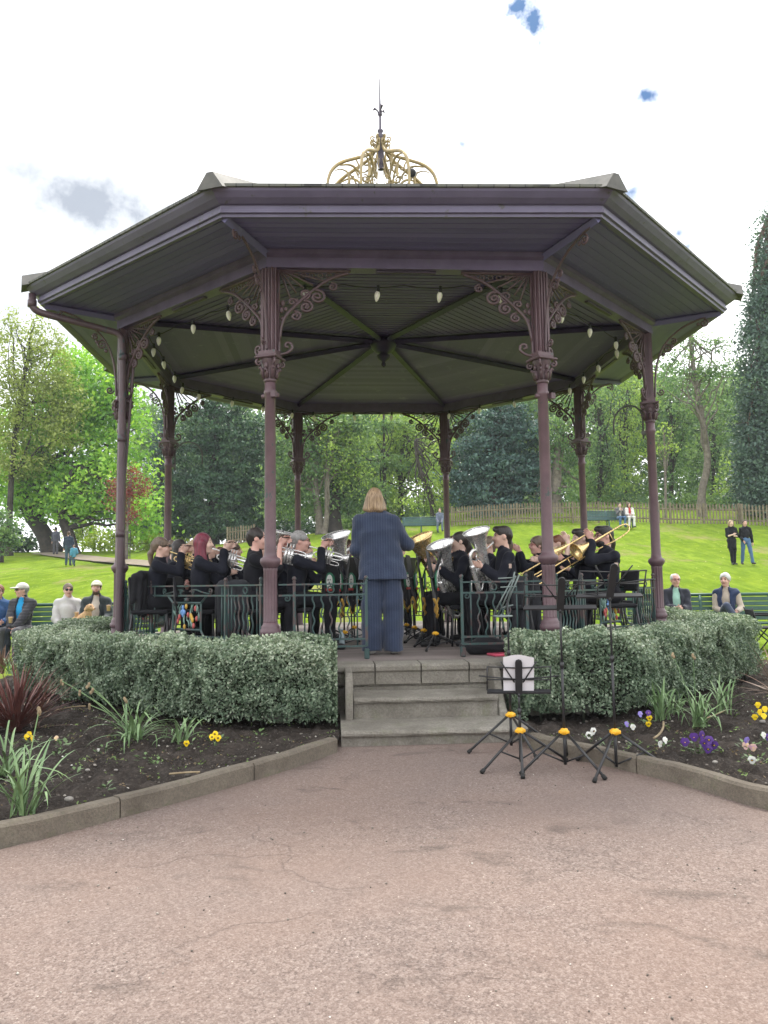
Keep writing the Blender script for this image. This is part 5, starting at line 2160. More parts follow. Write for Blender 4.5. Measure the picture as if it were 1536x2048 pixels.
picket_fence([905, 980, 1036, 1092, 1148, 1200, 1258, 1308, 1344, 1411, 1482], [34.5, 34, 33.6, 33.2, 32.8, 32.4, 32, 31.6, 31.2, 30.8, 30.4], 'long weathered picket fence running behind the right lawn')
picket_fence([1488, 1545, 1610], [30.2, 29.8, 29.5], 'darker picket fence length at the right edge beyond the gap')
picket_fence([455, 482, 508], [39, 39, 39], 'short stretch of picket fence between the yew and the conductor')

M_BENCH = mat('green_bench_paint', (.035, .10, .07), (.022, .07, .05), .45, scale=6)
M_BENCH2 = mat('dark_green_bench_paint', (.03, .085, .085), (.02, .06, .06), .5, scale=6)


def bench(label, loc, rz, L, m):
    """Long park bench; faces local -Y."""
    t_ = thing('park_bench', label, 'bench', loc, rz)
    s = MB()
    for i in range(5):
        s.box((0, -.24 + i * .095, .45), (L, .075, .03))
    s.build('seat', m, t_)
    b_ = MB()
    for i in range(5):
        z = .53 + i * .085
        b_.box((0, .21 + i * .022, z), (L, .03, .07), M=Matrix.Rotation(-.25, 3, 'X'))
    b_.tube([(-L / 2, .33, .95), (L / 2, .33, .95)], .03, 6)
    b_.build('backrest', m, t_)
    for x in (-L / 2 + .12, 0, L / 2 - .12):
        l = MB()
        l.box((x, -.22, .215), (.06, .06, .43))
        l.tube([(x, .15, 0), (x, .2, .45), (x, .32, .94)], .032, 5)
        l.box((x, -.02, .42), (.05, .46, .04))
        l.build('leg', m, t_)
    return t_


BENCH_Y = 3.0


def bench_at(px, Y, rz, label, L, m):
    p = at_depth(px, 1200, Y)
    return bench(label, (p.x, p.y, gh(p.x, p.y)), rz, L, m)


B_L = bench_at(105, 2.9, R_(18), 'long green slatted bench left of the bandstand with four people', 3.6, M_BENCH)
B_R = bench_at(1405, 3.2, R_(-14), 'long green slatted bench right of the bandstand with an elderly pair', 2.6, M_BENCH)
bench_at(845, 32.5, 0, 'empty dark green bench up the lawn behind the conductor', 2.1, M_BENCH2)
bench_at(1222, 30.0, 0, 'dark green bench by the fence with two sitting people', 2.7, M_BENCH2)
# ------------------------------------------------------------------ people: bodies grown as smooth distance fields


class Field:
    """Smooth union of limbs on a grid, meshed by surface nets."""

    def __init__(s, lo, hi, h):
        s.lo = np.array(lo, float)
        s.h = h
        s.n = np.ceil((np.array(hi) - s.lo) / h).astype(int) + 1
        s.d = np.full(tuple(s.n), 1.0, np.float32)

    def _win(s, lo, hi):
        a = np.maximum(0, np.floor((np.array(lo) - s.lo) / s.h).astype(int))
        b = np.minimum(s.n, np.ceil((np.array(hi) - s.lo) / s.h).astype(int) + 1)
        if (b <= a).any():
            return None
        ax = [s.lo[i] + s.h * np.arange(a[i], b[i]) for i in range(3)]
        X, Y, Z = np.meshgrid(*ax, indexing='ij', sparse=False)
        return (slice(a[0], b[0]), slice(a[1], b[1]), slice(a[2], b[2])), np.stack([X, Y, Z], -1)

    def _mix(s, sl, d, k, sub=False):
        o = s.d[sl]
        if sub:
            h = np.maximum(k - np.abs(o + d), 0) / max(k, 1e-6)
            s.d[sl] = np.maximum(o, -d) + h * h * k * .25
        else:
            h = np.maximum(k - np.abs(o - d), 0) / max(k, 1e-6)
            s.d[sl] = np.minimum(o, d) - h * h * k * .25

    def cap(s, a, b, ra, rb, k=.02, flat=None, sub=False):
        """Tapered limb; flat = (axis vector, factor) squashes across one direction."""
        a, b = np.array(a, float), np.array(b, float)
        R_m = max(ra, rb) * (1 if flat is None else max(1, 1 / flat[1])) + k + s.h * 2
        w = s._win(np.minimum(a, b) - R_m, np.maximum(a, b) + R_m)
        if w is None:
            return
        sl, P = w
        ab = b - a
        t = np.clip(((P - a) @ ab) / max(ab @ ab, 1e-9), 0, 1)
        q = P - a - t[..., None] * ab
        if flat is not None:
            v = np.array(flat[0], float)
            v = v / np.linalg.norm(v)
            q = q + ((q @ v) * (flat[1] - 1))[..., None] * v
        s._mix(sl, (np.sqrt((q * q).sum(-1)) - (ra + (rb - ra) * t)).astype(np.float32), k, sub)

    def ell(s, c, r, M=None, k=.02, sub=False):
        """Ellipsoid; rows of M are its axes."""
        c, r = np.array(c, float), np.array(r, float)
        R_m = r.max() + k + s.h * 2
        w = s._win(c - R_m, c + R_m)
        if w is None:
            return
        sl, P = w
        q = P - c
        if M is not None:
            q = q @ np.array(M, float).T
        k0 = np.sqrt(((q / r) ** 2).sum(-1)) + 1e-9
        k1 = np.sqrt(((q / (r * r)) ** 2).sum(-1)) + 1e-9
        s._mix(sl, (k0 * (k0 - 1) / k1).astype(np.float32), k, sub)

    def cut(s, p, nrm, c=None, rad=None, k=.004):
        """Remove the side of the plane the normal points to, near c."""
        p, nrm = np.array(p, float), np.array(nrm, float)
        nrm = nrm / np.linalg.norm(nrm)
        c = p if c is None else np.array(c, float)
        rad = rad or 9
        w = s._win(c - rad, c + rad)
        if w is None:
            return
        sl, P = w
        s._mix(sl, (-((P - p) @ nrm)).astype(np.float32), k, True)

    def wrinkle(s, amp, f, seed=0):
        r = np.random.default_rng(seed)
        ax = [s.lo[i] + s.h * np.arange(s.n[i]) for i in range(3)]
        X, Y, Z = np.meshgrid(*ax, indexing='ij', sparse=True)
        d = 0
        for i in range(5):
            v = r.normal(size=3)
            v = v / np.linalg.norm(v) * f * (.6 + 1.0 * r.random())
            ph = r.random() * 6.28
            d = d + np.sin(X * v[0] + Y * v[1] + Z * v[2] + ph)
        s.d += (amp / 3 * d).astype(np.float32)

    def mesh(s):
        D = s.d
        n = D.shape
        neg = D < 0
        c = np.zeros((n[0] - 1, n[1] - 1, n[2] - 1), np.int8)
        for dx in (0, 1):
            for dy in (0, 1):
                for dz in (0, 1):
                    c += neg[dx:n[0] - 1 + dx, dy:n[1] - 1 + dy, dz:n[2] - 1 + dz]
        act = (c > 0) & (c < 8)
        idx = np.full(c.shape, -1, np.int64)
        I = np.argwhere(act)
        if len(I) == 0:
            return np.zeros((0, 3)), np.zeros((0, 4), int)
        idx[act] = np.arange(len(I))
        acc = np.zeros((len(I), 3))
        cnt = np.zeros(len(I))
        i, j, k = I.T
        cor = [(x, y, z) for x in (0, 1) for y in (0, 1) for z in (0, 1)]
        val = {q: D[i + q[0], j + q[1], k + q[2]] for q in cor}
        for p in cor:
            for ax in range(3):
                if p[ax] == 0:
                    q = list(p)
                    q[ax] = 1
                    q = tuple(q)
                    a, b = val[p], val[q]
                    m = (a < 0) != (b < 0)
                    t = np.where(m, a / np.where(m, a - b, 1), 0)
                    pos = np.array(p, float)[None].repeat(len(I), 0)
                    pos[:, ax] += t
                    acc += pos * m[:, None]
                    cnt += m
        V = s.lo + (I + acc / cnt[:, None]) * s.h
        Fs = []
        for ax in range(3):
            u, v = (ax + 1) % 3, (ax + 2) % 3
            sl0 = [slice(1, -1)] * 3
            sl0[ax] = slice(0, -1)
            sl1 = [slice(1, -1)] * 3
            sl1[ax] = slice(1, None)
            a, b = neg[tuple(sl0)], neg[tuple(sl1)]
            E = np.argwhere(a != b)
            if len(E) == 0:
                continue
            off = np.ones(3, int)
            off[ax] = 0
            E = E + off
            fl = neg[tuple(E.T)]
            eu, ev = np.zeros(3, int), np.zeros(3, int)
            eu[u] = 1
            ev[v] = 1
            q = [idx[tuple((E - eu - ev).T)], idx[tuple((E - ev).T)], idx[tuple(E.T)], idx[tuple((E - eu).T)]]
            Q = np.stack(q, 1)
            Q[~fl] = Q[~fl][:, ::-1]
            Fs.append(Q)
        F = np.concatenate(Fs)
        F = F[(F >= 0).all(1)]
        return V, F


def nrmz(v):
    return v / (np.linalg.norm(v) + 1e-9)


SKIN = {}


def skin_mat(tone):
    if tone not in SKIN:
        c = {'fair': (.62, .40, .32), 'pink': (.62, .36, .30), 'tan': (.50, .31, .22), 'pale': (.68, .47, .39)}[tone]
        m, t, b = new_mat('skin_' + tone)
        co = coords(t)
        t.links.new(ramp(t, noise_out(t, co, 22, 4, .6), [(.3, tuple(x * .88 for x in c)), (.7, c)]), b.inputs['Base Color'])
        b.inputs['Roughness'].default_value = .5
        b.inputs['Subsurface Weight'].default_value = .15
        b.inputs['Subsurface Radius'].default_value = (.02, .008, .005)
        b.inputs['Subsurface Scale'].default_value = .5
        SKIN[tone] = m
    return SKIN[tone]


M_EYEB = mat('eye_dark', (.03, .022, .018), (.02, .015, .012), .25)
M_LIP = mat('lips', (.42, .17, .15), (.36, .14, .12), .4)
CLOTH = {}


def cloth(name, c, rough=.85, bumpk=.25, scale=60, sheen=.2):
    if name not in CLOTH:
        m, t, b = new_mat('cloth_' + name)
        co = coords(t)
        f = noise_out(t, co, 7, 4, .6)
        t.links.new(ramp(t, f, [(.3, tuple(x * .78 for x in c)), (.7, c)]), b.inputs['Base Color'])
        b.inputs['Roughness'].default_value = rough
        b.inputs['Sheen Weight'].default_value = sheen
        b.inputs['Specular IOR Level'].default_value = .2
        bump(t, b, mathn(t, 'ADD', noise_out(t, co, scale, 3, .6), mathn(t, 'MULTIPLY', f, 2.5)), bumpk, .008)
        CLOTH[name] = m
    return CLOTH[name]


def hair_mat(name, c, c2):
    k = 'hair_' + name
    if k not in CLOTH:
        m, t, b = new_mat(k)
        f = noise_out(t, coords(t, 'Object', (90, 90, 7)), 1.0, 3, .6)
        g = noise_out(t, coords(t, 'Object'), 9, 3, .5)
        cc = ramp(t, f, [(.32, c2), (.68, c)])
        t.links.new(mixc(t, ramp(t, g, [(.3, .45), (.7, 0)]), cc, c2), b.inputs['Base Color'])
        b.inputs['Roughness'].default_value = .42
        b.inputs['Specular IOR Level'].default_value = .4
        bump(t, b, f, .6, .012)
        CLOTH[k] = m
    return CLOTH[k]


HAIR = {
    'blonde_brown': hair_mat('blonde_brown', (.50, .36, .22), (.15, .095, .055)), 'brown': hair_mat('brown', (.105, .062, .038), (.04, .024, .016)), 'dark': hair_mat('dark', (.042, .030, .026), (.014, .011, .010)),
    'black': hair_mat('black', (.022, .018, .018), (.010, .009, .009)), 'red': hair_mat('red', (.24, .025, .055), (.085, .012, .025)), 'grey': hair_mat('grey', (.40, .39, .38), (.17, .165, .16)),
    'white': hair_mat('white', (.66, .65, .63), (.40, .395, .385)), 'blonde': hair_mat('blonde', (.52, .38, .22), (.28, .18, .10)), 'ginger': hair_mat('ginger', (.26, .10, .05), (.12, .045, .025)), 'mouse': hair_mat('mouse', (.20, .145, .10), (.08, .055, .04))}
M_GLASS = mat('spectacle_frame', (.03, .025, .03), (.02, .018, .02), .3)
M_GLASSR = mat('red_spectacle_frame', (.25, .04, .05), (.2, .03, .04), .3)
M_LENS = mat('dark_lens', (.012, .012, .016), (.01, .01, .012), .12, spec=.6)


def two_bone(a, c, l1, l2, pole):
    """Middle joint of a two-bone chain from a to c bending towards the pole."""
    d = c - a
    L = np.linalg.norm(d)
    mx = (l1 + l2) * .999
    if L > mx:
        c = a + d / L * mx
        d = c - a
        L = mx
    u = d / (L + 1e-9)
    x = (l1 * l1 - l2 * l2 + L * L) / (2 * L)
    h = math.sqrt(max(0, l1 * l1 - x * x))
    p = pole - u * (pole @ u)
    p = nrmz(p)
    return a + u * x + p * h, c


def person(label, pos, face, pose='sit', scale=1.0, tone='fair', hair=('short', 'brown'), head=(0, 0), lean=0.0,
           top='black', top_kind='shirt', bottoms='black', legs=None, hands=None, sleeves=1.0, glasses=None, hat=None, beard=None, shirt=None,
           seat=.46, res=.0095, group=None, wide=1.0, twist=0.0, extra=None, shoes='black_shoe', finger=.55, trouser_w=1.0, jacket_len=0.0, shoe_col=(.02, .02, .022), elbows=None, side=0.0):
    """A figure. Local frame: forward, left, up. pos = ground point under the pelvis; face = heading angle of the body.
    hands: (right, left) targets in the local frame (f, l, u) above the ground, each with optional finger direction."""
    rs = np.random.default_rng(abs(hash(label)) % 100000 if False else sum(ord(ch) * (i + 1) for i, ch in enumerate(label)) % 99991)
    f = np.array([math.cos(face), math.sin(face), 0])
    l = np.array([-f[1], f[0], 0])
    u = np.array([0, 0, 1.0])
    S = scale
    G = np.array([0, 0, 0.0])

    def W3(a):
        return G + f * a[0] * S + l * a[1] * S + u * a[2] * S
    pel_z = (seat / S + .10) if pose == 'sit' else .95
    pel = W3((0, 0, pel_z))
    sp = nrmz(u * math.cos(lean) + f * math.sin(lean) + l * side)
    tl = l * math.cos(twist) + f * -math.sin(twist)
    tf = np.cross(tl, sp)
    chest = pel + sp * .34 * S
    neck = pel + sp * .53 * S
    hd_yaw, hd_p = head
    hf = nrmz(f * math.cos(hd_yaw) + l * math.sin(hd_yaw))
    hl = np.cross(u, hf)
    hu = nrmz(u * math.cos(hd_p) + hf * -math.sin(hd_p) * -1 * -1)
    hf = nrmz(np.cross(hl, hu))
    hf = nrmz(hf)
    hc = neck + nrmz(sp + u) * .085 * S + u * .065 * S + hf * .022 * S
    sh = [neck - sp * .085 * S + tl * sg * .170 * S * wide for sg in (-1, 1)]
    hip = [pel + l * sg * .092 * S for sg in (-1, 1)]
    # legs
    if legs is None:
        if pose == 'sit':
            legs = [(.43, -.13, .50 * 1.0, .40, -.14), (.43, .13, .50, .40, .14)]
            legs = [((.42, sg * .13), (.40, sg * .14)) for sg in (-1, 1)]
        else:
            legs = [((0, sg * .09), (0.0, sg * .10)) for sg in (-1, 1)]
    kn, an, toe = [], [], []
    for i, sg in enumerate((-1, 1)):
        q = legs[i]
        A = W3((q[1][0], q[1][1], q[1][2] if len(q[1]) > 2 else .08))
        pole = f * 1.0 + u * (.9 if pose == 'sit' else .0) + l * q[0][1] * 2.0 * 0
        if pose == 'sit':
            K = W3((q[0][0], q[0][1], q[0][2] if len(q[0]) > 2 else seat / S + .08))
        else:
            K, A = two_bone(hip[i], A, .44 * S, .43 * S, pole)
        kn.append(K)
        an.append(A)
        td = nrmz(f + l * sg * .18)
        toe.append(A + td * .15 * S - u * .045 * S)
    # arms
    if hands is None:
        hands = ((.30, -.10, .62), (.30, .10, .62)) if pose == 'sit' else ((.06, -.25, .72), (.06, .25, .72))
    el, wr, hd, hn = [], [], [], []
    for i, sg in enumerate((-1, 1)):
        q = hands[i]
        Wt = W3(q[:3])
        po = l * sg * .42 - u * 1.3 - f * .15
        if elbows and elbows[i] is not None:
            e_ = elbows[i]
            po = f * e_[0] + l * e_[1] + u * e_[2]
        E, Wt = two_bone(sh[i], Wt, .285 * S, .255 * S, po)
        el.append(E)
        wr.append(Wt)
        dd = nrmz(Wt - E)
        if len(q) > 3 and q[3] is not None:
            v = q[3]
            dd = nrmz(dd * .35 + nrmz(f * v[0] + l * v[1] + u * v[2]))
        hd.append(dd)
        pn = nrmz(np.cross(dd, u)) * sg * -1 if len(q) < 5 else nrmz(f * q[4][0] + l * q[4][1] + u * q[4][2])
        pn = pn - dd * (pn @ dd)
        hn.append(nrmz(pn))
    allp = np.array([pel, chest, neck, hc] + sh + hip + kn + an + toe + el + wr)
    lo = allp.min(0) - .24
    hi = allp.max(0) + .24
    hi[2] = max(hi[2], hc[2] + .22)
    lo[2] = -.03
    root = thing('person', label, 'person', pos, group=group)

    # ---- body
    B = Field(lo, hi, res)
    s = S
    hM = np.stack([hf, hl, hu])
    B.ell(hc + hu * .028 * s - hf * .008 * s, np.array([.094, .075, .092]) * s, hM, .02)
    B.ell(hc - hu * .035 * s + hf * .022 * s, np.array([.072, .060, .082]) * s, hM, .03)
    B.ell(hc - hu * .098 * s + hf * .062 * s, np.array([.024, .027, .022]) * s, hM, .025)
    B.cap(hc + hu * .022 * s + hf * .083 * s, hc - hu * .022 * s + hf * .108 * s, .009 * s, .015 * s, .012)
    for sg in (-1, 1):
        B.ell(hc + hu * .016 * s + hf * .088 * s + hl * sg * .033 * s, np.array([.011, .019, .010]) * s, hM, .014, True)
        B.ell(hc + hu * .014 * s + hf * .074 * s + hl * sg * .032 * s, np.array([.013, .014, .012]) * s, hM, .004)
        B.cap(hc + hu * .036 * s + hf * .086 * s + hl * sg * .016 * s, hc + hu * .034 * s + hf * .074 * s + hl * sg * .052 * s, .009 * s, .007 * s, .012)
        B.ell(hc - hu * .005 * s - hf * .012 * s + hl * sg * .076 * s, np.array([.020, .009, .032]) * s, hM, .008)
        B.ell(hc - hu * .03 * s + hf * .065 * s + hl * sg * .036 * s, np.array([.024, .022, .022]) * s, hM, .02)
    B.cap(hc - hu * .058 * s + hf * .086 * s - hl * .018 * s, hc - hu * .058 * s + hf * .086 * s + hl * .018 * s, .008 * s, .008 * s, .008)
    B.cap(neck - sp * .02 * s, hc - hu * .06 * s - hf * .02 * s, .058 * s, .050 * s, .03)
    B.cap(pel, chest, .115 * s, .125 * s, .05, (tf, 1.45))
    B.cap(chest, neck - sp * .07 * s, .122 * s, .08 * s, .05, (tf, 1.45))
    for i, sg in enumerate((-1, 1)):
        B.cap(neck - sp * .04 * s, sh[i], .042 * s, .040 * s, .03)
        B.cap(sh[i], el[i], .041 * s, .036 * s, .02)
        B.cap(el[i], wr[i], .038 * s, .026 * s, .02)
        B.cap(hip[i], kn[i], .078 * s, .052 * s, .04)
        B.cap(kn[i], an[i], .05 * s, .034 * s, .02)
        B.cap(an[i] - u * .03 * s, toe[i], .034 * s, .028 * s, .02)
        # hand: palm, four fingers, thumb
        d, n_ = hd[i], hn[i]
        sd_ = np.cross(n_, d)
        pc = wr[i] + d * .05 * s
        B.cap(wr[i], pc + d * .02 * s, .026 * s, .036 * s, .012, (n_, 2.3))
        for j in range(4):
            o = (j - 1.5) * .019 * s
            L = (.038, .044, .041, .032)[j] * s
            b0 = pc + d * .036 * s + sd_ * o
            c1 = finger * (.8 + .12 * j)
            d1 = nrmz(d * math.cos(c1) + n_ * math.sin(c1))
            d2 = nrmz(d * math.cos(c1 * 2.1) + n_ * math.sin(c1 * 2.1))
            b1 = b0 + d1 * L
            b2 = b1 + d2 * L * .8
            B.cap(pc + sd_ * o * .8, b0, .0095 * s, .0092 * s, .004)
            B.cap(b0, b1, .0092 * s, .0085 * s, .003)
            B.cap(b1, b2, .0085 * s, .0072 * s, .003)
        ts = sd_ * (-1 if (sd_ @ (u + f * .3)) < 0 else 1)
        t0 = wr[i] + d * .025 * s + ts * .024 * s
        t1 = t0 + nrmz(d * .7 + ts * .75 + n_ * .3) * .036 * s
        t2 = t1 + nrmz(d * .95 + ts * .2 + n_ * .5) * .03 * s
        B.cap(t0, t1, .0115 * s, .0105 * s, .01)
        B.cap(t1, t2, .0105 * s, .0085 * s, .004)
    V, F = B.mesh()
    # eyes, lips, brows by where the face is
    fc = V[F].mean(1)
    q = (fc - hc) @ hM.T / s
    mi = np.zeros(len(F), np.int32)
    for sg in (-1, 1):
        e = ((q[:, 0] > .06) & (((q[:, 1] - sg * .033) / .011) ** 2 + ((q[:, 2] - .013) / .0065) ** 2 < 1))
        mi[e] = 1
        e = ((q[:, 0] > .05) & (np.abs(q[:, 1] - sg * .034) < .019) & (np.abs(q[:, 2] - .038) < .0042))
        mi[e] = 3
    mi[(q[:, 0] > .06) & (np.abs(q[:, 1]) < .024) & (np.abs(q[:, 2] + .058) < .008)] = 2
    hm = HAIR[hair[1]]
    link_mesh('body', np_mesh('body', V, F, True, None, mi), [skin_mat(tone), M_EYEB, M_LIP, hm if hair[1] not in ('white', 'red', 'grey') else HAIR['mouse']], root)

    # ---- hair
    kind = hair[0]
    if kind != 'none':
        Hh = Field(hc - .42 * s, hc + .24 * s, res)
        Hh.ell(hc + hu * .036 * s - hf * .016 * s, np.array([.104, .086, .098]) * s, hM, .01)
        if kind in ('bob', 'long', 'pony', 'bun', 'tail'):
            for sg in (-1, 1):
                ln = {'bob': .095, 'long': .34, 'pony': .05, 'bun': .05, 'tail': .05}[kind]
                if kind in ('bob', 'long'):
                    Hh.cap(hc + hl * sg * .062 * s - hf * .015 * s, hc + hl * sg * (.085 if kind == 'long' else .10) * s - hf * .03 * s - u * ln * s, .040 * s, .03 * s, .03)
                    Hh.cap(hc + hl * sg * .03 * s - hf * .055 * s, hc + hl * sg * (.035 if kind == 'long' else .05) * s - hf * .075 * s - u * ln * 1.05 * s, .05 * s, .036 * s, .04)
            if kind == 'bob':
                Hh.cap(hc - hf * .05 * s, hc - hf * .06 * s - u * .075 * s, .075 * s, .07 * s, .04)
            if kind == 'long':
                Hh.cap(hc + hl * .07 * s + hf * .0 * s, hc + hl * .085 * s + hf * .05 * s - u * .30 * s, .03 * s, .022 * s, .03)
                Hh.cap(hc - hl * .07 * s + hf * .0 * s, hc - hl * .085 * s + hf * .05 * s - u * .30 * s, .03 * s, .022 * s, .03)
            if kind in ('pony', 'tail'):
                t0 = hc - hf * .105 * s + hu * .02 * s
                Hh.ell(t0, np.array([.03, .03, .03]) * s, None, .02)
                Hh.cap(t0, t0 - hf * .035 * s - u * .10 * s, .028 * s, .034 * s, .02)
                Hh.cap(t0 - hf * .035 * s - u * .10 * s, t0 - hf * .03 * s - u * .29 * s, .034 * s, .014 * s, .02)
            if kind == 'bun':
                Hh.ell(hc + hu * .135 * s - hf * .05 * s, np.array([.042, .042, .036]) * s, None, .015)
        if kind == 'full':
            Hh.ell(hc + hu * .05 * s - hf * .012 * s, np.array([.108, .092, .095]) * s, hM, .02)
            Hh.cap(hc - hf * .06 * s, hc - hf * .05 * s - hu * .06 * s, .062 * s, .05 * s, .03)
        if kind in ('short', 'quiff', 'thin'):
            Hh.cap(hc - hf * .06 * s, hc - hf * .055 * s - hu * .06 * s, .055 * s, .042 * s, .02)
        if kind == 'quiff':
            Hh.ell(hc + hu * .088 * s + hf * .05 * s, np.array([.058, .066, .04]) * s, hM, .03)
        # clear the face
        Hh.ell(hc - hu * .040 * s + hf * .085 * s, np.array([.10, .082 if kind in ('short', 'thin', 'quiff', 'full') else .066, .10]) * s, hM, .012, True)
        if kind == 'thin':
            Hh.ell(hc + hu * .09 * s + hf * .07 * s, np.array([.09, .07, .06]) * s, hM, .02, True)
        if kind in ('short', 'quiff', 'thin'):
            Hh.cut(hc - hu * .075 * s, -hu, hc, .3)
            for sg in (-1, 1):   # leave the ears free
                Hh.ell(hc - hu * .025 * s + hf * .005 * s + hl * sg * .09 * s, np.array([.035, .035, .05]) * s, hM, .008, True)
        if kind == 'bob' or kind == 'long':
            Hh.wrinkle(.006, 55, 3)
        else:
            Hh.wrinkle(.009, 52, 3)
        V, F = Hh.mesh()
        if len(F):
            link_mesh('hair', np_mesh('hair', V, F, True), hm, root)
    if beard:
        Bd = Field(hc - .2 * s, hc + .1 * s, res)
        Bd.ell(hc - hu * .075 * s + hf * .045 * s, np.array([.062, .062, .052]) * s, hM, .02)
        Bd.ell(hc - hu * .02 * s + hf * .09 * s, np.array([.06, .045, .055]) * s, hM, .01, True)
        V, F = Bd.mesh()
        link_mesh('beard', np_mesh('beard', V, F, True), HAIR[beard], root)
    if glasses:
        gm = MB()
        rim = []
        for sg in (-1, 1):
            c = hc + hu * .014 * s + hf * .103 * s + hl * sg * .034 * s
            pts = [Vector(c + hl * .027 * s * math.cos(a) + hu * .020 * s * math.sin(a) - hf * .006 * s * abs(math.cos(a)) * (1 if math.cos(a) * sg > 0 else 0)) for a in [2 * PI * k / 12 for k in range(12)]]
            gm.tube(pts, .0032 * s, 5, closed=True)
            gm.tube([Vector(c + hl * sg * .027 * s), Vector(hc + hu * .012 * s + hl * sg * .085 * s - hf * .01 * s)], .003 * s, 4)
        gm.tube([Vector(hc + hu * .018 * s + hf * .106 * s - hl * .008 * s), Vector(hc + hu * .018 * s + hf * .106 * s + hl * .008 * s)], .003 * s, 4)
        n0 = len(gm.f)
        if glasses == 'sun':
            for sg in (-1, 1):
                c = hc + hu * .013 * s + hf * .104 * s + hl * sg * .034 * s
                gm.ball(c, .027 * s, 10, 6, (.22, 1.05, .78), Matrix(np.stack([hf, hl, hu]).T.tolist()))
        o = gm.build('sunglasses' if glasses == 'sun' else 'glasses', [M_GLASSR if glasses == 'red' else M_GLASS, M_LENS], root)
        if glasses == 'sun':
            mi = np.zeros(len(o.data.polygons), np.int32)
            mi[n0:] = 1
            o.data.polygons.foreach_set('material_index', mi)
    if hat:
        Hc = Field(hc - .2 * s, hc + .28 * s, res)
        Hc.ell(hc + hu * .048 * s - hf * .008 * s, np.array([.112, .094, .095]) * s, hM, .01)
        Hc.cut(hc + hu * .038 * s, -hu, hc, .4)
        Hc.ell(hc + hu * .046 * s + hf * .12 * s, np.array([.085, .078, .014]) * s, hM, .012)
        V, F = Hc.mesh()
        link_mesh('cap', np_mesh('cap', V, F, True), cloth('cap_' + hat[0], hat[1]), root)

    # ---- upper garment
    tc = cloth(*top) if isinstance(top, tuple) else CLOTH[top]
    T_ = Field(lo, hi, res)
    th = {'shirt': .014, 'jacket': .024, 'puffer': .036, 'vest': .028, 'blazer': .026, 'fleece': .03, 'tee': .013}[top_kind]
    wc = {'blazer': 1.46, 'puffer': 1.12, 'jacket': 1.08, 'fleece': 1.1, 'vest': 1.08}.get(top_kind, 1.0)
    T_.cap(pel + sp * .02 * s, chest, .122 * s * wc + th * .5, .135 * s * wc + th * .5, .05, (tf, 1.36 if wc < 1.05 else (1.25 if wc < 1.3 else 1.62)))
    T_.cap(chest, neck - sp * .075 * s, .138 * s * wc + th * .4, .105 * s + th * .4, .06, (tf, 1.33 if wc < 1.05 else (1.22 if wc < 1.3 else 1.62)))
    if top_kind in ('blazer', 'tee') or jacket_len:
        jl = jacket_len or .22
        bz = 1.56 if top_kind == 'blazer' else 1.0
        T_.cap(pel + sp * .06 * s, pel - u * jl * s + f * .0, .145 * s * bz, .168 * s * bz, .05, (f, 1.30 if bz == 1 else 1.75))
    for i, sg in enumerate((-1, 1)):
        T_.cap(neck - sp * .045 * s, sh[i], .054 * s + th * .4, .050 * s + th * .6, .06)
        if top_kind == 'vest':
            T_.ell(sh[i], np.array([.07, .07, .07]) * s, None, .03)
            continue
        T_.cap(sh[i], el[i], .052 * s + th * .75, .043 * s + th * .9, .025)
        if sleeves >= .99:
            e_ = wr[i] - (wr[i] - el[i]) * .02
            T_.cap(el[i], e_, .047 * s + th, .034 * s + th * .7, .02)
            T_.cut(e_, wr[i] - el[i], e_ + nrmz(wr[i] - el[i]) * .035 * s, .062 * s)
        elif sleeves > .45:
            e_ = el[i] + (wr[i] - el[i]) * (sleeves - .5) * 2
            T_.cap(el[i], e_, .047 * s + th, .042 * s + th, .02)
            T_.cut(e_, wr[i] - el[i], e_ + nrmz(wr[i] - el[i]) * .04 * s, .07 * s)
        else:
            e_ = sh[i] + (el[i] - sh[i]) * .62
            T_.cut(e_, el[i] - sh[i], e_ + nrmz(el[i] - sh[i]) * .14 * s, .16 * s) if False else None
    # collar
    if top_kind in ('jacket', 'puffer', 'fleece', 'shirt', 'vest'):
        T_.cap(neck - sp * .03 * s, neck + sp * (.035 if top_kind != 'shirt' else .018) * s, .066 * s + th * .4, .064 * s + th * .3, .02)
    else:
        T_.cap(neck - sp * .05 * s, neck - sp * .0 * s, .075 * s + th * .3, .066 * s, .03)
    T_.cap(neck + sp * .0 * s, neck + sp * .15 * s, .054 * s, .06 * s, .006, None, True)
    if shirt or top_kind == 'vest':
        # open front
        T_.cap(neck + tf * .085 * s, pel + tf * .17 * s + sp * .02 * s, .058 * s, .088 * s, .01, None, True)
    T_.wrinkle(.0105 if top_kind != 'puffer' else .007, 36, 5)
    if top_kind == 'puffer':
        ax = [T_.lo[i] + T_.h * np.arange(T_.n[i]) for i in range(3)]
        T_.d += (.007 * np.abs(np.sin(ax[2] * 62))[None, None, :] * -1 + .004).astype(np.float32)
    if top_kind in ('blazer', 'tee') or jacket_len:
        T_.cut(pel - u * (jacket_len or .22) * s, -u, pel - u * ((jacket_len or .22) + .25) * s, .42 * s)
    V, F = T_.mesh()
    nm = {'shirt': 'shirt', 'tee': 'top', 'blazer': 'suit_jacket', 'fleece': 'fleece', 'vest': 'gilet'}.get(top_kind, 'jacket')
    link_mesh(nm, np_mesh(nm, V, F, True), tc, root)
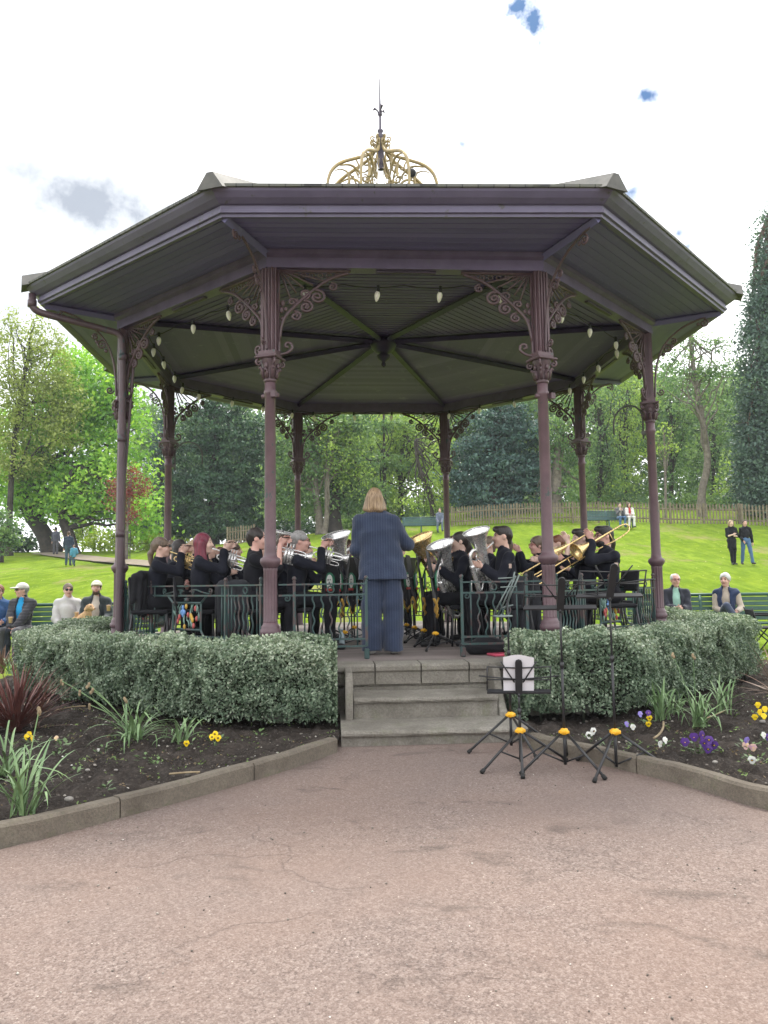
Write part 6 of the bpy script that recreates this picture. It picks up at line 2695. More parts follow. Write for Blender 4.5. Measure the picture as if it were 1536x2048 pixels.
    if shirt or top_kind == 'vest':
        U_ = Field(lo, hi, res)
        U_.cap(pel + sp * .02 * s, chest, .122 * s, .137 * s, .05, (tf, 1.34))
        U_.cap(chest, neck - sp * .075 * s, .138 * s, .10 * s, .06, (tf, 1.3))
        if top_kind == 'vest':
            for i in (0, 1):
                U_.cap(sh[i], el[i], .068 * s, .056 * s, .03)
                e_ = wr[i] - (wr[i] - el[i]) * .03
                U_.cap(el[i], e_, .056 * s, .042 * s, .02)
                U_.cut(e_, wr[i] - el[i], e_ + nrmz(wr[i] - el[i]) * .035 * s, .062 * s)
        U_.cap(neck - sp * .03 * s, neck + sp * .01 * s, .064 * s, .062 * s, .02)
        U_.cap(neck + sp * .0 * s, neck + sp * .15 * s, .054 * s, .06 * s, .006, None, True)
        U_.wrinkle(.004, 40, 2)
        V, F = U_.mesh()
        sm = shirt if shirt else ('cream_jumper', (.55, .48, .42))
        link_mesh('shirt', np_mesh('shirt', V, F, True), cloth(*sm), root)

    # ---- trousers and shoes
    bc = cloth(*bottoms) if isinstance(bottoms, tuple) else CLOTH[bottoms]
    L_ = Field(lo, hi, res)
    tw = trouser_w
    L_.cap(pel + sp * .05 * s, pel - u * .01 * s, .125 * s, .13 * s, .04, (f if pose != 'sit' else tf, 1.25))
    for i in (0, 1):
        L_.cap(hip[i], kn[i], .094 * s * (1 + .25 * max(0, tw - 1)), .068 * s * tw, .035)
        e_ = an[i] - u * (.02 if tw < 1.2 else .045) * s
        L_.cap(kn[i], e_, .068 * s * tw, .056 * s * tw ** 1.35, .02)
        L_.cut(e_, (e_ - kn[i]), e_ + nrmz(e_ - kn[i]) * .10 * s, .15 * s)
    L_.wrinkle(.011, 28, 7)
    V, F = L_.mesh()
    link_mesh('trousers', np_mesh('trousers', V, F, True), bc, root)
    Sh = MB()
    S_ = Field(np.minimum(np.array(an).min(0), np.array(toe).min(0)) - .12, np.maximum(np.array(an).max(0), np.array(toe).max(0)) + .1, res)
    for i in (0, 1):
        S_.cap(an[i] - u * .035 * s - nrmz(toe[i] - an[i]) * .03 * s, toe[i], .042 * s, .036 * s, .02)
        S_.cap(an[i], an[i] - u * .03 * s, .045 * s, .045 * s, .02)
        S_.cut(an[i] - u * .077 * s, -u, an[i] - u * .12 * s, .2)
    V, F = S_.mesh()
    sep = V[F[:, 0]]
    for i in (0, 1):
        oth = 1 - i
        near = np.linalg.norm(V - an[i], axis=1) < np.linalg.norm(V - an[oth], axis=1)
        fm = near[F[:, 0]]
        used = np.unique(F[fm])
        if len(used) == 0:
            continue
        mp = np.full(len(V), -1)
        mp[used] = np.arange(len(used))
        link_mesh('shoe', np_mesh('shoe', V[used], mp[F[fm]], True), cloth('shoe_%d_%d' % (int(shoe_col[0] * 99), int(shoe_col[2] * 99)), shoe_col, .5), root)
    info = dict(root=root, hc=hc + np.array(pos), hf=hf, hl=hl, hu=hu, wr=[w + np.array(pos) for w in wr], mouth=hc + np.array(pos) - hu * .058 * s + hf * .10 * s, f=f, l=l, pel=pel + np.array(pos), hands=[wr[i] + hd[i] * .07 * s + hn[i] * .02 * s + np.array(pos) for i in (0, 1)], chest=chest + np.array(pos), neck=neck + np.array(pos), sh=[q + np.array(pos) for q in sh], tf=tf, tl=tl, sp=sp, S=S)
    return info


cloth('black', (.011, .011, .015), .9, sheen=.04)
cloth('navy_black', (.012, .013, .021), .9, sheen=.04)
cloth('black_trousers', (.008, .008, .011), .9, sheen=.03)
# pinstripe cloth of the conductor's suit
m, t, b = new_mat('cloth_pinstripe')
co = coords(t)
sx = t.nodes.new('ShaderNodeSeparateXYZ')
t.links.new(co, sx.inputs[0])
ang = mathn(t, 'MULTIPLY', sx.outputs['X'], 2 * PI / .026)
ang = mathn(t, 'ADD', ang, mathn(t, 'MULTIPLY', noise_out(t, co, 4, 2), 1.6))
st_ = ramp(t, mathn(t, 'SINE', ang), [(.80, 0.0), (.95, 1.0)])
f = noise_out(t, co, 6, 4, .6)
base = ramp(t, f, [(.3, (.018, .027, .055)), (.7, (.028, .041, .078))])
t.links.new(mixc(t, mathn(t, 'MULTIPLY', st_, .32), base, (.11, .13, .18)), b.inputs['Base Color'])
b.inputs['Roughness'].default_value = .8
b.inputs['Sheen Weight'].default_value = .25
b.inputs['Specular IOR Level'].default_value = .2
bump(t, b, mathn(t, 'ADD', noise_out(t, co, 70, 3), mathn(t, 'MULTIPLY', noise_out(t, coords(t, 'Object', (9, 9, 3)), 1, 3), 3.0)), .35, .012)
CLOTH['pinstripe'] = m
# ------------------------------------------------------------------ instruments, stands, chairs
def metal(name, c, c2, rough):
    m, t, b = new_mat(name)
    co = coords(t)
    t.links.new(ramp(t, noise_out(t, co, 12, 4, .6), [(.3, c2), (.7, c)]), b.inputs['Base Color'])
    b.inputs['Metallic'].default_value = .78
    t.links.new(ramp(t, noise_out(t, co, 30, 4), [(.3, rough * .7), (.7, rough * 1.4)]), b.inputs['Roughness'])
    return m


M_SILVER = metal('silver_plate', (.86, .85, .84), (.72, .71, .70), .27)
M_BRASS = metal('lacquered_brass', (.82, .63, .32), (.70, .50, .22), .26)


def mk(o, x, y, z):
    """Frame: origin and three axes as numpy vectors -> mapping of local points."""
    o, x, y, z = [np.array(a, float) for a in (o, x, y, z)]

    def P(a, b, c):
        return Vector(o + x * a + y * b + z * c)
    return P


def flare(mb, P, p0, p1, prof, n=22, thick=True):
    """Bell: profile of (t along p0-p1, radius)."""
    a, b = P(*p0), P(*p1)
    ax = (b - a)
    L = ax.length
    pr = [(r, t * L) for t, r in prof]
    if thick:
        pr = pr + [(max(.002, r - .003), t * L) for t, r in reversed(prof)]
    mb.lathe(pr, a, n, axis=ax, cap=False)
    e = prof[-1]
    q = Vector(ax).normalized().to_track_quat('Z', 'Y').to_matrix()
    mb.tube([a + ax * e[0] + q @ Vector((e[1] * math.cos(k * PI / 14), e[1] * math.sin(k * PI / 14), 0)) for k in range(28)], .0045, 5, closed=True)


def cornet(label, mouth, d, up, m, group='horns of the left players', big=1.0):
    d = nrmz(np.array(d, float))
    y = nrmz(np.cross(up, d))
    z = np.cross(d, y)
    P0 = mk(mouth, d * big, y * big, z * big)
    r_ = thing('cornet', label, 'cornet', tuple(mouth), group=group)
    b = MB()
    flare(b, P0, (.16, .028, -.03), (.42, .028, -.03), [(0, .007), (.3, .010), (.55, .016), (.75, .026), (.88, .042), (1, .066)])
    b.build('bell', m, r_, world=True)
    t = MB()
    tb = lambda pts, r: t.tube(chaikin([P0(*p) for p in pts], 2), r * big, 7)
    tb([(0, 0, 0), (.035, 0, 0)], .010)
    tb([(.02, 0, 0), (.16, 0, 0), (.32, 0, 0), (.36, 0, -.01), (.37, 0, -.035), (.36, 0, -.06), (.32, 0, -.07), (.20, 0, -.07)], .0065)
    tb([(.17, .028, -.03), (.10, .028, -.03), (.065, .028, -.045), (.065, .028, -.075), (.10, .028, -.09), (.18, .02, -.09)], .0075)
    tb([(.20, -.01, -.05), (.20, -.05, -.05), (.26, -.05, -.05), (.26, -.01, -.05)], .0055)
    tb([(.24, .01, -.09), (.30, .01, -.09), (.34, .015, -.10), (.34, .015, -.125), (.30, .01, -.13), (.22, .0, -.13)], .0055)
    t.build('tubing', m, r_, world=True)
    v = MB()
    for i in range(3):
        x = .185 + .028 * i
        v.tube([P0(x, .0, -.135), P0(x, 0, .012)], .0125 * big, 9)
        v.tube([P0(x, 0, .012), P0(x, 0, .045)], .004 * big, 6)
        v.tube([P0(x, 0, .045), P0(x, 0, .05)], .010 * big, 8)
    v.build('valves', m, r_, world=True)
    return r_


def low_brass(label, kind, mouth, bell_c, bell_ax, hl, m, k=1.0, rim=.15, flip=False):
    """Upright bell horn: euphonium, baritone or tuba. bell_c: rim centre; bell_ax: where the bell points."""
    z = nrmz(np.array(bell_ax, float))
    fwd = np.array(bell_c) - np.array(mouth)
    x = nrmz(fwd - z * (fwd @ z))
    y = np.cross(z, x)
    r_ = thing(kind, label, kind, tuple(bell_c), group='upright bell horns')
    P0 = mk(bell_c, x, y, z)
    L = .62 * k
    b = MB()
    flare(b, P0, (0, 0, -L), (0, 0, 0), [(0, .034 * k), (.25, .040 * k), (.5, .050 * k), (.7, .068 * k), (.83, rim * .60), (.92, rim * .80), (.97, rim * .93), (1, rim)], 26)
    b.build('bell', m, r_, world=True)
    t = MB()
    tb = lambda pts, r: t.tube(chaikin([P0(*p) for p in pts], 2), r, 8)
    w = .17 * k
    P0_, x_ = P0, x
    if flip:
        P0 = mk(bell_c, -x, y, z)
        x = -x
    tb([(0, 0, -L), (0, 0, -L - .06), (-.02, .0, -L - .13 * k), (-w * .5, 0, -L - .17 * k), (-w, 0, -L - .13 * k), (-w - .01, 0, -L - .04), (-w - .01, 0, -L + .28 * k)], .030 * k)
    tb([(-w - .01, 0, -L + .26 * k), (-w - .01, 0, -L + .36 * k), (-w + .03, .0, -L + .43 * k), (-w + .10 * k, .0, -L + .43 * k), (-w + .13 * k, 0, -L + .36 * k), (-w + .13 * k, .02, -L + .05)], .018 * k)
    for j in range(3):
        yy = -.055 - .018 * j
        tb([(-.10 * k, yy, -L + .02), (-.10 * k, yy, -L + (.16 + .04 * j) * k), (-.07 * k, yy, -L + (.20 + .04 * j) * k), (-.04 * k, yy, -L + (.16 + .04 * j) * k), (-.04 * k, yy, -L + .02)], .009 * k)
    tb([(-.20 * k, -.05, -L + .10), (-.24 * k, -.05, -L + .04), (-.24 * k, -.05, -L - .05), (-.18 * k, -.05, -L - .09), (-.10 * k, -.05, -L - .05), (-.06 * k, -.05, -L + .02)], .011 * k)
    mo = np.array(mouth)
    mv = mo - np.array(bell_c)
    ml = (mv @ x, mv @ y, mv @ z)
    tb([(-.05 * k, -.05, -.34 * k), (-.06, -.06, -.28 * k), (ml[0] * .45, ml[1] * .6 - .03, ml[2] - .045), (ml[0] * .8, ml[1], ml[2] - .01), ml], .0085)
    t.tube([P0(*ml), P0(ml[0] * .88, ml[1] * .95, ml[2] - .008)], [.016, .010], 9)
    t.build('tubing', m, r_, world=True)
    v = MB()
    for j in range(4):
        xx = -.03 * k - .036 * j * k
        v.tube([P0(xx, -.06, -L + .02), P0(xx, -.06, -L + .25 * k)], .016 * k, 10)
        v.tube([P0(xx, -.06, -L + .25 * k), P0(xx, -.06, -L + .29 * k)], .005, 6)
        v.tube([P0(xx, -.06, -L + .29 * k), P0(xx, -.06, -L + .295 * k)], .012, 8)
    v.build('valves', m, r_, world=True)
    return r_


def trombone(label, mouth, d, hl, m, ext=.62):
    """Slide forward of the mouth, bell beside it, tuning bow behind the shoulder."""
    d = nrmz(np.array(d, float))
    y = nrmz(np.array(hl) - d * (np.array(hl) @ d))
    z = np.cross(d, y)
    r_ = thing('trombone', label, 'trombone', tuple(mouth), group='slide trombones')
    P0 = mk(mouth, d, y, z)
    s = MB()
    s.tube([P0(0, 0, 0), P0(.05, 0, 0)], [.013, .008], 9)
    s.tube([P0(.04, 0, 0), P0(.75 + ext * .25, 0, 0)], .0075, 8)
    s.tube([P0(.10, .0, -.085), P0(.75 + ext * .25, .0, -.085)], .0075, 8)
    e = .78 + ext * .4
    s.tube(chaikin([P0(e - .5, 0, 0), P0(e, 0, 0), P0(e + .06, 0, -.012), P0(e + .075, 0, -.0425), P0(e + .06, 0, -.073), P0(e, 0, -.085), P0(e - .5, 0, -.085)], 2), .009, 8)
    s.tube([P0(.17, 0, 0), P0(.17, 0, -.085)], .006, 6)
    s.tube([P0(.42, 0, 0), P0(.42, 0, -.085)], .006, 6)
    s.build('slide', m, r_, world=True)
    b = MB()
    flare(b, P0, (-.34, .10, .03), (.34, .10, .03), [(0, .009), (.35, .011), (.6, .018), (.78, .032), (.9, .058), (.96, .08), (1, .105)])
    b.build('bell', m, r_, world=True)
    t = MB()
    t.tube(chaikin([P0(.10, 0, -.085), P0(-.02, .03, -.085), P0(-.12, .10, -.085), P0(-.30, .10, -.085), P0(-.40, .10, -.07), P0(-.425, .10, -.028), P0(-.40, .10, .015), P0(-.33, .10, .03)], 2), .009, 8)
    t.tube([P0(-.15, .10, -.085), P0(-.15, .10, .03)], .005, 6)
    t.tube([P0(.06, .10, .03), P0(.10, .0, -.02)], .005, 6)
    t.build('tuning_bow', m, r_, world=True)
    return r_


# chair
M_PAD = cloth('chair_pad', (.012, .012, .015), .8, sheen=.04)
M_TUBE = mat('black_tube', (.03, .03, .033), (.02, .02, .022), .4)


def make_chair():
    t_ = thing('band_chair', 'black band chair', 'chair')
    a = MB()
    a.bevbox((0, 0, .44), (.42, .42, .05), .018)
    a.build('seat', M_PAD, t_)
    a = MB()
    a.bevbox((-.215, 0, .72), (.035, .42, .24), .015, M=Matrix.Rotation(-.14, 3, 'Y'))
    a.build('backrest', M_PAD, t_)
    for sx in (-1, 1):
        for sy in (-1, 1):
            l = MB()
            l.tube([(sx * .19, sy * .19, .43), (sx * (.21 if sx > 0 else .25), sy * .2, 0)], .012, 7)
            l.build('leg', M_TUBE, t_)
    for sy in (-1, 1):
        l = MB()
        l.tube([(-.19, sy * .19, .42), (-.225, sy * .19, .60), (-.235, sy * .19, .82)], .011, 7)
        l.build('back_frame', M_TUBE, t_)
    return t_


CHAIR0 = make_chair()
_cu = [0]


def chair(pos, face, label):
    o = CHAIR0 if _cu[0] == 0 else copy_tree(CHAIR0)
    _cu[0] += 1
    o.location = pos
    o.rotation_euler = (0, 0, face)
    tag(o, label, 'chair', 'band chairs on the deck')
    return o


# music stands
M_YEL2 = mat('yellow_hub_plastic', (.80, .45, .03), (.72, .37, .02), .4)
M_BLK = mat('black_metal', (.028, .028, .03), (.018, .018, .02), .38)
M_BLKR = mat('black_rubber', (.02, .02, .02), (.015, .015, .015), .8)
M_PAPER = mat('white_paper', (.78, .77, .80), (.72, .71, .75), .8, scale=3)
M_STEELG = mat('grey_green_metal', (.20, .24, .23), (.13, .16, .155), .35, .5)


def music_stand(label, loc, h, rz, spread=.33, hub=.25, desk='wire', tilt=.25, legs=(90, 210, 330), paper=False, dw=.44, group='folding music stands', dm=None):
    """Tripod stand; its desk faces local +Y (the player side)."""
    t_ = thing('music_stand', label, 'music stand', loc, group=group)
    p = MB()
    p.tube([(0, 0, .03), (0, 0, hub + .02)], .011, 8)
    p.tube([(0, 0, hub), (0, 0, hub + (h - hub) * .55)], .0095, 8)
    p.tube([(0, 0, hub + (h - hub) * .55 - .03), (0, 0, hub + (h - hub) * .55 + .01)], .014, 8)
    p.tube([(0, 0, hub + (h - hub) * .5), (0, 0, h)], .0075, 8)
    p.build('pole', M_BLK, t_)
    g = MB()
    g.lathe([(.012, -.022), (.024, -.018), (.027, 0), (.024, .018), (.012, .022)], (0, 0, hub), 12)
    for a in legs:
        c, s = math.cos(R_(a)), math.sin(R_(a))
        g.bevbox((c * .024, s * .024, hub - .002), (.03, .03, .026), .006, R_(a))
    g.build('hub', M_YEL2, t_)
    for a in legs:
        c, s = math.cos(R_(a)), math.sin(R_(a))
        l = MB()
        l.tube([(c * .028, s * .028, hub - .01), (c * spread, s * spread, .015)], .0095, 7)
        l.tube([(c * .012, s * .012, .05), (c * spread * .5, s * spread * .5, hub * .5)], .006, 6)
        lo = l.build('leg', M_BLK, t_)
        q = MB()
        q.tube([(c * spread * .95, s * spread * .95, .026), (c * spread * 1.02, s * spread * 1.02, .009)], [.014, .015], 8)
        q.build('rubber_foot', M_BLKR, lo)
    Mr = Matrix.Rotation(rz, 3, 'Z') @ Matrix.Rotation(tilt, 3, 'X')
    O = Vector((0, 0, h))

    def D(x, z, y=0.0):
        return O + Mr @ Vector((x, y, z))
    d = MB()
    dm = dm or M_BLK
    if desk == 'wire':
        w = dw / 2
        for (a, b) in (((-w, 0), (w, 0)), ((-w, .02), (-w * .98, .20)), ((w, .02), (w * .98, .20)), ((-w, .10), (w, .10)), ((-w, .20), (-.02, .19)), ((w, .20), (.02, .19)), ((-.03, .08), (-w * .55, .24)), ((.03, .08), (w * .55, .24)), ((-w * 1.25, .13), (0, .10)), ((w * 1.25, .13), (0, .10))):
            d.tube([D(*a), D(*b)], .005, 5)
        d.box(D(0, 0, .015), (dw, .045, .012), M=Mr)
        q = [D(-.024, -.01, -.012), D(.024, -.01, -.012), D(.024, .235, -.012), D(.017, .25, -.012), D(0, .257, -.012), D(-.017, .25, -.012), D(-.024, .235, -.012)]
        q2 = [v + Mr @ Vector((0, .014, 0)) for v in q]
        n = len(q)
        d.add(q + q2, [tuple(range(n)), tuple(reversed(range(n, 2 * n)))] + [(i, n + i, n + (i + 1) % n, (i + 1) % n) for i in range(n)])
        d.lathe([(.006, -.03), (.012, -.025), (.012, 0)], O + Vector((0, 0, 0)), 8)
    elif desk == 'solid':
        d.bevbox(D(0, .15), (dw, .012, .30), .004, M=Mr)
        d.box(D(0, .0, .03), (dw, .06, .012), M=Mr)
    elif desk == 'folded':
        for (x0, x1, z0, z1) in ((-.07, .06, -.12, .19), (-.04, .09, -.12, .20), (-.10, .03, -.10, .16), (.0, .05, -.05, .22), (-.09, -.02, -.13, -.11), (-.06, .07, .10, .105), (-.04, .05, -.06, -.04), (-.08, .06, .17, .175)):
            d.tube([D(x0, z0), D(x1, z1)], .006, 5)
        d.lathe([(.01, -.02), (.075, -.012), (.075, 0), (.01, .004)], D(-.03, -.12), 12)
    d.build('desk', dm, t_)
    if paper:
        s_ = MB()
        vs = []
        N = 10
        for j in range(9):
            for i in range(N + 1):
                x = -.105 + .21 * i / N
                z = .008 + .27 * j / 8
                bend = .012 * (j / 8) ** 2
                vs.append(D(x * (1 + .0 * j), z + .012 * math.cos(x * 22) * (j / 8), -.004 + .016 - bend - .004 * math.sin(x * 20) * j / 8))
        fs = [(j * (N + 1) + i, j * (N + 1) + i + 1, (j + 1) * (N + 1) + i + 1, (j + 1) * (N + 1) + i) for j in range(8) for i in range(N)]
        vs2 = [v + Mr @ Vector((0, .002, 0)) for v in vs]
        n = len(vs)
        fs2 = [tuple(n + i for i in reversed(f)) for f in fs]
        s_.add(vs + vs2, fs + fs2, True)
        o = s_.build('sheet_music', M_PAPER, None)
        o.location = loc
        tag(o, 'white music sheets leaning on the low black stand by the steps', 'sheet music')
    return t_


def gpt(x, y):
    p = at_z(x, y, 0.0)
    return (p.x, p.y, 0.0)


music_stand('tall stand with a folded wire desk, rearmost of the four by the steps', gpt(1023, 1499), 1.13, .2, .36, .26, 'folded', .2, (200, 290, 20), dm=M_STEELG)
music_stand('low black music stand holding white sheets beside the stone steps', gpt(1042, 1532), .50, -.12, .36, .24, 'wire', .38, (262, 215, 20), paper=True)
music_stand('tall black music stand with open wire desk, between the low one and the outer one', gpt(1131, 1538), 1.08, -.08, .36, .25, 'wire', .55, (205, 300, 75), dw=.50)
music_stand('tall black music stand furthest right beside the kerb', gpt(1233, 1543), 1.16, .05, .36, .26, 'wire', .5, (232, 345, 120), dw=.46)

M_BANN = cloth('black_banner', (.012, .012, .016), .8)
M_FRINGE = mat('gold_fringe', (.62, .38, .08), (.45, .26, .05), .7, scale=40)
M_GREEN = mat('emblem_green', (.04, .20, .11), (.03, .14, .08), .7)
M_EMBW = mat('emblem_white', (.70, .70, .66), (.6, .6, .56), .7)
M_REDC = mat('banner_red', (.50, .06, .05), (.4, .04, .04), .7)


def banner(label, loc, rz, w=.36, h=.50, z=1.12):
    """Black cloth hung over a stand desk: pointed foot with gold fringe and a green crest; its front looks to local -Y."""
    t_ = thing('stand_banner', label, 'banner', loc, rz, 'black pointed banners on the band stands')
    mb = MB()
    N = 12
    top, bot = [], []
    for i in range(N + 1):
        x = -w / 2 + w * i / N
        f = 1 - abs(2 * i / N - 1)
        top.append((x, .07, z + .26))
        bot.append((x, -.02, z - h * .55 - f * h * .45))
    vs, fs = [], []
    for j in range(9):
        for i in range(N + 1):
            a, b = Vector(top[i]), Vector(bot[i])
            p = a.lerp(b, j / 8)
            p.y += .014 * math.sin(i * 1.9 + 1) * (j / 8)
            vs.append(p)
    n = len(vs)
    vs += [v + Vector((0, .006, 0)) for v in vs]
    for j in range(8):
        for i in range(N):
            q = (j * (N + 1) + i, (j + 1) * (N + 1) + i, (j + 1) * (N + 1) + i + 1, j * (N + 1) + i + 1)
            fs.append(q)
            fs.append(tuple(n + k for k in reversed(q)))
    mb.add(vs, fs, True)
    mb.build('cloth', M_BANN, t_)
    fr = MB()
    bt = [vs[8 * (N + 1) + i] for i in range(N + 1)]
    fr.tube(bt, .017, 5, flat=.35)
    fr.build('fringe', M_FRINGE, t_)
    e = MB()
    cz = z - .06
    n0 = 0
    for (rx, rz_, y) in ((.085, .115, -.034), (.058, .085, -.040)):
        q = [(rx * math.cos(a * PI / 10), y, cz + rz_ * math.sin(a * PI / 10)) for a in range(20)]
        q2 = [(a, b + .02, c) for a, b, c in q]
        e.add(q + q2, [tuple(range(20))] + [(i, 20 + i, 20 + (i + 1) % 20, (i + 1) % 20) for i in range(20)])
    n1 = len(e.f)
    for (dx, dz, r) in ((-.022, .02, .013), (.018, .022, .011), (0, -.015, .014), (.022, -.04, .009)):
        e.ball((dx, -.042, cz + dz), r, 8, 4, (1, .2, 1))
    n2 = len(e.f)
    e.bevbox((0, -.044, cz - .105), (.12, .012, .03), .004)
    o = e.build('crest', [M_GREEN, M_EMBW, M_BLK, M_REDC], t_)
    mi = np.zeros(len(o.data.polygons), np.int32)
    mi[21:n1] = 1
    mi[n1:n2] = 2
    mi[n2:] = 3
    o.data.polygons.foreach_set('material_index', mi)


def deck_pt(px, Y):
    p = at_depth(px, 1200, Y)
    return Vector((p.x, p.y, DECK))


for i, (px, Y, rz, lab, lb) in enumerate((
        (869, -2.35, 82, 'nearest banner stand right of the conductor, legs spread over the deck edge', 'black banner nearest the conductor on the right, edge turned to us'),
        (846, -1.75, 86, 'second banner stand right of the conductor', 'black banner second from the conductor on the right'),
        (828, -1.1, 80, 'third banner stand, partly behind the conductor', 'narrow black banner third in the right row'),
        (812, -.5, 62, 'rearmost banner stand at the conductor right side', 'rearmost black banner beside the conductor jacket'),
        (688, -1.9, -84, 'banner stand close to the conductor left arm', 'black banner seen on edge left of the conductor'),
        (664, -1.3, -48, 'banner stand in front of the grey haired player', 'banner with clear green crest beside the grey haired player'),
        (708, -.9, -60, 'banner stand hidden behind the conductor left side', 'black banner half hidden by the conductor left side'))):
    p = deck_pt(px, Y)
    music_stand(lab, p, .78, R_(rz),   .34, .17, 'solid', .3, (250, 15, 130), dw=.34, group='banner stands of the band')
    banner(lb, p, R_(rz), .36, .48, .82)


def mus(label, px, Y, face, hair, inst=None, S=.96, dx=0.0, hands=None, extra_seat=0, chair_label=None, **kw):
    p = at_depth(px, 1080, Y)
    f = R_(face)
    lean = kw.pop('lean', .06)
    off = (math.sin(lean) * .6 + .03) * S
    pos = Vector((p.x - math.cos(f) * off, p.y - math.sin(f) * off, DECK))
    z_m = (.46 / S + .10 + .53 * math.cos(lean) + .165 + .062 - .058)
    fm = math.sin(lean) * .6 + .03 + .11
    if inst == 'cornet':
        hands = ((fm + .13, -.045, z_m - .095, (.6, .3, .55)), (fm + .15, .055, z_m - .10, (.7, -.3, .4)))
    elif inst == 'low':
        hands = ((fm + .16, -.10, z_m - .26, (.5, .8, .2)), (fm + .14, .16, z_m - .36, (.5, -.7, .2)))
    elif inst == 'bone':
        hands = ((fm + .40, -.02, z_m - .28, (.8, .2, .3)), (fm + .07, .10, z_m - .06, (.5, -.3, .7)))
    kw.setdefault('top', 'navy_black')
    kw.setdefault('bottoms', 'black_trousers')
    i_ = person(label, pos, f, 'sit', S, hair=hair, hands=hands, lean=lean, group='seated brass band players', **kw)
    chair(tuple(pos - Vector((math.cos(f), math.sin(f), 0)) * .02), f, chair_label or 'black chair')
    return i_


# left players, looking to the right
def horn(i_, label, m, pitch=-.25, yaw=0.0, big=1.0):
    d = nrmz(i_['hf'] * math.cos(pitch) + np.array([0, 0, 1]) * math.sin(pitch) + i_['hl'] * yaw)
    cornet(label, i_['mouth'], d, (0, 0, 1), m, big=big)


a = mus('person in sunglasses with a long brown ponytail playing at the left column', 326, -1.95, 6, ('pony', 'mouse'), 'cornet', .93, glasses='sun', lean=.10, chair_label='black chair under the player with the long ponytail')
horn(a, 'brass cornet of the player with ponytail and sunglasses', M_BRASS, -.3)
a = mus('dark haired person with glasses turned half to us behind the ponytail player', 362, -1.15, -12, ('long', 'dark'), 'cornet', .95, glasses='plain', head=(-.35, 0), chair_label='black chair under the dark haired player in glasses')
horn(a, 'brass cornet of the dark haired player in glasses', M_BRASS, -.35)
a = mus('person with a high topknot seated furthest back on the left', 352, -.1, 8, ('bun', 'mouse'), 'cornet', .97, chair_label='black chair under the topknot player')
a = mus('blond short haired person mostly hidden behind the red haired player', 394, -.75, 4, ('short', 'blonde'), 'cornet', .96, chair_label='black chair under the hidden blond player')
a = mus('person with long dark red hair raising a silver horn', 409, -2.2, 4, ('long', 'red'), 'cornet', .955, tone='pale', lean=.03, chair_label='black chair under the red haired player')
horn(a, 'silver horn raised by the player with dark red hair', M_SILVER, -.30, big=1.15)
a = mus('balding light haired person seen past the silver horn', 466, .3, 20, ('thin', 'blonde'), 'cornet', .93, chair_label='black chair under the balding player')
a = mus('broad man with short dark hair and bare forearms behind the front left column', 516, -2.35, 8, ('short', 'dark'), 'cornet', 1.0, sleeves=.55, top='black', tone='pink', wide=1.12, lean=.05, chair_label='black chair under the man with bare forearms')
horn(a, 'silver horn held high beside the front left column', M_SILVER, -.22, big=1.25)
a = mus('brown haired person behind the grey haired man', 574, -.9, 12, ('full', 'brown'), 'low', 1.0, chair_label='black chair behind the grey haired man')
low_brass('silver tuba bell rising beside the front left column', 'tuba', a['mouth'], at_depth(568, 1064, -.75), (.25, -.1, 1), a['hl'], M_SILVER, 1.25, .17)
a = mus('grey haired man in glasses playing a silver cornet left of the conductor', 603, -2.15, 4, ('short', 'grey'), 'cornet', .97, glasses='plain', tone='pink', wide=1.1, lean=.08, chair_label='black chair under the grey haired man')
horn(a, 'silver cornet of the grey haired man in glasses', M_SILVER, -.25, big=1.1)
a = mus('dark haired person behind the banner left of the conductor', 697, -.3, -20, ('short', 'brown'), 'low', .97, head=(-.3, 0), chair_label='black chair behind the left banner')
low_brass('wide silver tuba bell tilted left of the conductor shoulder', 'tuba', a['mouth'], at_depth(672, 1070, -.55), (-.22, -.35, 1), a['hl'], M_SILVER, 1.3, .20)
# middle and right players, looking to the left
a = mus('ginger haired person in dark glasses facing us right of the conductor', 799, .6, -95, ('short', 'ginger'), 'low', .93, glasses='plain', chair_label='black chair of the ginger haired player facing us')
a = mus('brown haired person half hidden behind the large euphonium', 905, -1.0, 186, ('short', 'brown'), 'low', .96, chair_label='black chair of the half hidden player on the right')
low_brass('brass tuba with broad shining bell right of the conductor', 'tuba', a['mouth'], at_depth(836, 1076, -1.0), (-.42, -.3, 1), a['hl'], M_BRASS, 1.35, .20)
a = mus('person with dark hair tied back blowing a large silver euphonium', 916, -1.85, 184, ('tail', 'dark'), 'low', .95, tone='pale', chair_label='black chair under the euphonium player')
low_brass('large silver euphonium with bell tilted towards the conductor', 'euphonium', a['mouth'], at_depth(880, 1088, -2.0), (-.34, -.35, 1), a['hl'], M_SILVER, 1.12, .165, True)
a = mus('blond person looking past the silver baritone horn', 974, -1.1, 200, ('short', 'mouse'), 'cornet', .93, chair_label='black chair behind the baritone player')
horn(a, 'brass cornet glimpsed behind the silver baritone horn', M_BRASS, -.3)
a = mus('man with short dark hair and badge on his sleeve blowing a silver baritone horn', 1003, -2.25, 182, ('quiff', 'dark'), 'low', .985, tone='fair', wide=1.08, lean=.03, chair_label='black chair under the baritone player')
BAR = a
low_brass('bright silver baritone horn of the man with the sleeve badge', 'baritone horn', a['mouth'], at_depth(952, 1062, -2.4), (-.30, -.32, 1), a['hl'], M_SILVER, 1.0, .155, True)
a = mus('light haired person with red glasses left of the front right column', 1072, -.7, 190, ('full', 'mouse'), 'cornet', .94, glasses='red', tone='pink', chair_label='black chair left of the front right column')
a = mus('auburn haired person hidden by the front right column', 1112, -.6, 185, ('short', 'ginger'), 'bone', .97, chair_label='black chair behind the front right column')
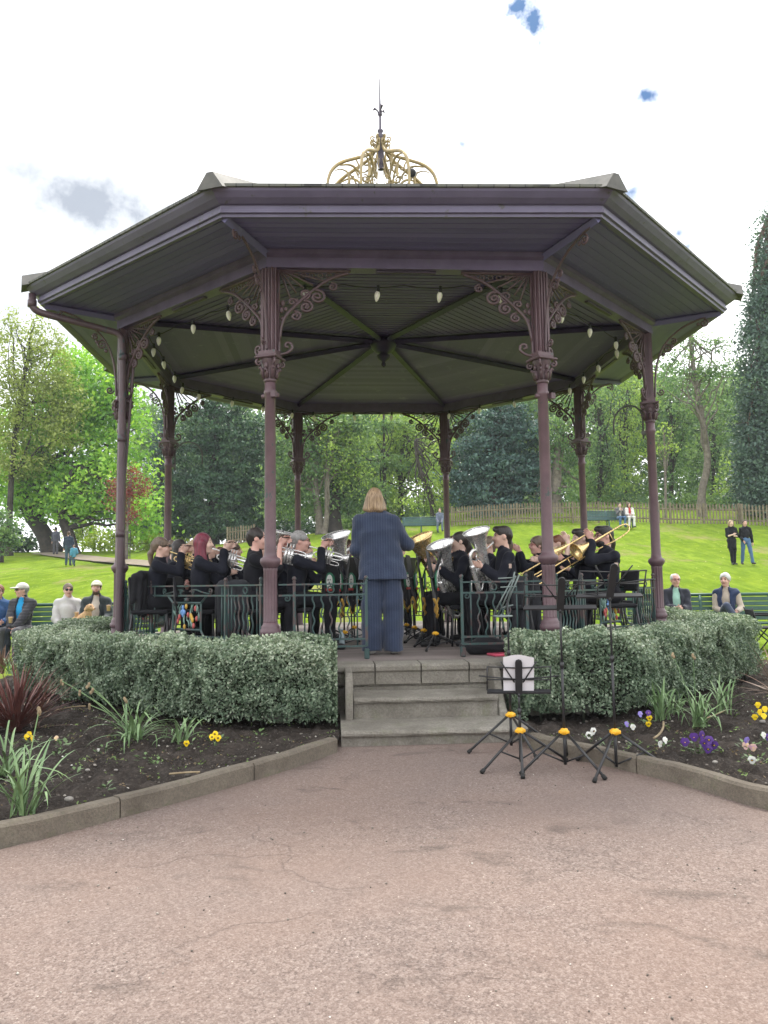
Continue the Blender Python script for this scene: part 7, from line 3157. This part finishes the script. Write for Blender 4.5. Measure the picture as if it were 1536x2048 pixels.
a = mus('dark haired man with bare forearm playing the left trombone', 1160, -1.9, 186, ('quiff', 'dark'), 'bone', .965, sleeves=.55, tone='pale', chair_label='black chair under the left trombonist')
trombone('brass trombone crossing behind the front right column', a['mouth'], a['hf'] * .88 + np.array([0, -.12, -.47]), a['hl'], M_BRASS, .3)
a = mus('bearded man in glasses with black curly hair playing the right trombone', 1206, -2.05, 188, ('quiff', 'black'), 'bone', .985, glasses='plain', beard='black', tone='pink', wide=1.1, chair_label='black chair under the right trombonist')
trombone('brass trombone with bow over the shoulder of the bearded man', a['mouth'], a['hf'] * .87 + np.array([0, -.16, -.46]), a['hl'], M_BRASS, .35)
BONE = a

# further players of the back rows, mostly hidden by the front row
for px, Y, fc, hr, lab in ((521, -1.0, 6, ('short', 'brown'), 'player behind the man with bare forearms'), (611, -.75, 8, ('short', 'dark'), 'player right behind the grey haired man'), (419, -1.25, 4, ('short', 'dark'), 'player right behind the red haired player'),
                           (470, -.6, 6, ('short', 'brown'), 'player between the red haired player and the left column'), (1007, -.95, 184, ('short', 'mouse'), 'player right behind the baritone player'), (1166, -.9, 184, ('short', 'brown'), 'player right behind the left trombonist'),
                           (1212, -1.0, 186, ('short', 'dark'), 'player right behind the bearded trombonist'), (921, -.45, 182, ('short', 'black'), 'player furthest back behind the euphonium')):
    mus('mostly hidden ' + lab, px, Y, fc, hr, 'low', .93, chair_label='black chair of the hidden ' + lab)
# sleeve badges
M_BADGE = mat('badge_thread', (.55, .42, .34), (.35, .25, .2), .7, scale=120)

# conductor, seen from behind
cp_ = at_z(766, 1309, DECK)
COND = person('conductor with shoulder length hair in a navy pinstripe suit seen from behind', Vector((cp_.x, cp_.y + .02, DECK)), R_(91), 'stand', .985, 'fair', ('bob', 'blonde_brown'), (.05, 0), .01,
              'pinstripe', 'blazer', 'pinstripe', legs=[((0, -.10), (0, -.118)), ((0, .10), (0, .118))], hands=((.27, -.12, 1.14, (.8, .3, .2)), (.22, .16, .98, (.9, -.2, 0))),
              elbows=((-.3, -.8, -.6), (-.5, .5, -.9)), side=.12, trouser_w=1.6, res=.008, wide=1.05, jacket_len=.17, shoe_col=(.6, .6, .58))

# coats and bags
def coat(label, p, rz, w, h, m):
    """A coat hung over a chair back, falling in folds."""
    F_ = Field((-w, -.2, -.06), (w, .2, h + .08), .012)
    F_.cap((-w * .36, 0, h), (w * .36, 0, h), .05, .05, .03)
    for i in range(7):
        x = -w * .42 + w * .84 * i / 6
        F_.cap((x, .02 * math.sin(i * 2.1), h), (x * 1.12 + .015 * math.sin(i * 3), .045 * math.sin(i * 1.7), .03 + .03 * math.sin(i * 2.7)), .035, .03, .018)
    F_.cap((-w * .5, .05, h * .95), (-w * .56, .07, h * .35), .045, .035, .02)
    F_.cap((w * .5, .05, h * .95), (w * .54, .07, h * .4), .045, .035, .02)
    F_.wrinkle(.006, 40, 4)
    V, F = F_.mesh()
    o = link_mesh('coat', np_mesh('coat', V, F, True), m)
    o.location = p
    o.rotation_euler = (0, 0, rz)
    tag(o, label, 'coat')


cloth('coat_black', (.015, .015, .018), .8, sheen=.05)
cloth('coat_grey', (.028, .029, .034), .8, sheen=.05)
q = deck_pt(466, -2.55)
coat('dark coat hanging beside the red haired player against the railing', q + Vector((0, 0, .22)), .1, .30, .52, CLOTH['coat_grey'])
q = deck_pt(1052, -2.35)
coat('black coat hanging behind the baritone player near the right column', q + Vector((0, 0, .12)), .4, .34, .62, CLOTH['coat_grey'])
q = deck_pt(288, -2.02)
coat('black jacket over the chair back of the ponytail player', q + Vector((0, 0, .40)), 1.45, .27, .46, CLOTH['coat_black'])
q = deck_pt(352, -1.75)
coat('shiny dark jacket hung between the ponytail and red haired players', q + Vector((0, 0, .38)), .3, .34, .40, CLOTH['coat_black'])
mb = MB()
Fb = Field((-.3, -.2, -.02), (.3, .2, .25), .012)
Fb.cap((-.16, 0, .07), (.16, 0, .07), .08, .07, .04)
Fb.cap((-.1, .02, .12), (.08, 0, .11), .05, .06, .04)
Fb.wrinkle(.008, 40, 1)
Fb.cut((0, 0, 0), (0, 0, -1))
V, F = Fb.mesh()
o = link_mesh('bag', np_mesh('bag', V, F, True), CLOTH['coat_black'])
o.location = deck_pt(975, -3.05)
tag(o, 'black soft bag lying on the deck behind the right gate post', 'bag')
mb = MB()
mb.bevbox((0, 0, .012), (.26, .19, .022), .006)
o = mb.build('folder', mat('pink_red_card', (.50, .07, .12), (.4, .05, .09), .6))
o.location = deck_pt(1002, -3.2)
o.rotation_euler = (0, 0, .3)
tag(o, 'pink red folder lying on the deck beside the black bag', 'folder')
mb = MB()
mb.lathe([(.002, 0), (.032, .0), (.034, .01), (.034, .14), (.028, .165), (.013, .185), (.013, .205), (.015, .205), (.015, .225), (.002, .226)], (0, 0, 0), 14)
o = mb.build('bottle', mat('clear_blue_plastic', (.35, .42, .45), (.28, .34, .37), .15))
o.location = deck_pt(683, -2.2)
tag(o, 'small plastic water bottle standing by the left banner stand', 'bottle')
# ------------------------------------------------------------------ audience and walkers
def sitter(label, px, Y, face, ground=None, **kw):
    p = at_depth(px, 1190, Y)
    z = gh(p.x, p.y) if ground is None else ground
    return person(label, Vector((p.x, p.y, z)), R_(face), 'sit', kw.pop('S', .97), **kw)


AU = 'listeners on the green benches'
sitter('person in a blue jacket with glasses cut by the left picture edge holding a cup', -2, 2.55, -62, S=.96, hair=('short', 'ginger'), tone='pink', glasses='plain', top=('blue_jacket', (.04, .10, .24)), top_kind='jacket', bottoms=('dark_jeans', (.02, .025, .035)), hands=((.28, -.02, .60), (.30, .06, .72)), head=(-.1, 0), group=AU)
sitter('man in a white cap and sunglasses wearing an orange lined puffer jacket', 46, 2.6, -95, S=.98, hair=('short', 'grey'), tone='pink', glasses='sun', hat=('white', (.60, .58, .55)), top=('charcoal_puffer', (.045, .045, .055)), top_kind='puffer', shirt=('bright_blue', (.02, .30, .62)), bottoms=('grey_trousers', (.07, .07, .08)), hands=((.34, -.04, .55), (.36, .05, .55)), head=(-.75, 0), group=AU)
W_ = sitter('woman in sunglasses and a pale grey fleece stroking a dog', 136, 2.75, -68, S=.96, hair=('tail', 'mouse'), tone='pink', glasses='sun', top=('pale_fleece', (.56, .54, .54)), top_kind='fleece', bottoms=('pale_trousers', (.50, .51, .52)), hands=((.26, -.10, .60), (.30, .26, .76)), head=(.1, 0), group=AU)
sitter('man in a cream cap and dark denim jacket holding a cup by the left column', 193, 2.75, -78, S=1.0, hair=('short', 'brown'), tone='pink', beard='brown', hat=('cream', (.66, .62, .52)), top=('dark_denim', (.04, .05, .055)), top_kind='jacket', shirt=('oatmeal', (.56, .50, .44)), bottoms=('dark_jeans', (.02, .025, .035)), hands=((.30, -.12, .62), (.34, .16, .70)), head=(.05, .1), group=AU, wide=1.1)
sitter('smiling white haired man in glasses with mint shirt and dark jacket', 1351, 3.1, -102, S=.98, hair=('thin', 'white'), tone='pink', glasses='red', top=('navy_jacket', (.035, .037, .052)), top_kind='jacket', shirt=('mint', (.38, .62, .52)), bottoms=('pale_jeans', (.35, .45, .48)), hands=((.30, -.03, .76), (.30, .05, .75)), head=(.2, 0), group=AU, wide=1.12)
sitter('elderly woman with full white hair in a navy gilet and crossed legs', 1452, 3.1, -118, S=.97, hair=('full', 'white'), tone='pink', top=('navy_gilet', (.03, .045, .10)), top_kind='vest', shirt=('beige_jumper', (.50, .42, .35)), bottoms=('navy_slacks', (.06, .075, .12)), hands=((.22, -.02, .66), (.24, .18, .68)), legs=[((.42, .03, .80), (.50, .26, .46)), ((.43, .10), (.40, .10))], head=(-.2, 0), group=AU)


# paper cups
def cup(label, px, py, Y):
    mb = MB()
    mb.lathe([(.026, 0), (.034, .09), (.036, .092), (.036, .10), (.004, .104)], (0, 0, 0), 14)
    o = mb.build('paper_cup', mat('cup_tan', (.62, .42, .26), (.55, .36, .22), .6))
    o.location = at_depth(px, py, Y)
    tag(o, label, 'cup', 'takeaway cups of the listeners')


cup('takeaway cup held by the person in the blue jacket', 21, 1246, 2.2)
cup('takeaway cup held by the man in the cream cap', 217, 1222, 2.35)
cup('yellow tinted cup on the lap of the woman in pale fleece', 153, 1236, 2.35)


def dog(label, p, face):
    """Small pale golden dog sitting on a lap, head up and turned to the right."""
    t_ = thing('dog', label, 'dog', p)
    c, s = math.cos(face), math.sin(face)
    F_ = Field((-.36, -.36, -.06), (.36, .36, .46), .008)

    def P(a, b, z):
        return (a * c - b * s, a * s + b * c, z)
    F_.cap(P(-.14, 0, .10), P(.06, 0, .20), .085, .075, .05)
    F_.cap(P(.05, 0, .18), P(.09, 0, .12), .07, .05, .04)
    F_.cap(P(.07, 0, .22), P(.11, 0, .31), .055, .045, .04)
    F_.ell(P(.13, 0, .34), (.062, .052, .052), [[c, s, 0], [-s, c, 0], [0, 0, 1]], .03)
    F_.cap(P(.16, 0, .325), P(.225, 0, .305), .033, .022, .02)
    F_.ell(P(.232, 0, .313), (.012, .012, .01), None, .004)
    for b in (-1, 1):
        F_.cap(P(.115, b * .045, .365), P(.10, b * .072, .29), .020, .024, .01)
        F_.cap(P(.09, b * .045, .16), P(.13, b * .045, .02), .032, .022, .02)
        F_.cap(P(.13, b * .045, .02), P(.165, b * .045, .008), .022, .018, .01)
        F_.cap(P(-.14, b * .06, .12), P(-.02, b * .09, .09), .06, .045, .03)
        F_.cap(P(-.02, b * .09, .09), P(-.09, b * .09, .03), .036, .026, .02)
        F_.cap(P(-.09, b * .09, .03), P(.0, b * .09, .01), .026, .02, .01)
    F_.cap(P(-.2, 0, .08), P(-.30, .05, .13), .024, .012, .02)
    F_.wrinkle(.005, 90, 2)
    V, F = F_.mesh()
    fc = V[F].mean(1)
    mi = np.zeros(len(F), np.int32)
    for q in ((.175, .026, .352), (.175, -.026, .352), (.236, 0, .313)):
        e = np.array(P(*q))
        mi[np.linalg.norm(fc - e, axis=1) < .013] = 1
    link_mesh('body', np_mesh('body', V, F, True, None, mi), [mat('golden_fur', (.55, .36, .20), (.42, .26, .14), .8, scale=30, bumpk=.6, bscale=90), M_EYEB], t_)
    col = MB()
    col.tube([P(.105 + .05 * math.cos(a) * .4, .05 * math.sin(a), .275 + .02 * math.cos(a)) for a in [2 * PI * k / 14 for k in range(14)]], .008, 5, closed=True)
    col.build('collar', M_BLK, t_)


dog('small golden dog sitting on the lap of the woman in pale fleece', at_depth(168, 1254, 2.35), R_(-25))

# folding camp chair at the right edge
CC = thing('camp_chair', 'black folding camp chair standing on the grass at the right edge', 'camp chair', (lambda p: (p.x, p.y, gh(p.x, p.y)))(at_depth(1534, 1230, 2.4)), R_(78))
a_ = MB()
for sx in (-1, 1):
    a_.tube([(sx * .28, -.25, 0), (sx * .28, .25, .45)], .012, 6)
    a_.tube([(sx * .28, .25, 0), (sx * .28, -.25, .62)], .012, 6)
    a_.tube([(sx * .28, .20, .40), (sx * .29, .30, .76)], .012, 6)
    a_.tube([(sx * .28, -.25, .62), (sx * .28, .26, .64)], .014, 6)
a_.tube([(-.28, -.25, 0), (.28, -.25, .42)], .010, 6)
a_.tube([(.28, -.25, 0), (-.28, -.25, .42)], .010, 6)
a_.build('frame', M_BLK, CC)
a_ = MB()
a_.bevbox((0, 0, .42), (.55, .48, .03), .01)
a_.build('seat', CLOTH['coat_black'], CC)
a_ = MB()
a_.bevbox((0, .27, .62), (.55, .025, .22), .01, M=Matrix.Rotation(-.15, 3, 'X'))
a_.build('backrest', CLOTH['coat_black'], CC)
for sx in (-1, 1):
    a_ = MB()
    a_.bevbox((sx * .28, 0, .645), (.06, .48, .02), .008)
    a_.build('armrest', CLOTH['coat_black'], CC)


def walker(label, px, py_feet, Y, face, **kw):
    p = ground_hit(px, py_feet) if Y is None else at_depth(px, 1100, Y)
    p = Vector((p.x, p.y, gh(p.x, p.y)))
    return person(label, p, R_(face), 'stand', kw.pop('S', .96), res=kw.pop('res', .014), **kw)


WK = 'people strolling over the lawn'
walker('fair haired woman in a black top holding her hands together on the right lawn', 1466, 1132, None, -92, S=.95, hair=('bob', 'blonde_brown'), tone='pale', top='black', top_kind='tee', jacket_len=.30, sleeves=.3, bottoms='black_trousers', legs=[((0, -.08), (.10, -.04)), ((0, .08), (-.08, .10))], hands=((.24, -.02, 1.18), (.24, .03, 1.12)), group=WK)
walker('woman in a black jumper and blue jeans walking on the right lawn', 1494, 1130, None, -95, S=.95, hair=('tail', 'brown'), tone='pink', top='black', top_kind='shirt', bottoms=('blue_jeans', (.07, .14, .27)), legs=[((0, -.08), (-.10, -.14)), ((0, .10), (.14, .18))], hands=((.16, -.14, .92), (-.02, .26, .80)), group=WK)
walker('person in a dark jacket walking away with a child on the left lawn', 137, 1124, 27.5, 100, S=.97, hair=('short', 'brown'), tone='pink', top=('navy_coat', (.025, .04, .065)), top_kind='jacket', bottoms=('dark_teal_trousers', (.035, .07, .09)), legs=[((0, -.09), (.1, -.08)), ((0, .09), (-.1, .08))], group=WK)
walker('small child in a turquoise hooded coat running on the left lawn', 148, 1126, 26.8, 120, S=.60, hair=('short', 'mouse'), tone='pink', top=('turquoise_coat', (.07, .24, .34)), top_kind='puffer', jacket_len=.2, bottoms=('dark_teal_trousers', (.035, .07, .09)), legs=[((0, -.09), (.16, -.06)), ((0, .09), (-.28, .08, .22))], hands=((.2, -.2, .95), (-.1, .25, .85)), group=WK)
walker('distant person with a pale backpack beyond the leaning sycamore trunk', 111, 1104, 36, 95, S=.97, hair=('short', 'dark'), top=('slate', (.07, .075, .10)), top_kind='jacket', bottoms=('grey_trousers', (.07, .07, .08)), res=.018, group=WK)


def far_sitter(label, px, Y, face, **kw):
    p = at_depth(px, 1050, Y)
    z = gh(p.x, p.y)
    person(label, Vector((p.x, p.y - .05, z)), R_(face), 'sit', .97, res=.018, **kw)


far_sitter('person in a black and white jacket and jeans sitting on the far right bench', 1240, 30.0, -88, hair=('short', 'dark'), top=('white_black', (.10, .10, .11)), top_kind='jacket', shirt=('cream_top', (.5, .47, .42)), bottoms=('blue_jeans', (.07, .14, .27)), hands=((.24, -.06, .95), (.24, .06, .95)))
far_sitter('person with long brown hair in a white coat sitting on the far right bench', 1259, 30.0, -92, hair=('long', 'brown'), top=('white_coat', (.70, .68, .66)), top_kind='jacket', bottoms=('white_skirt', (.68, .67, .66)), shirt=('red_scarf', (.45, .05, .05)), hands=((.28, -.08, .72), (.28, .08, .72)))
far_sitter('lone grey person at the right end of the bench behind the conductor', 880, 32.5, -95, hair=('short', 'mouse'), top=('slate_blue', (.12, .14, .20)), top_kind='jacket', bottoms=('grey_blue', (.12, .15, .22)))

# badges sewn on two sleeves
for nm, i_, sg in (('sleeve of the baritone player', BAR, 1), ('sleeve of the bearded trombonist', BONE, 1)):
    sh = i_['sh'][1]
    c = sh + np.array([0, -.078, -.10])
    mb = MB()
    mb.bevbox(tuple(c), (.045, .012, .05), .004, .1)
    o = mb.build('sleeve_badge', M_BADGE, i_['root'], world=True)

# ------------------------------------------------------------------ added thin air volume standing in for lens flare
def make_flare_veil():
    mb = MB()
    mb.box((0, 50, 18), (640, 540, 42))
    m = bpy.data.materials.new('thin_flare_veil')
    m.use_nodes = True
    t = m.node_tree
    for n in list(t.nodes):
        t.nodes.remove(n)
    o = t.nodes.new('ShaderNodeOutputMaterial')
    v = t.nodes.new('ShaderNodeVolumePrincipled')
    v.inputs['Color'].default_value = (.86, .92, 1.0, 1)
    v.inputs['Density'].default_value = VEIL_DENSITY
    t.links.new(v.outputs[0], o.inputs['Volume'])
    tag(mb.build('flare_veil', m), 'added thin air volume imitating the bright veil of lens flare', 'flare_veil', kind='stuff')


VEIL_DENSITY = .0006
make_flare_veil()
